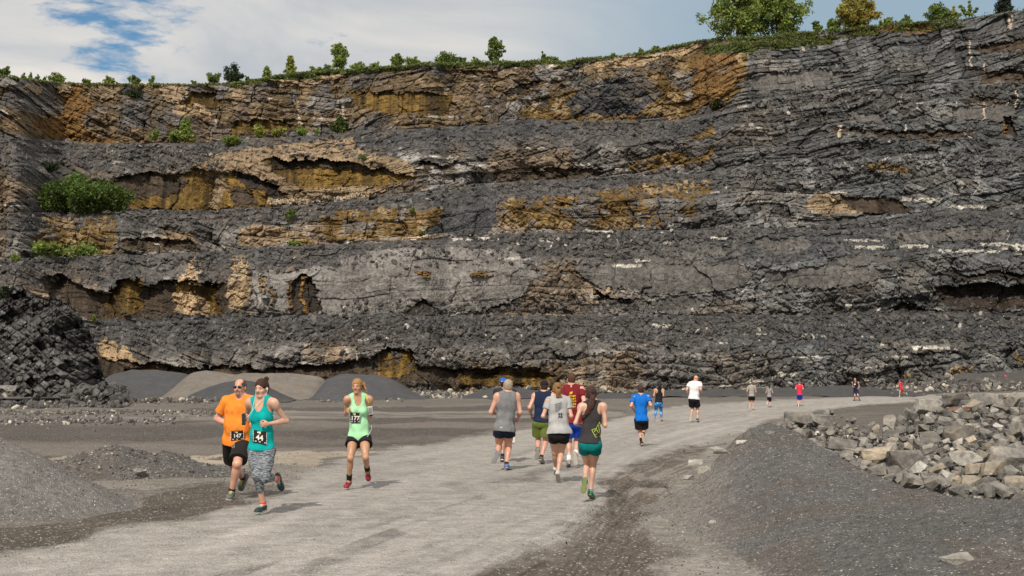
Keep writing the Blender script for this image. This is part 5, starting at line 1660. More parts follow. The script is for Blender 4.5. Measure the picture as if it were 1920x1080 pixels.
def face_pt(px_, py_):
    """point on the quarry face near a picture position"""
    i = np.argmin(np.abs(CPX - px_) + np.abs(CPY - py_))
    return P1.reshape(-1, 3)[i].copy()

# ------------------------------------------------------------------ the broken rock outcrop at the left
opx = np.linspace(-420, 212, 470); ot = np.linspace(0, 1, 210)
otop = np.interp(opx, [-420, -100, 0, 30, 60, 100, 130, 150, 165, 178, 186, 196, 206, 212], [560, 548, 548, 534, 552, 560, 568, 590, 612, 640, 676, 705, 728, 741])
otop = otop + (fbm(opx * 0.07, 0.0, 0, 5, 301, .65) - .5) * 26 + (h1(np.floor(opx / 7), np.int64(4)) - .5) * 7
OPX, OT = np.meshgrid(opx, ot)
OPY = 745 + (otop[None, :] - 745) * OT
OD = 106 + (745 - OPY) / 190.0 * 6.5 + sstep(90, 212, OPX) * 5
OP = at(OPX, OPY, OD)
x, z = OP[..., 0].ravel(), OP[..., 2].ravel()
th = math.radians(-36)
wob = (fbm(x * .25, z * .25, 0, 3, 311) - .5) * .55
S_ = x * math.cos(th) + z * math.sin(th) + wob; N_2 = -x * math.sin(th) + z * math.cos(th) + wob
a1, b1, q1 = beds(S_, N_2, 1.1, 2.2, 401)
a2, b2, q2 = beds(S_ + 1, N_2 + (fbm(x * 1.5, z * 1.5, 0, 3, 312) - .5) * .3, 0.42, 0.75, 402)
a3, b3, q3 = beds(S_ + 1, N_2, 0.2, 0.4, 403)
jo = sstep(.48, .56, fbm(x * .16, z * .2, 3, 3, 405))
th2 = math.radians(28); a4, b4, q4 = beds(x * math.cos(th2) + z * math.sin(th2), -x * math.sin(th2) + z * math.cos(th2), .7, 1.1, 406)
a2 = a2 * (1 - jo) + a4 * jo; b2 = b2 * (1 - jo) + b4 * jo
fbo = fbm(x * .4, z * .4, 0, 4, 313) - .5
dsp = 1.5 * a1 + 1.1 * a2 + 0.4 * a3 + 1.8 * fbo - 0.3 * np.exp(-q2 / 0.05)
dsp *= sstep(0, .08, OT.ravel()) * .7 + .3
OPn = at(OPX.ravel(), OPY.ravel() + a2 * 3 * (OT.ravel() < .98), OD.ravel() - dsp)
oc = np.array([0.088, 0.084, 0.081])[None, :] * ((0.5 + 0.9 * b2) * (.75 + .5 * b3))[:, None]
pl = (h1(np.floor(N_2 / .2), np.floor(S_ / 1.4), np.int64(9)) > .985) & (x < 100)
oc[pl] = (0.34, 0.31, 0.27)
bk = OPn.reshape(OPX.shape + (3,))[-1].copy(); bk2 = at(opx, OPY[-1] + 10, OD[-1] + 3.5); bk3 = at(opx, np.minimum(OPY[-1] + 60, 760), OD[-1] + 8)
V = np.concatenate([OPn, bk2, bk3]); C_ = np.concatenate([oc, np.full((len(opx) * 2, 3), 0.07)])
o = np_mesh('rock_outcrop', V, grid_quads(len(ot) + 2, len(opx)), M_CLIFF, col=C_, smooth=False)
tag(o, 'dark blocky rock outcrop with slanting beds at the left edge', 'rock outcrop')


# ------------------------------------------------------------------ gravel piles
def pile(name, label, x0, x1, y0, y1, step, hfun, cfun, mat, sink=0.12, group=None, rough=0.03, rs=3.0, cat='gravel pile'):
    xs = np.arange(x0, x1 + step, step); ys = np.arange(y0, y1 + step, step)
    X, Y = np.meshgrid(xs, ys)
    H = hfun(X, Y)
    n = (fbm(X * rs, Y * rs, 0, 4, 500, 0.6) - .5) * rough * 2
    G = ground_z(X, Y)
    Z = G + H + n - sink
    Vv = np.stack([X, Y, Z], -1).reshape(-1, 3)
    Q = grid_quads(len(ys), len(xs))
    keep = (H - sink + n > -0.06).ravel()
    kq = keep[Q].any(1)
    Q = Q[kq]
    used = np.unique(Q); mp_ = np.full(len(Vv), -1); mp_[used] = np.arange(len(used))
    c = cfun(Vv[used, 0], Vv[used, 1], Vv[used, 2])
    o = np_mesh(name, Vv[used], mp_[Q], mat, col=c)
    tag(o, label, cat, group)
    return o


def ridge_height(X, Y, pts, back=1.1, front=1.1, profile=1.6):
    """height of a heap whose crest is the polyline pts = [(x, y, h, front_run, back_run)]"""
    best = np.zeros(X.shape)
    for (a, b) in zip(pts[:-1], pts[1:]):
        ax, ay, ah, af, ab = a; bx, by, bh, bf, bb = b
        dx, dy = bx - ax, by - ay; L2 = dx * dx + dy * dy
        t = np.clip(((X - ax) * dx + (Y - ay) * dy) / L2, 0, 1)
        qx, qy = ax + t * dx, ay + t * dy
        ds_ = np.hypot(X - qx, Y - qy)
        hh = ah + t * (bh - ah)
        fr = np.where(Y < qy, af + t * (bf - af), ab + t * (bb - ab))
        s_ = np.clip(1 - ds_ / fr, 0, 1)
        best = np.maximum(best, hh * (s_ ** profile * (1 - .35 * s_ ** 2) / .65 * 1.0 if profile > 1.2 else s_))
    return best


# the big dark gravel heap, lower right
def P2X(px_, d): return (px_ - 960) / F * d


CR = [(1300, 885, 18.6), (1370, 826, 19.6), (1415, 797, 20.2), (1445, 788, 20.5), (1485, 800, 19.8), (1540, 838, 18.8), (1610, 876, 17.6), (1700, 910, 16.4), (1790, 927, 15.4), (1920, 940, 14.4), (2150, 950, 13.6), (2500, 950, 13)]
crest_pts = []; CRZ = []
for (a, b, d) in CR:
    p = at(a, b, d); hz = p[2] - float(ground_z(p[0], p[1])) + 0.1
    CRZ.append(p[2])
    crest_pts.append((p[0], p[1], hz, 7.0 + 0.4 * (d - 14), 1.9))
cpa = np.array(crest_pts)


def h_mound(X, Y):
    H = np.zeros(X.shape)
    for a, b in zip(crest_pts[:-1], crest_pts[1:]):
        dx, dy = b[0] - a[0], b[1] - a[1]
        t = np.clip(((X - a[0]) * dx + (Y - a[1]) * dy) / (dx * dx + dy * dy), 0, 1)
        qx, qy = a[0] + t * dx, a[1] + t * dy
        ds_ = np.hypot(X - qx, Y - qy); hh = a[2] + t * (b[2] - a[2])
        side = (X - qx) * (-dy) + (Y - qy) * dx      # > 0 behind the crest
        left = X < crest_pts[0][0] + 1.2
        run = np.where(side > 0, 1.6, 6.5)
        s_ = np.clip(1 - np.sqrt(ds_ ** 2 + .03) / run, 0, 1)
        H = np.maximum(H, hh * np.where(side > 0, s_, s_ ** 1.15))
    # steeper flank towards the road
    fl = sstep(0, 1, (X - 1.35) / 2.0)
    H = H * fl
    azm = X / Y; ca_ = cpa[:, 0] / cpa[:, 1]
    dc = np.interp(azm, ca_, cpa[:, 1]); zc = np.interp(azm, ca_, CRZ)
    los = 1.6 - (1.6 - zc) * Y / dc - 0.015
    g0 = ground_z(X, Y) - .10
    back_ = np.clip(1 - (Y - dc) / 1.6, 0, 1)
    H = np.where(Y > dc, np.minimum(H, (zc - g0) * back_), H)
    H = np.minimum(H, np.maximum(los - g0, 0))
    # the next heap rising at the lower right corner
    g = 0.62 * np.exp(-(((X - 6.3) / 1.9) ** 2 + ((Y - 12.2) / 1.5) ** 2))
    return H + g


def c_mound(x, y, z):
    pa, pb = w2p(x, y, z)
    n = fbm(x * .8, y * .8, 0, 4, 601)
    br = sstep(.5, .66, fbm(x * 1.6, y * 1.2, 2, 4, 602))
    c = np.array([0.112, 0.108, 0.104])[None, :] * (.72 + .56 * n)[:, None]
    c = c * (1 - br[:, None] * .5) + np.array([0.12, 0.098, 0.078])[None, :] * br[:, None] * .5
    # dustier towards the road
    dust = sstep(1500, 1240, pa + (n - .5) * 320 + (1000 - pb) * .25)
    c = c * (1 - dust[:, None] * .85) + np.array([0.26, 0.238, 0.212])[None, :] * (.7 + .6 * n)[:, None] * dust[:, None] * .85
    return c


mound = pile('gravel_pile', 'large dark crushed gravel mound filling the lower right foreground', 0.7, 11.5, 9.5, 23.5, 0.045, h_mound, c_mound, M_GRAVEL, sink=0.10, rough=0.035, rs=2.2)


# left foreground heap and its darker neighbour
def cone_pile(cx, cy, hgt, rx, ry, lumps=(), k=1.0):
    def f_(X, Y):
        H = np.zeros(X.shape)
        for (ax, ay, hh, ra, rb) in ((cx, cy, hgt, rx, ry),) + tuple(lumps):
            r_ = np.sqrt(((X - ax) / ra) ** 2 + ((Y - ay) / rb) ** 2 + 0.012)
            r_ = r_ * (1 + .22 * (fbm(X * .9, Y * .9, 0, 3, 44) - .5))
            H = np.maximum(H, hh * np.clip(1.1 - r_, -.3, 2) ** 1 * (1 if k == 1 else 1))
        return np.maximum(H, 0) if False else H
    return f_


def ccol(rgb, var=.5, seed=701, warm=.4):
    def f_(x, y, z):
        n = fbm(x * .9, y * .9, z, 4, seed)
        w = sstep(.5, .65, fbm(x * .5, y * .8, 3, 3, seed + 1)) * warm
        c = np.array(rgb)[None, :] * (1 - var / 2 + var * n)[:, None]
        return c * (1 - w[:, None] * np.array([-.12, .02, .14])[None, :])
    return f_


pile('gravel_pile', 'grey gravel heap cut by the left edge beside the road', -9.8, -3.9, 15.4, 21.2, 0.05,
     cone_pile(-6.95, 18.35, 1.06, 2.1, 2.0), ccol((0.185, 0.174, 0.163)), M_GRAVEL, sink=0.04, rough=0.03, rs=2.5)
pile('gravel_pile', 'low dark rubble heap behind the left gravel heap', -9.6, -4.4, 22.6, 28.6, 0.05,
     cone_pile(-7.0, 25.3, .62, 1.25, 1.3, lumps=((-6.1, 25.0, .46, 1.3, 1.1), (-7.6, 25.3, .45, 1.0, 1.1), (-5.5, 24.8, .28, 1.1, .9))), ccol((0.115, 0.107, 0.100)), M_GRAVEL, sink=0.05, rough=0.075, rs=2.6)


# heaps of fines at the foot of the face
def far_pile(label, d, prof, rgb, depth=9, rough=.15, name='gravel_pile', mat=None):
    """prof = skyline of the heap in the picture [(px, py)]"""
    prof = sorted(prof)
    pa = np.array([p[0] for p in prof]); pb = np.array([p[1] for p in prof])
    x0, x1 = P2X(pa[0], d), P2X(pa[-1], d)

    def hf(X, Y):
        pxx = 960 + X / d * F
        zc = 1.6 - (np.interp(pxx, pa, pb) - 728) * d / F
        hc = np.maximum(zc - 0.78, 0)
        t = np.abs(Y - d) / np.maximum(depth * (.35 + .65 * hc / max(hc.max(), .1)), .5)
        return hc * np.clip(1 - t, 0, 1) ** .9 + (hc <= 0) * -0.05
    return pile(name, label, x0, x1, d - depth, d + depth, .32, hf, ccol(rgb, .28), mat or M_FARPILE, sink=.0, rough=rough, rs=.6, group='heaps at the foot of the quarry face')


far_pile('long dark fines heap at the foot of the face, leftmost', 133, [(170, 746), (195, 712), (215, 700), (245, 694), (300, 696), (345, 700), (420, 716), (470, 730), (520, 746)], (0.068, 0.069, 0.074))
far_pile('pale grey fines heap behind the orange shirted man', 124, [(318, 745), (330, 728), (345, 710), (362, 697), (385, 691), (410, 694), (440, 701), (480, 699), (515, 697), (560, 700), (600, 706), (612, 712), (616, 722), (622, 745)], (0.168, 0.150, 0.130), depth=9)
far_pile('small black fines heap in front of the pale heap', 112, [(345, 747), (360, 736), (385, 724), (415, 715), (440, 711), (470, 713), (505, 724), (535, 737), (560, 747)], (0.062, 0.062, 0.066), depth=6)
far_pile('dark fines heap behind the woman in mint green', 120, [(590, 746), (600, 728), (612, 708), (640, 700), (662, 698), (690, 703), (715, 706), (740, 712), (760, 722), (785, 736), (805, 746)], (0.070, 0.071, 0.076), depth=8)
far_pile('low dark heap left of the grey haired runner', 124, [(850, 746), (880, 738), (905, 730), (930, 726), (965, 725), (1000, 730), (1040, 738), (1100, 740), (1180, 744), (1220, 747)], (0.064, 0.064, 0.067), depth=7)
far_pile('long low dark bank beyond the white shirted man', 130, [(1080, 747), (1150, 738), (1240, 735), (1400, 731), (1500, 728), (1600, 728), (1640, 733), (1700, 738), (1760, 744)], (0.060, 0.060, 0.062), depth=5, rough=.3)
far_pile('dark rubble bank at the far right end of the road', 141, [(1640, 744), (1700, 728), (1760, 720), (1800, 716), (1850, 712), (1885, 711), (1920, 706), (2000, 700), (2100, 722), (2150, 744)], (0.075, 0.071, 0.067), depth=8, rough=.35)

# ------------------------------------------------------------------ loose rock: templates of angular blocks


def ico():
    t = (1 + 5 ** .5) / 2
    v = np.array([(-1, t, 0), (1, t, 0), (-1, -t, 0), (1, -t, 0), (0, -1, t), (0, 1, t), (0, -1, -t), (0, 1, -t), (t, 0, -1), (t, 0, 1), (-t, 0, -1), (-t, 0, 1)], float)
    f = [(0, 11, 5), (0, 5, 1), (0, 1, 7), (0, 7, 10), (0, 10, 11), (1, 5, 9), (5, 11, 4), (11, 10, 2), (10, 7, 6), (7, 1, 8), (3, 9, 4), (3, 4, 2), (3, 2, 6), (3, 6, 8), (3, 8, 9), (4, 9, 5), (2, 4, 11), (6, 2, 10), (8, 6, 7), (9, 8, 1)]
    return v / np.linalg.norm(v[0]), np.array(f)


IV, IF = ico()


def rand_rot(n):
    q = RNG.normal(size=(n, 4)); q /= np.linalg.norm(q, axis=1)[:, None]
    w, x, y, z = q.T
    return np.stack([np.stack([1 - 2 * (y * y + z * z), 2 * (x * y - z * w), 2 * (x * z + y * w)], -1),
                     np.stack([2 * (x * y + z * w), 1 - 2 * (x * x + z * z), 2 * (y * z - x * w)], -1),
                     np.stack([2 * (x * z - y * w), 2 * (y * z + x * w), 1 - 2 * (x * x + y * y)], -1)], 1)


def scatter(name, P, size, cols, mat, label=None, flat=0.6, upright=False):
    n = len(P)
    V = np.repeat(IV[None], n, 0) * (1 + .35 * (RNG.random((n, 12, 1)) - .5))
    sc = np.stack([.6 + .8 * RNG.random(n), .5 + .6 * RNG.random(n), flat * (.6 + .6 * RNG.random(n))], -1)
    V = V * sc[:, None, :]
    V = np.einsum('nij,nkj->nki', rand_rot(n), V)
    V = V * np.asarray(size)[:, None, None] + P[:, None, :]
    Q = (IF[None] + (np.arange(n) * 12)[:, None, None]).reshape(-1, 3)
    c = np.repeat(np.asarray(cols)[:, None, :], 12, 1).reshape(-1, 3)
    o = np_mesh(name, V.reshape(-1, 3), Q, mat, col=c, smooth=False)
    return tag(o, label, None, None, 'stuff')


def tones(n, rgb, pale=.1, prgb=(.42, .39, .35), lo=.5, hi=1.5):
    c = np.array(rgb)[None, :] * (lo + (hi - lo) * RNG.random((n, 1)))
    m = RNG.random(n) < pale
    c[m] = np.array(prgb)[None, :] * (.6 + .6 * RNG.random((m.sum(), 1)))
    return c


# pebbles on the floor
n = 26000
dd = 1 / (1 / 11.2 + (1 / 75. - 1 / 11.2) * RNG.random(n) ** .8); pp = -60 + 2040 * RNG.random(n)
X_ = P2X(pp, dd); Z_ = ground_z(X_, dd); qx, qy = w2p(X_, dd, Z_)
inroad = in_poly(qx, qy, ROAD)
dens = np.where(inroad, .42, .8) * np.where(in_poly(qx, qy, MUDR), .5, 1) * np.where(in_poly(qx, qy, LAKE), .12, 1)
kp = RNG.random(n) < dens
X_, dd, Z_, inroad = X_[kp], dd[kp], Z_[kp], inroad[kp]
sz = (.004 + .012 * RNG.random(len(X_)) ** 3) * (.5 + dd / 24.) * np.where(inroad, .75, 1.15)
cc = tones(len(X_), (.17, .15, .13), .05, lo=.6, hi=1.3); cc[inroad] = tones(inroad.sum(), (.33, .30, .27), .05, lo=.75, hi=1.2)
scatter('pebbles', np.stack([X_, dd, Z_ + sz * .1], -1), sz * .85, cc, M_BOULDER, 'small loose stones scattered over the quarry floor')

# stones lying on the big mound
vv = np.empty(len(mound.data.vertices) * 3); mound.data.vertices.foreach_get('co', vv); vv = vv.reshape(-1, 3)
idx_ = RNG.choice(len(vv), 26000); MP = vv[idx_] + np.c_[RNG.normal(0, .02, (len(idx_), 2)), np.zeros(len(idx_))]
qx, qy = project(MP)
sz = .003 + .006 * RNG.random(len(MP)) ** 2
big = RNG.random(len(MP)) < .004; sz[big] *= 3
cc = tones(len(MP), (.11, .102, .094), .07, (.36, .34, .31), .5, 1.8)
scatter('loose_gravel', MP + np.array([0, 0, .004]), sz, cc, M_BOULDER, 'angular gravel lying over the dark mound', flat=.7)
for nm in [o for o in COL.objects if o.name in ('gravel_pile.001', 'gravel_pile.002')]:
    vv = np.empty(len(nm.data.vertices) * 3); nm.data.vertices.foreach_get('co', vv); vv = vv.reshape(-1, 3)
    lw = nm.name.endswith('002')
    idx_ = RNG.choice(len(vv), 5200); MP = vv[idx_] + np.c_[RNG.normal(0, .03, (len(idx_), 2)), np.zeros(len(idx_))]
    sz = (.007 + .014 * RNG.random(len(MP)) ** 3) * (1.9 if lw else 1.0)
    scatter('loose_gravel', MP, sz, tones(len(MP), (.13, .12, .112) if lw else (.19, .18, .17), .08), M_BOULDER, 'stones lying on the left heaps')

# rubble on the benches, on the face and along its foot
Pb, Sb, Cb = [], [], []
for k, cnt in ((1, 3400), (2, 3000), (3, 2200), (4, 1600)):
    i = RNG.integers(60, nc - 60, cnt)
    t_ = RNG.random(cnt) ** .8
    r0 = sum(NR[1:k]) + (NR[k] * (.62 + .37 * t_)).astype(int)
    Pb.append(P1[r0, i]); Sb.append(.10 + .42 * RNG.random(cnt) ** 4); Cb.append(tones(cnt, (.080, .075, .071), .022, (.32, .30, .26)))
for (x0, x1, y0, y1, cnt, pale) in ((1220, 1980, 612, 730, 2000, .05), (640, 1220, 600, 690, 900, .06), (640, 1300, 560, 600, 900, .05), (200, 760, 585, 640, 700, .06), (200, 420, 270, 325, 700, .14), (1350, 1900, 240, 330, 700, .02), (880, 1300, 435, 470, 500, .16), (1420, 1960, 590, 620, 500, .05), (1300, 1980, 60, 130, 300, .02), (1180, 1480, 400, 440, 400, .10), (1400, 1980, 540, 592, 500, .05)):
    sx = x0 + (x1 - x0) * RNG.random(cnt); sy = y0 + (y1 - y0) * RNG.random(cnt)
    ii = np.searchsorted(pxs, sx)
    rr = np.array([np.argmin(np.abs(CPY[:, i_] - y_)) for i_, y_ in zip(ii, sy)])
    Pb.append(P1[rr, ii]); Sb.append(.08 + .42 * RNG.random(cnt) ** 3.5); Cb.append(tones(cnt, (.085, .08, .075), pale * .5, (.36, .33, .29)))
scatter('rubble', np.concatenate(Pb), np.concatenate(Sb), np.concatenate(Cb), M_CLIFF, 'broken rock lying on the benches of the quarry face', flat=.5)
# tan crumbs in front of the upper caves, rubble rows on the far floor
Pb, Sb, Cb = [], [], []
for (x0, x1, yy, dpt, cnt, rgb, pale, smax) in ((195, 420, 741, 108, 800, (.11, .10, .088), .08, .26), (770, 915, 732, 128, 900, (.15, .145, .14), .35, .3), (900, 1500, 727, 145, 1500, (.14, .125, .105), .22, .45), (1640, 2050, 716, 139, 2600, (.10, .094, .088), .12, .5), (1480, 1960, 726, 136, 1200, (.12, .113, .105), .14, .4), (-60, 230, 748, 100, 1200, (.09, .085, .08), .05, .25), (120, 240, 715, 103, 700, (.085, .08, .076), .06, .5), (-80, 420, 768, 78, 1300, (.12, .11, .10), .12, .10), (-100, 330, 790, 62, 700, (.12, .115, .11), .15, .10), (600, 760, 744, 112, 260, (.12, .11, .1), .1, .14)):
    sx = x0 + (x1 - x0) * RNG.random(cnt); dpt_ = dpt + RNG.normal(0, 3.0, cnt)
    Xq = P2X(sx, dpt_); sz = .05 + smax * RNG.random(cnt) ** 3
    heap = np.maximum(0, 1 - np.abs(dpt_ - dpt) / 3.5) * ((738 - yy) / F * dpt + .25 if dpt > 100 else .02)
    heap = np.maximum(heap, 0) * RNG.random(cnt) * (.4 + .8 * vnoise(sx * .03, 0., 0, 19))
    Pb.append(np.stack([Xq, dpt_, ground_z(Xq, dpt_) + heap + sz * .2], -1)); Sb.append(sz); Cb.append(tones(cnt, rgb, pale, (.42, .38, .31)))
cnt = 420
sx = 500 + 200 * RNG.random(cnt); sy = np.interp(sx, [500, 560, 640, 700], [379, 376, 372, 362]) + RNG.normal(0, 2.5, cnt)
ii = np.searchsorted(pxs, sx); rr = np.array([np.argmin(np.abs(CPY[:, i_] - y_)) for i_, y_ in zip(ii, sy)])
Pb.append(P1[rr, ii]); Sb.append(.1 + .25 * RNG.random(cnt)); Cb.append(tones(cnt, (.38, .29, .18), .2))
scatter('rubble', np.concatenate(Pb), np.concatenate(Sb), np.concatenate(Cb), M_BOULDER, 'rubble strewn along the foot of the quarry face', flat=.6)

# ------------------------------------------------------------------ boulders
def boulder_mesh(i):
    """an angular block: a box cut by random planes, edges slightly worn"""
    import bmesh
    r = random.Random(900 + i)
    bm = bmesh.new()
    bmesh.ops.create_cube(bm, size=2)
    for v in bm.verts:
        v.co = Vector((v.co.x * (1 + r.uniform(-.25, .15)), v.co.y * (.8 + r.uniform(-.2, .15)), v.co.z * (.68 + r.uniform(-.2, .15))))
    for _ in range(7):
        n_ = Vector((r.gauss(0, 1), r.gauss(0, 1), r.gauss(0, 1))).normalized()
        res = bmesh.ops.bisect_plane(bm, geom=bm.verts[:] + bm.edges[:] + bm.faces[:], plane_co=n_ * r.uniform(.62, .92), plane_no=n_, clear_outer=True)
        ed = [e for e in res['geom_cut'] if isinstance(e, bmesh.types.BMEdge)]
        if ed:
            bmesh.ops.contextual_create(bm, geom=ed)
    bmesh.ops.triangulate(bm, faces=[f for f in bm.faces if len(f.verts) > 4])
    bmesh.ops.bevel(bm, geom=bm.edges[:], offset=.045, segments=1, affect='EDGES')
    bmesh.ops.triangulate(bm, faces=bm.faces[:])
    bmesh.ops.subdivide_edges(bm, edges=[e for e in bm.edges if e.calc_length() > .5], cuts=2, use_grid_fill=True)
    bmesh.ops.triangulate(bm, faces=bm.faces[:])
    me = bpy.data.meshes.new('boulder')
    bm.to_mesh(me); bm.free()
    n_ = len(me.vertices); co = np.empty(n_ * 3); me.vertices.foreach_get('co', co); co = co.reshape(-1, 3)
    co += (np.stack([fbm(co[:, 0] * 2.2 + i, co[:, 1] * 2.2, co[:, 2] * 2.2, 3, 70 + a) for a in range(3)], -1) - .5) * .16
    me.vertices.foreach_set('co', co.ravel())
    me.materials.append(None)
    return me


def boulder_mat(name, rgb, rgb2):
    m, nt, b = new_mat(name)
    N, L = nt.nodes, nt.links
    geo = N.new('ShaderNodeNewGeometry'); oi = N.new('ShaderNodeObjectInfo')
    no = N.new('ShaderNodeTexNoise'); no.inputs['Scale'].default_value = 1.7; no.inputs['Detail'].default_value = 9; no.inputs['Roughness'].default_value = .62
    L.new(geo.outputs['Position'], no.inputs['Vector'])
    r = N.new('ShaderNodeValToRGB'); r.color_ramp.elements[0].position = .42; r.color_ramp.elements[0].color = rgb + (1,)
    r.color_ramp.elements[1].position = .62; r.color_ramp.elements[1].color = rgb2 + (1,)
    L.new(no.outputs[0], r.inputs[0])
    n2_ = N.new('ShaderNodeTexNoise'); n2_.inputs['Scale'].default_value = 14; n2_.inputs['Detail'].default_value = 6
    L.new(geo.outputs['Position'], n2_.inputs['Vector'])
    mr = N.new('ShaderNodeMapRange'); mr.inputs['From Min'].default_value = .3; mr.inputs['From Max'].default_value = .7; mr.inputs['To Min'].default_value = .7; mr.inputs['To Max'].default_value = 1.3
    L.new(n2_.outputs[0], mr.inputs[0])
    mr2 = N.new('ShaderNodeMapRange'); mr2.inputs['To Min'].default_value = .70; mr2.inputs['To Max'].default_value = 1.3
    L.new(oi.outputs['Random'], mr2.inputs[0])
    mu = N.new('ShaderNodeMath'); mu.operation = 'MULTIPLY'; L.new(mr.outputs[0], mu.inputs[0]); L.new(mr2.outputs[0], mu.inputs[1])
    vm = N.new('ShaderNodeVectorMath'); vm.operation = 'SCALE'; L.new(r.outputs[0], vm.inputs[0]); L.new(mu.outputs[0], vm.inputs['Scale'])
    L.new(vm.outputs[0], b.inputs['Base Color']); b.inputs['Roughness'].default_value = .85; b.inputs['Specular IOR Level'].default_value = .25
    bu = N.new('ShaderNodeBump'); bu.inputs['Strength'].default_value = .6; bu.inputs['Distance'].default_value = .03
    L.new(n2_.outputs[0], bu.inputs['Height']); L.new(bu.outputs[0], b.inputs['Normal'])
    return m


BM_G = boulder_mat('boulder_grey', (.145, .138, .127), (.245, .225, .195))
BM_T = boulder_mat('boulder_tan', (.18, .167, .148), (.31, .26, .19))
BM_L = boulder_mat('boulder_pale', (.24, .225, .2), (.42, .40, .36))
BM_R = boulder_mat('boulder_rust', (.22, .10, .055), (.2, .12, .08))
TPL = [boulder_mesh(i) for i in range(22)]
for t_ in TPL: t_.materials.clear()
heap_d = lambda px_, py_: np.interp(py_, [728, 760, 800, 850, 900, 945], [31, 28.5, 24, 20.3, 17.6, 15.6])
n_b = 0


def mound_pt(px_, py_):
    dd_ = np.arange(9.5, 24, .02)
    P_ = at(np.full(dd_.shape, float(px_)), np.full(dd_.shape, float(py_)), dd_)
    H_ = np.maximum(h_mound(P_[:, 0], P_[:, 1]) - .10, 0) + ground_z(P_[:, 0], P_[:, 1])
    i_ = np.argmax(P_[:, 2] < H_)
    return float(dd_[i_])


def boulder(px_, py_, size_px, mat, label, d=None, squash=None, tpl=None, group='boulders of the rock heap'):
    global n_b
    d = float(heap_d(px_, py_)) if d is None else d
    src = TPL[n_b % len(TPL)] if tpl is None else TPL[tpl]
    o = bpy.data.objects.new('boulder', src)
    if not src.materials: src.materials.append(None)
    COL.objects.link(o)
    o.material_slots[0].link = 'OBJECT'; o.material_slots[0].material = mat
    s_ = size_px * d / F / 2
    o.scale = (s_ * random.uniform(.9, 1.25), s_ * random.uniform(.85, 1.15), s_ * random.uniform(.8, 1.2)) if squash is None else tuple(s_ * q for q in squash)
    o.rotation_euler = (random.uniform(-.6, .6), random.uniform(-.6, .6), random.uniform(0, 6.28)) if squash is None else (random.uniform(-.15, .15), random.uniform(-.15, .15), random.uniform(-.4, .4))
    o.location = at(px_, py_, d)
    tag(o, label, 'boulder', group)
    n_b += 1
    return o


HEAP = [(1470, 800), (1480, 776), (1530, 768), (1580, 776), (1625, 790), (1660, 800), (1690, 775), (1730, 752), (1760, 742), (1800, 736), (1850, 738), (1900, 742), (2140, 742), (2140, 925), (1920, 925), (1840, 915), (1740, 895), (1660, 872), (1590, 842), (1530, 812)]
# the supporting rubble body of the heap
hx = np.linspace(1465, 2200, 150)
tpy = np.interp(hx, [1465, 1480, 1530, 1580, 1625, 1660, 1690, 1730, 1800, 2200], [806, 784, 776, 786, 800, 812, 786, 764, 748, 750])
bpy_ = np.interp(hx, [1465, 1485, 1540, 1610, 1700, 1790, 1920, 2200], [815, 815, 850, 890, 925, 940, 955, 965])
T2 = np.linspace(0, 1, 90)
HX, T2g = np.meshgrid(hx, T2)
HY = bpy_[None, :] + (tpy - bpy_)[None, :] * T2g
HP = at(HX, HY, heap_d(HX, HY) + .25)
HPf = HP.reshape(-1, 3); HPf[:, 2] += (fbm(HPf[:, 0] * 3, HPf[:, 1] * 3, 0, 4, 811) - .5) * .2 - .20
bk = HP[-1].copy(); bk[:, 1] += 2.5; bk[:, 2] = -.3
ft = HP[0].copy(); ft[:, 1] -= .3; ft[:, 2] -= .5
V = np.concatenate([ft, HPf, bk])
hb = np_mesh('rubble_bed', V, grid_quads(92, 150), M_BOULDER, col=ccol((.085, .08, .074), .6)(V[:, 0], V[:, 1], V[:, 2]))
tag(hb, 'dark rubble filling the gaps of the boulder heap', 'rubble', kind='stuff')
pts_ = []
ri = RNG.choice(len(HPf), 5200)
rp = HPf[ri] + np.c_[RNG.normal(0, .12, (5200, 3))] * [1, 1, .3] + [0, 0, .04]
scatter('rubble', rp, .02 + .09 * RNG.random(5200) ** 2, tones(5200, (.15, .142, .13), .12, (.4, .37, .32)), M_BOULDER, 'small broken stones and fines between the boulders', flat=.7)
oi_ = RNG.choice(len(OPn), 420)
scatter('rubble', OPn[oi_], .08 + .30 * RNG.random(420) ** 2.5, tones(420, (.092, .087, .082), .03, (.3, .28, .25)), M_CLIFF, 'loose blocks lying on the left outcrop', flat=.6)
special = [(1695, 862, 74, BM_G), (1795, 812, 62, BM_T), (1880, 858, 86, BM_G), (1645, 855, 66, BM_T), (1585, 838, 62, BM_G), (1740, 762, 62, BM_L), (1790, 750, 52, BM_G), (1845, 752, 58, BM_G), (1860, 880, 60, BM_T), (1820, 905, 50, BM_T), (1905, 905, 56, BM_T), (1745, 820, 46, BM_G), (1810, 858, 60, BM_L), (1500, 785, 46, BM_G), (1545, 790, 40, BM_G)]
names = {0: 'big grey block low in the heap above the gravel crest', 1: 'tan faced block in the middle of the rock heap', 2: 'largest grey slab near the right edge of the heap', 3: 'long tan block at the heap front edge', 4: 'grey block at the left end of the heap front',
         5: 'white streaked slab on the heap skyline, leftmost', 6: 'squarish grey block on the heap skyline', 7: 'grey round shouldered block on the heap skyline right', 8: 'tan block below the largest slab', 9: 'tan block touching the gravel at the right', 10: 'tan block at the lower right end of the heap', 11: 'square grey block with a flat face mid heap', 12: 'pale streaked upright block right of centre', 13: 'flat grey block at the left tip of the heap', 14: 'wedge of grey rock at the left tip of the heap'}
for i, (a, b, s_, m_) in enumerate(special):
    s_ *= .84 if i < 13 else 1
    boulder(a, b, s_, m_, names[i], squash=(1.15, .9, .85)); pts_.append((a, b, s_))
tries = 0
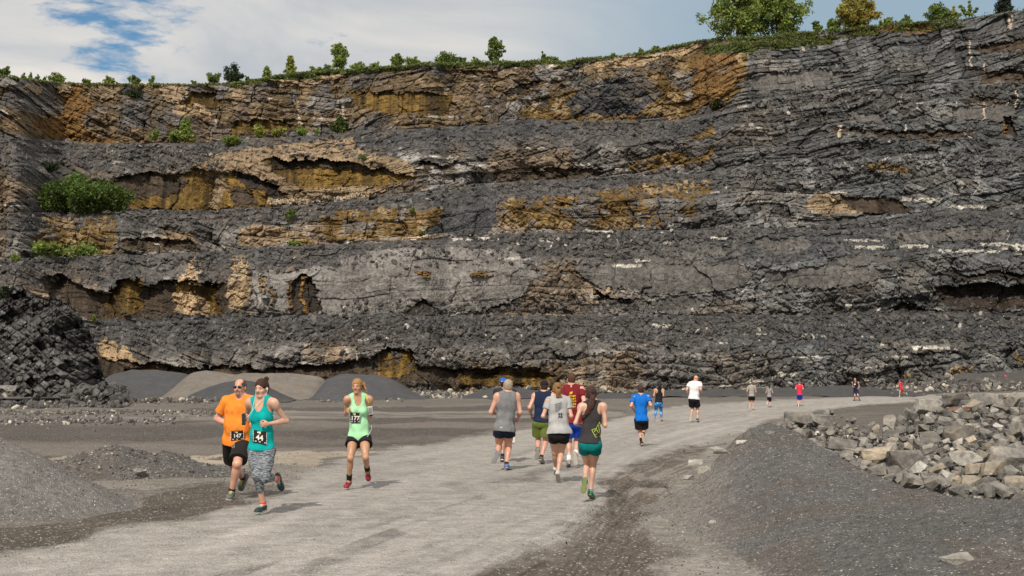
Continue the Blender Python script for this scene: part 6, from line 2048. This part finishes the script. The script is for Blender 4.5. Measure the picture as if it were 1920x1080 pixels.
while tries < 14000 and len(pts_) < 285:
    tries += 1
    a = random.uniform(1465, 2140); b = random.uniform(735, 930)
    if not in_poly(np.array([a]), np.array([b]), HEAP)[0]: continue
    base_s = np.interp(b, [740, 800, 920], [20, 25, 34]) * (1.0 if a > 1640 or b > 815 else .8)
    s_ = base_s * random.choice([.5, .65, .85, 1.0, 1.25])
    if any((a - q[0]) ** 2 + ((b - q[1]) * 1.25) ** 2 < ((s_ + q[2]) * .30) ** 2 for q in pts_): continue
    if 1560 < a < 1660 and b < 840: s_ *= .5
    mt = random.choices([BM_G, BM_T, BM_L], [.62, .30, .08] if b > 800 else [.86, .08, .06])[0]
    lab = {BM_G: 'grey angular boulder lying in the rock heap at the right', BM_T: 'tan weathered boulder lying in the rock heap at the right', BM_L: 'pale boulder lying in the rock heap at the right'}[mt]
    boulder(a, b, s_, mt, lab); pts_.append((a, b, s_))
for i_ in range(46):
    a = 1500 + i_ * 10.5 + random.uniform(-3, 3)
    b = float(np.interp(a, [1500, 1540, 1610, 1700, 1790, 1920], [822, 848, 884, 905, 922, 936])) - random.uniform(2, 16)
    s_ = random.choice([16, 20, 26, 32])
    boulder(a, b, s_, random.choice([BM_G, BM_G, BM_T]) if 0 else BM_G, 'grey boulder lying along the foot of the rock heap behind the gravel', group='boulders along the foot of the rock heap')
boulder(1795, 768, 40, BM_R, 'rust brown flat rock in a hollow of the heap', squash=(1.3, .8, .35))
boulder(1826, 797, 18, BM_L, 'small bright white stone on the rock heap', squash=(1.2, .8, .45))
for (a, b, s_, d_, lb) in ((1800, 1052, 54, 12.55, 'pale boulder half buried in the gravel at the bottom right'), (1392, 830, 22, 19.5, 'small pale rock on the left shoulder of the mound'), (1445, 812, 22, 19.9, 'grey rock near the top of the mound'),
                           (1345, 845, 30, 19.6, 'pale flat rock lying beside the rutted track'), (1305, 868, 26, 19.0, 'light rock at the edge of the rutted track'), (1290, 895, 22, 17.6, 'lowest light rock beside the rutted track'), (1338, 980, 20, 14.6, 'small pale stone on the near flank of the mound'),
                           (1765, 960, 16, 14.0, 'small tan stone on the crest flank of the mound'), (1325, 880, 30, 18.4, 'broad dusty slab between the track and the mound')):
    d_ = mound_pt(a, b)
    o = boulder(a, b, s_, BM_L if 'pale' in lb or 'light' in lb else BM_G, lb, d=d_, squash=(1.1, 1.0, .62), group='stones around the mound')
for (a, b, s_, d_, lb) in ((262, 882, 22, 24, 'pale slab leaning beside the dark rubble heap'), (345, 885, 10, 23.5, 'small dark stone below the rubble heap'), (18, 728, 26, 98, 'pale block at the foot of the outcrop')):
    boulder(a, b, s_, BM_L if 'pale' in lb else BM_G, lb, d=d_, squash=(1.1, 1.0, .6), group='stones at the left')

# ------------------------------------------------------------------ plants
def leaf_mat(name, rgb):
    m, nt, b = new_mat(name)
    N, L = nt.nodes, nt.links
    a = N.new('ShaderNodeAttribute'); a.attribute_name = 'Col'
    L.new(a.outputs['Color'], b.inputs['Base Color']); b.inputs['Roughness'].default_value = .6
    tr = N.new('ShaderNodeBsdfTranslucent'); L.new(a.outputs['Color'], tr.inputs[0])
    mx = N.new('ShaderNodeMixShader'); mx.inputs[0].default_value = .42
    L.new(b.outputs[0], mx.inputs[1]); L.new(tr.outputs[0], mx.inputs[2])
    L.new(mx.outputs[0], N['Material Output'].inputs[0])
    return m


M_LEAF = leaf_mat('foliage', None)
M_BARK = plain('bark', (0.07, 0.05, 0.035), rough=.9, scale=8)


def leaves(P, size, rgb, var=.5):
    n = len(P)
    R = rand_rot(n)
    q = np.array([(-1, 0, 0), (0, -.45, 0), (1, 0, 0), (0, .45, 0)], float)
    V = np.einsum('nij,kj->nki', R, q) * (np.asarray(size) * (.6 + .8 * RNG.random(n)))[:, None, None] + P[:, None, :]
    Q = np.arange(n * 4).reshape(-1, 4)
    c = np.array(rgb)[None, :] * (1 - var + 2 * var * RNG.random((n, 1)))
    c[:, 0] *= (.8 + .5 * RNG.random(n))
    return V.reshape(-1, 3), Q, np.repeat(c[:, None], 4, 1).reshape(-1, 3)


def tube(a, b, r1, r2, n=6):
    a, b = np.asarray(a, float), np.asarray(b, float)
    d_ = unit(b - a); u_ = unit(np.cross(d_, (0.3, .9, .1))); v_ = np.cross(d_, u_)
    an = np.arange(n) / n * 2 * math.pi
    ring = np.cos(an)[:, None] * u_ + np.sin(an)[:, None] * v_
    V = np.concatenate([a + ring * r1, b + ring * r2])
    Q = np.array([(i, (i + 1) % n, n + (i + 1) % n, n + i) for i in range(n)])
    return V, Q


def plant(base, w, h, kind, rgb, label, cat, name, group, nleaf=None, ls=.3, seed=0, open_=.5):
    """trunk with limbs plus clumps of leaf-sized faces; w, h in metres"""
    r = random.Random(seed * 31 + 5)
    root = empty(name, base)
    tag(root, label, cat, group)
    Vs, Qs, n0 = [], [], 0
    clumps = []

    def add(a, b, r1, r2):
        nonlocal n0
        V, Q = tube(a, b, r1, r2); Vs.append(V); Qs.append(Q + n0); n0 += len(V)
    if kind == 'tree':
        th_ = h * .3
        add((0, 0, -.5), (0, 0, th_), h * .022, h * .017)
        add((0, 0, th_), (r.uniform(-.3, .3), 0, h * .8), h * .017, h * .004)
        nl = 34
        for i in range(nl):
            t_ = (i + .5) / nl
            z0 = h * (.14 + .78 * t_)
            an = i * 2.4 + r.random()
            prof = math.sin(math.pi * min(1, (.18 + t_ * .80))) ** .6
            ra = w * .5 * prof * r.uniform(.45, 1.0)
            e = np.array([math.cos(an) * ra, math.sin(an) * ra * .8, z0 + ra * .2])
            add((0, 0, max(.1, z0 - ra * .45)), e, h * .008, h * .002)
            clumps.append((e, w * .085 * r.uniform(.6, 1.4))); clumps.append((e * [.62, .62, 1] + [0, 0, r.uniform(-.1, .1) * h], w * .10 * r.uniform(.7, 1.2))); clumps.append((e * 1.12 + [0, 0, r.uniform(-.02, .06) * h], w * .05))
    elif kind == 'conifer':
        add((0, 0, -.3), (0, 0, h), h * .02, h * .004)
        for i in range(22):
            t_ = (i + .5) / 22
            an = i * 2.4; ra = w * .5 * (1 - t_) * r.uniform(.7, 1.1) + .1
            e = np.array([math.cos(an) * ra, math.sin(an) * ra, h * (.06 + .92 * t_) - ra * .1])
            add((0, 0, h * (.06 + .92 * t_)), e, .04, .015); clumps.append((e * [.75, .75, 1], w * .11 + .05)); clumps.append((e * [.35, .35, 1], w * .08 + .05))
    else:
        ns = 9 if kind == 'shrub' else 6
        for i in range(ns):
            an = i * 2.4; lean_ = r.uniform(.1, 1.0)
            e = np.array([math.cos(an) * w * .5 * lean_, math.sin(an) * w * .4 * lean_, h * r.uniform(.45, .95) * (1.1 - .5 * lean_)])
            add((e[0] * .15, e[1] * .15, -.2), e, .03 + h * .006, .01)
            for f_ in (.45, .75, 1):
                clumps.append((e * f_, w * (.14 if kind == 'shrub' else .07) * r.uniform(.7, 1.3)))
    o = np_mesh('trunk' if kind in ('tree', 'conifer') else 'stems', np.concatenate(Vs), np.concatenate(Qs), M_BARK, parent=root)
    nleaf = nleaf or int(max(160, w * h * 60))
    cw = np.array([c[1] for c in clumps]); pr = cw ** 2 / (cw ** 2).sum()
    ci = RNG.choice(len(clumps), nleaf, p=pr)
    C0 = np.array([clumps[i][0] for i in ci]); rr_ = cw[ci][:, None]
    off = RNG.normal(size=(nleaf, 3)); off /= np.linalg.norm(off, axis=1)[:, None]
    P = C0 + off * rr_ * (RNG.random((nleaf, 1)) ** .75 * 1.35) * [1, 1, .75]
    V, Q, c = leaves(P, ls, rgb)
    tn = np.array([r.uniform(.75, 1.25) for _ in clumps])[ci]
    c = c * np.repeat(tn, 4)[:, None]
    np_mesh('crown' if kind in ('tree', 'conifer') else 'foliage', V, Q, M_LEAF, parent=root, col=c, smooth=False)
    return root


G1 = (.20, .265, .055); G2 = (.14, .20, .045); G3 = (.28, .31, .065); GD = (.035, .055, .022)
rim = [
 (8, 20, 28, 'shrub', G2, 'dark leafy bush at the far left end of the rim'), (42, 12, 12, 'sprig', G2, 'first small sprig on the rim from the left'), (57, 9, 14, 'sprig', G1, 'second small sprig on the rim from the left'), (70, 9, 12, 'sprig', G2, 'third small sprig on the rim from the left'), (82, 7, 12, 'sprig', G2, 'fourth small sprig on the rim from the left'),
 (108, 32, 20, 'shrub', G1, 'spreading low bush on the rim near the left'), (160, 18, 14, 'shrub', G2, 'small low bush on the left rim'), (203, 26, 16, 'shrub', G1, 'bushy clump on the left part of the rim'), (252, 22, 20, 'shrub', G2, 'thin upright clump above the ochre rock'), (285, 16, 20, 'sprig', G1, 'thin two stemmed sprig on the rim'),
 (362, 14, 12, 'sprig', G2, 'tiny plant just left of the twin bushes'), (398, 34, 28, 'shrub', G2, 'left bush of the dark pair on the rim'), (435, 44, 36, 'shrub', GD, 'right and rounder bush of the dark pair on the rim'), (463, 12, 12, 'sprig', G1, 'tiny plant right of the dark pair of bushes'), (500, 22, 22, 'conifer', G1, 'short pointed young tree on the rim'),
 (544, 28, 34, 'conifer', G3, 'light green pointed young tree on the rim'), (590, 26, 14, 'shrub', G1, 'low bush left of the round topped tree'), (612, 24, 14, 'shrub', G2, 'low dense bush touching the round topped tree'), (636, 42, 48, 'tree', G1, 'small round topped tree on the left half of the rim'), (672, 26, 18, 'shrub', G1, 'low bush right of the round topped tree'), (705, 26, 14, 'shrub', G1, 'low bright bush on the middle rim'),
 (742, 34, 24, 'shrub', G2, 'wide low bush on the middle rim'), (775, 34, 20, 'shrub', G1, 'wide ragged bush on the middle rim'), (835, 40, 26, 'shrub', G2, 'feathery dark bush on the middle rim'), (862, 22, 24, 'sprig', G2, 'feathery upright sprigs on the middle rim'), (890, 20, 14, 'sprig', G1, 'small sprigs left of the lone tree'),
 (926, 36, 46, 'tree', G2, 'lone leafy tree standing in the middle of the rim'), (1020, 16, 26, 'sprig', G2, 'slender sapling right of the lone tree'), (1035, 40, 12, 'shrub', G2, 'low green mat of bushes beside the slender sapling'), (1228, 14, 14, 'sprig', G1, 'tiny sprig on the rising rim'), (1200, 10, 14, 'sprig', G2, 'tiny plant on the bare rising rim'), (1150, 16, 10, 'shrub', G1, 'small tuft on the rising rim'),
 (1530, 24, 26, 'shrub', G2, 'dark shrub right of the large tree pair'), (1562, 36, 30, 'shrub', G1, 'shrub at the left foot of the yellowish tree'), (1605, 92, 58, 'tree', (.30, .27, .06), 'broad yellowish olive tree on the right rim'), (1662, 34, 30, 'sprig', G1, 'leafy upright shrub right of the yellowish tree'), (1698, 28, 22, 'sprig', G2, 'thin airy shrub on the right rim'),
 (1755, 44, 40, 'shrub', G2, 'open branched shrub near the grassy mound'), (1785, 34, 34, 'sprig', G3, 'bright green upright shrub near the slate slope'), (1815, 34, 40, 'sprig', G1, 'tall bright shrub leaning over the slate slope'), (1882, 46, 38, 'conifer', (.022, .035, .022), 'dark spruce crown at the top right corner'),
]
GRIM = 'plants along the quarry rim'
for i, (px_, w_, h_, kd, rgb, lb) in enumerate(rim):
    b = crest(5, px_); dr = b - CAM; dr[2] = 0; b = b + unit(dr) * 1.4; b[2] += .15
    sc_ = b[1] / F
    nm = {'tree': 'tree', 'conifer': 'young_tree', 'shrub': 'shrub', 'sprig': 'sapling'}[kd]
    plant(b, w_ * sc_, h_ * sc_ * 1.08, kd, rgb, lb, {'tree': 'tree', 'conifer': 'tree'}.get(kd, 'shrub'), nm, GRIM, nleaf=int(w_ * h_ * (1.3 if kd != 'sprig' else .7)) + 60, ls=.20 if w_ < 60 else .26, seed=i)
for i, (px_, w_, h_, rgb, lb) in enumerate(((1382, 138, 112, G1, 'left and leafier of the two large trees on the right rim'), (1456, 132, 102, (.17, .235, .045), 'right hand one of the two large trees on the right rim'))):
    b = crest(5, px_); dr = b - CAM; dr[2] = 0; b = b + unit(dr) * 3; b[2] += .1
    sc_ = b[1] / F
    plant(b, w_ * sc_, h_ * sc_, 'tree', rgb, lb, 'tree', 'tree', GRIM, nleaf=8000, ls=.25, seed=70 + i)
ledge = [
 (105, 400, 84, 72, 'shrub', (.065, .11, .018), 'left lobe of the large bush on the stained ledge', 3), (152, 400, 120, 90, 'shrub', (.075, .125, .02), 'tall middle of the large bush on the stained ledge', 3), (212, 398, 70, 48, 'shrub', (.09, .14, .025), 'low right end of the large bush on the ledge', 3), (92, 322, 34, 26, 'shrub', GD, 'small dark bush on the slope above the large bush', 0),
 (285, 266, 22, 28, 'sprig', G1, 'light upright bush left of the ledge pair', 4), (322, 264, 34, 20, 'shrub', G1, 'low lobe beside the taller ledge bush', 4), (344, 264, 38, 42, 'conifer', G1, 'taller bush on the upper bench at the left', 4), (432, 272, 44, 16, 'shrub', G1, 'low flat green bush where the benches meet', 0), (484, 258, 28, 28, 'shrub', G3, 'bright bush under the rounded ochre recess', 4), (518, 256, 34, 22, 'shrub', G3, 'bright ragged bush on the upper bench', 4),
 (563, 254, 24, 18, 'shrub', G1, 'small bright bush on the upper bench', 4), (592, 252, 14, 12, 'sprig', G1, 'tiny plant on the upper bench', 4), (634, 252, 34, 34, 'shrub', (.07, .11, .02), 'round green bush beside the white stone', 4), (545, 418, 20, 34, 'sprig', G2, 'thin plant hanging on the third face', 0), (550, 462, 26, 10, 'shrub', G1, 'flat green plant on the second bench', 2), (792, 440, 14, 14, 'shrub', G1, 'tiny green bush below the dark talus', 0), (774, 400, 12, 10, 'shrub', G1, 'tiny green bush on the ochre slope', 0),
 (250, 182, 50, 10, 'shrub', GD, 'dark flat bush under the left rim', 0), (1345, 198, 44, 10, 'shrub', (.06, .08, .02), 'low grass patch where the upper bench ends', 0), (178, 606, 10, 14, 'sprig', G1, 'single small green plant above the outcrop', 0), (75, 470, 60, 16, 'shrub', G1, 'low green growth left end of the mossy ledge', 2), (150, 474, 80, 12, 'shrub', G1, 'low green growth along the mossy ledge', 2), (8, 560, 22, 24, 'sprig', GD, 'pale green plant at the top of the outcrop', 9), (30, 490, 20, 16, 'sprig', G1, 'small plant at the left end of the second bench', 0), (680, 300, 12, 12, 'sprig', G2, 'tiny plant by the brow of the right cave', 0),
]
for i, (px_, py_, w_, h_, kd, rgb, lb, k_) in enumerate(ledge):
    if k_ in (2, 3, 4):
        b = crest(k_, px_); b[1] += 1.0; b[2] = (at(px_, py_, b[1]))[2]
    elif k_ == 9: b = at(px_, py_, 112)
    else: b = face_pt(px_, py_); b[1] -= .3
    sc_ = b[1] / F
    if h_ > 60: sc_ *= 1.0
    nm = {'conifer': 'young_tree', 'shrub': 'shrub', 'sprig': 'sapling'}[kd]
    plant(b, w_ * sc_, h_ * sc_, kd, rgb, lb, 'tree' if kd == 'conifer' else 'shrub', nm, 'plants on the benches of the quarry face', nleaf=int(w_ * h_ * 1.6) + 60, ls=.19, seed=200 + i)
# grass fringe along the rim
n = 26000
sx = -300 + 2600 * RNG.random(n)
dens = np.interp(sx, [-300, 0, 430, 560, 1100, 1130, 1180, 1330, 1560, 1700, 1790, 1800, 2300], [.7, .6, .6, 1, 1, .25, .5, .9, .9, .9, .6, .05, .05])
kp = RNG.random(n) < dens; sx = sx[kp]; n = len(sx)
ii = np.clip(np.searchsorted(pxs, sx), 0, nc - 1)
b = LEV_TOP[5][ii].copy(); dr = b - CAM; dr[:, 2] = 0; dr /= np.linalg.norm(dr, axis=1)[:, None]
bk_ = RNG.random(n) ** 1.5 * 4 - .5
b += dr * bk_[:, None]; b[:, 2] += RNG.random(n) * .45 * np.interp(sx, [-300, 500, 1000, 1200, 1350, 2300], [.2, .45, .9, .5, 1.0, .8]) * (.5 + vnoise(sx * .05, 0., 0, 3)) + .05 - (bk_ < 0) * .2
V, Q, c = leaves(b, .2, (.13, .17, .04), .45)
for (x0, x1, hgt, cnt) in ((1318, 1560, 24, 5200), (1560, 1810, 16, 2200), (430, 1080, 7, 5200), (1080, 1320, 6, 900)):
    sx = x0 + (x1 - x0) * RNG.random(cnt); ii = np.searchsorted(pxs, sx)
    yy = RN[5][ii] + RNG.random(cnt) ** 1.3 * hgt
    rr = np.array([np.argmin(np.abs(CPY[:, i_] - y_)) for i_, y_ in zip(ii, yy)])
    ok_ = vnoise(sx * .05, yy * .12, 0, 33) > .42
    q_ = P1[rr, ii][ok_]; q_[:, 2] += .1; q_[:, 1] -= .1
    V_, Q_, c_ = leaves(q_, .2, (.13, .165, .04), .45)
    Q = np.concatenate([Q, Q_ + len(V)]); V = np.concatenate([V, V_]); c = np.concatenate([c, c_])
o = np_mesh('grass', V, Q, M_LEAF, col=c, smooth=False)
tag(o, 'grass and weeds fringing the top edge of the quarry', kind='stuff')

# ------------------------------------------------------------------ people
for s in RUNNERS:
    J = s['J']
    zg = float(ground_z(J['low'][0], J['low'][1]))
    dz = zg - J['low'][2] + 0.003
    for k_ in list(J):
        if k_ in ('f', 'lsh', 'lhp') or k_.endswith('F'): continue
        J[k_] = J[k_] + np.array([0, 0, dz])
    J['low'] = J['low']
    ctx = build_person(s, J, zg)
    PEOPLE.append(ctx)
by = {s['id']: s['_ctx'] for s in RUNNERS}

# ---- race bibs
bib(by['orange'], 432.5, 808.5, 457, 826.0, '147', (0, -1.5))
bib(by['teal'], 474.5, 805.5, 500.5, 829.0, '44', (-1.5, 5.0))
bib(by['green'], 656.3, 773.5, 675.0, 792.5, '177', (0.5, 0.6))

# ---- sunglasses, beard, drawstring
c = by['orange']; sm, hp_, q, Rh = c['small'], c['hpnt'], c['q'], c['Rh']
gl = cloth_mat((0.008, 0.008, 0.01), 'gloss')


def glasses(F_):
    for sg in (1, -1):
        F_.ell(hp_(sg * .034, .086, .006), Rh, (.031 * q, .014 * q, .019 * q), .004)
        F_.cone(hp_(sg * .062, .075, .012), hp_(sg * .082, .0, .012), .004, .004, .004)
    F_.cone(hp_(-.012, .1, .012), hp_(.012, .1, .012), .005, .005, .004)


sm('sunglasses', glasses, gl, .0035)
sm('beard', lambda F_: (F_.ell(hp_(0, .076, -.098), Rh, (.028 * q, .021 * q, .026 * q), .01), F_.cone(hp_(-.022, .088, -.05), hp_(.022, .088, -.05), .006, .006, .006), F_.cone(hp_(.026, .08, -.055), hp_(.022, .08, -.09), .006, .007, .006), F_.cone(hp_(-.026, .08, -.055), hp_(-.022, .08, -.09), .006, .007, .006)),
   cloth_mat((0.22, 0.13, 0.09), 'hair'), .004)
gy_ = cloth_mat((0.35, 0.35, 0.35))


def strip(ctx, name, pts, w, m, parent, off=.012, target=None):
    P2, Fc = [], []
    for i, (a, b) in enumerate(pts):
        j = min(i + 1, len(pts) - 1); k = max(i - 1, 0)
        dx, dy = pts[j][0] - pts[k][0], pts[j][1] - pts[k][1]; l_ = math.hypot(dx, dy) or 1
        nx, ny = -dy / l_ * w / 2, dx / l_ * w / 2
        P2 += [(a + nx, b + ny), (a - nx, b - ny)]
        if i: k0 = 2 * i - 2; Fc.append((k0, k0 + 1, k0 + 3, k0 + 2))
    return decal(ctx, name, P2, Fc, m, off, parent, target)


def child(ctx, nm):
    for o_ in ctx['body'].children:
        if o_.name.split('.')[0] == nm: return o_


strip(c, 'drawstring', [(435.5, 831), (435.3, 836), (435.6, 840)], .9, gy_, child(c, 'shorts'), .014, child(c, 'shorts'))
strip(c, 'drawstring', [(438.8, 831), (439, 836), (438.8, 840)], .9, gy_, child(c, 'shorts'), .014, child(c, 'shorts'))
# ---- earphones with their white cord
wht = cloth_mat((0.75, 0.74, 0.72))


def cord(ctx, name, pts3, r_, m, parent=None):
    cu = bpy.data.curves.new(name, 'CURVE'); cu.dimensions = '3D'; cu.bevel_depth = r_; cu.bevel_resolution = 1
    sp = cu.splines.new('NURBS'); sp.points.add(len(pts3) - 1); sp.use_endpoint_u = True; sp.order_u = 3
    for i, p in enumerate(pts3): sp.points[i].co = tuple(np.asarray(p) - ctx['root']) + (1,)
    tmp = bpy.data.objects.new(name, cu); COL.objects.link(tmp)
    bpy.context.view_layer.update()
    me = bpy.data.meshes.new_from_object(tmp.evaluated_get(bpy.context.evaluated_depsgraph_get()))
    bpy.data.objects.remove(tmp); bpy.data.curves.remove(cu)
    me.materials.clear(); me.materials.append(m)
    o_ = bpy.data.objects.new(name, me); COL.objects.link(o_); o_.parent = parent or ctx['body']
    return o_


c = by['teal']; hp_, J, q = c['hpnt'], c['J'], c['q']
c['small']('earphone', lambda F_: (F_.ell(hp_(.086, .0, -.012), c['Rh'], (.012, .012, .012), 0), F_.cone(hp_(.088, .004, -.015), hp_(.088, .012, -.045), .005, .004, 0)), wht, .004)
hand = J['rW'] + unit(J['rW'] - J['rE']) * .06
ch_ = c['hip'] if 'hip' in c else None
neckf = J['neck'] + c['fsh'] * .10 - np.array([0, 0, .05])
cord(c, 'earphone_cord', [hp_(.088, .012, -.045), hp_(.07, .04, -.13), neckf, neckf + c['fsh'] * .05 - np.array([0, 0, .10]) - c['lsh'] * .05, (neckf + hand) / 2 + c['fsh'] * .08 - np.array([0, 0, .08]), hand], .0022, wht)
cord(c, 'earphone_cord', [hp_(-.08, .012, -.02), hp_(-.09, .04, -.12), neckf - c['lsh'] * .05, neckf + c['fsh'] * .04 - np.array([0, 0, .10]) - c['lsh'] * .05], .0022, wht)
Rw = np.array([c['lsh'], unit(J['rW'] - J['rE']), np.cross(c['lsh'], unit(J['rW'] - J['rE']))])
hd_ = hand + unit(J['rW'] - J['rE']) * .03
c['small']('phone', lambda F_: (F_.cone(hd_ + np.array([0.0, -.02, -.065]), hd_ + np.array([0.0, -.02, .055]), .014, .014, 0), F_.cone(hd_ + np.array([0.02, -.01, -.065]), hd_ + np.array([0.02, -.01, .055]), .014, .014, .01)), cloth_mat((.02, .02, .022), 'gloss'), .005, c=hd_, r=.12)
strap_o = cloth_mat((.75, .16, .10))
sb_ = strip(c, 'bra_strap', [(508.2, 772), (510.5, 778), (515, 780.5)], 1.6, strap_o, c['body'], .006, c['body'])

c = by['green']; hp_, J = c['hpnt'], c['J']
E_, S2 = J['lE'], J['lS']; ua = unit(E_ - S2); md = S2 + (E_ - S2) * .58
c['small']('armband', lambda F_: (F_.cone(md - ua * .03, md + ua * .03, .047, .045, 0), F_.cut_plane(md + ua * .045, ua), F_.cut_plane(md - ua * .045, -ua)), cloth_mat((.5, .10, .11)), .005, c=md, r=.14)
bandp = S2 + (E_ - S2) * .86
c['small']('arm_strap', lambda F_: (F_.cone(bandp - ua * .03, bandp + ua * .03, .041, .040, 0), F_.cut_plane(bandp + ua * .022, ua), F_.cut_plane(bandp - ua * .022, -ua)), cloth_mat((.015, .015, .018)), .005, c=bandp, r=.14)
nrm_ = unit(-c['J']['f'] * -1.0 * 1 + np.array([.25, 0, 0])); nrm_ = unit(nrm_ - (nrm_ @ ua) * ua); sd2 = np.cross(ua, nrm_)


def slab(ctx, name, cen, ax, up_, nor, w2, h2, t2, m):
    V = []
    for sx_ in (-1, 1):
        for sy_ in (-1, 1):
            for sz_ in (-1, 1):
                V.append(cen + ax * sx_ * w2 + up_ * sy_ * h2 + nor * sz_ * t2 - ctx['root'])
    Fc = [(0, 1, 3, 2), (4, 6, 7, 5), (0, 4, 5, 1), (2, 3, 7, 6), (0, 2, 6, 4), (1, 5, 7, 3)]
    me = bpy.data.meshes.new(name); me.from_pydata([tuple(v) for v in V], [], Fc); me.materials.append(m)
    o_ = bpy.data.objects.new(name, me); COL.objects.link(o_); o_.parent = ctx['body']
    bv_ = o_.modifiers.new('b', 'BEVEL'); bv_.width = .004; bv_.segments = 2
    return o_


ph = slab(c, 'phone', md + nrm_ * .049, sd2, ua, nrm_, .036, .07, .006, cloth_mat((.72, .70, .70)))
scn = slab(c, 'phone_screen', md + nrm_ * .057, sd2, ua, nrm_, .025, .048, .002, cloth_mat((.30, .31, .30), 'gloss'))
W_ = J['lW']; fa = unit(J['lW'] - J['lE'])
c['small']('watch', lambda F_: (F_.cone(W_ - fa * .03, W_ - fa * .012, .0265, .0255, 0), F_.cut_plane(W_ - fa * .035, -fa), F_.cut_plane(W_ - fa * .008, fa)), cloth_mat((.02, .02, .022)), .004, c=W_, r=.08)
nr2 = unit(np.array([0, -1, .4])); nr2 = unit(nr2 - (nr2 @ fa) * fa)
slab(c, 'watch_face', W_ - fa * .021 + nr2 * .028, fa, np.cross(nr2, fa), nr2, .016, .018, .005, cloth_mat((.01, .01, .012), 'gloss'))
c['small']('earphone', lambda F_: (F_.ell(hp_(.087, .0, -.005), c['Rh'], (.012, .014, .018), 0)), cloth_mat((.01, .01, .01)), .004)
neckf = J['neck'] + c['fsh'] * .10 - np.array([0, 0, .04])
cord(c, 'earphone_cord', [hp_(.088, .012, -.02), hp_(.07, .05, -.10), neckf, neckf - np.array([0, 0, .06]) - c['lsh'] * .05 + c['fsh'] * .03], .0025, cloth_mat((.02, .02, .02)))
strip(c, 'bra_strap', [(687, 741), (688.5, 748), (692, 756)], 1.4, cloth_mat((.6, .65, .02)), c['body'], .006, c['body'])
sh = child(c, 'shorts')
strip(c, 'side_stripe', [(696, 797), (697, 804), (693, 812), (688.5, 819)], .9, cloth_mat((.45, .45, .46)), sh, .012, sh)
strip(c, 'side_stripe', [(649.5, 800), (650, 806), (654, 811)], .9, cloth_mat((.45, .45, .46)), sh, .012, sh)

# ---- prints on the shirts seen from behind
c = by['maroon']; yl = cloth_mat((.62, .42, .02))
P2, Fc = grid2(1068.6, 735, 1073.8, 739.5, 2, 2, (-1, -1)); decal(c, 'shirt_print', P2, Fc, yl, .012, c['shirt'])
rr_ = random.Random(4)
for row in range(5):
    yy = 741 + row * 5.0
    P2, Fc = [], []
    xx = 1066.5 + (2 if row > 2 else 0)
    while xx < 1079.5:
        w_ = rr_.uniform(1.1, 2.6); h_ = rr_.uniform(2.4, 3.6); k_ = len(P2)
        P2 += [(xx, yy), (xx + w_, yy), (xx + w_ * .9, yy + h_ * .45), (xx + w_, yy + h_), (xx + w_ * .15, yy + h_), (xx, yy + h_ * .6)]; Fc.append(tuple(range(k_, k_ + 6)))
        xx += w_ + .9
    decal(c, 'shirt_print', P2, Fc, yl, .012, c['shirt'])
c = by['greytee']; dk = cloth_mat((.09, .09, .09))
for row in range(5):
    yy = 758 + row * 3.2
    strip(c, 'shirt_print', [(1040.5 + i * 2.2 + row * .2, yy + .9 * math.sin(i * 2.3 + row) - i * .55) for i in range(7 - row // 2)], 0.75, dk, c['shirt'])
for ox in (0, 4.3):       # two small running figures
    for pts in ([(1048 + ox, 774), (1048.4 + ox, 778.5)], [(1048.4 + ox, 778.5), (1047 + ox, 784)], [(1048.4 + ox, 778.5), (1050.2 + ox, 783)], [(1046.6 + ox, 776.5), (1050.4 + ox, 775.5)]):
        strip(c, 'shirt_print', pts, 1.2, cloth_mat((.02, .02, .02)), c['shirt'])
c = by['darktank']; nl_ = cloth_mat((.45, .56, .10))
for pts in ([(1109.5, 806), (1117, 820)], [(1109.5, 806), (1119, 803)], [(1114, 810), (1124.5, 791)], [(1117, 820), (1126, 817.5)], [(1116, 815), (1126, 813)], [(1118, 804), (1122, 812)], [(1122, 797), (1124.5, 811)], [(1115.5, 808), (1125, 806)], [(1124.5, 791), (1125.5, 800)]):
    strip(c, 'shirt_print', pts, .85, nl_, c['shirt'])
c = by['greytank']; strip(c, 'shirt_logo', [(937, 801.5), (942.5, 801.5)], 1.2, cloth_mat((.5, .5, .5)), c['shirt'])
c = by['bluecap']
cp = child(c, 'cap')
strip(c, 'cap_patch', [(939.5, 715), (943, 715)], 1.6, cloth_mat((.55, .65, .1)), cp, .01, cp)
c = by['white']; K_, A_2, H_ = c['J']['lK'], c['J']['lA'], c['J']['lH']
c['small']('knee_sleeve', lambda F_: (F_.cone(K_ + (H_ - K_) * .3, K_, .068, .064, .01), F_.cone(K_, K_ + (A_2 - K_) * .3, .064, .062, .01)), cloth_mat(BLK), .011, c=K_, r=.3)
c = by['farnavy']; strip(c, 'bib', [(1601.5, 720.5), (1604, 720.5)], 2.6, wht, c['shirt'], .02)
print('people done')
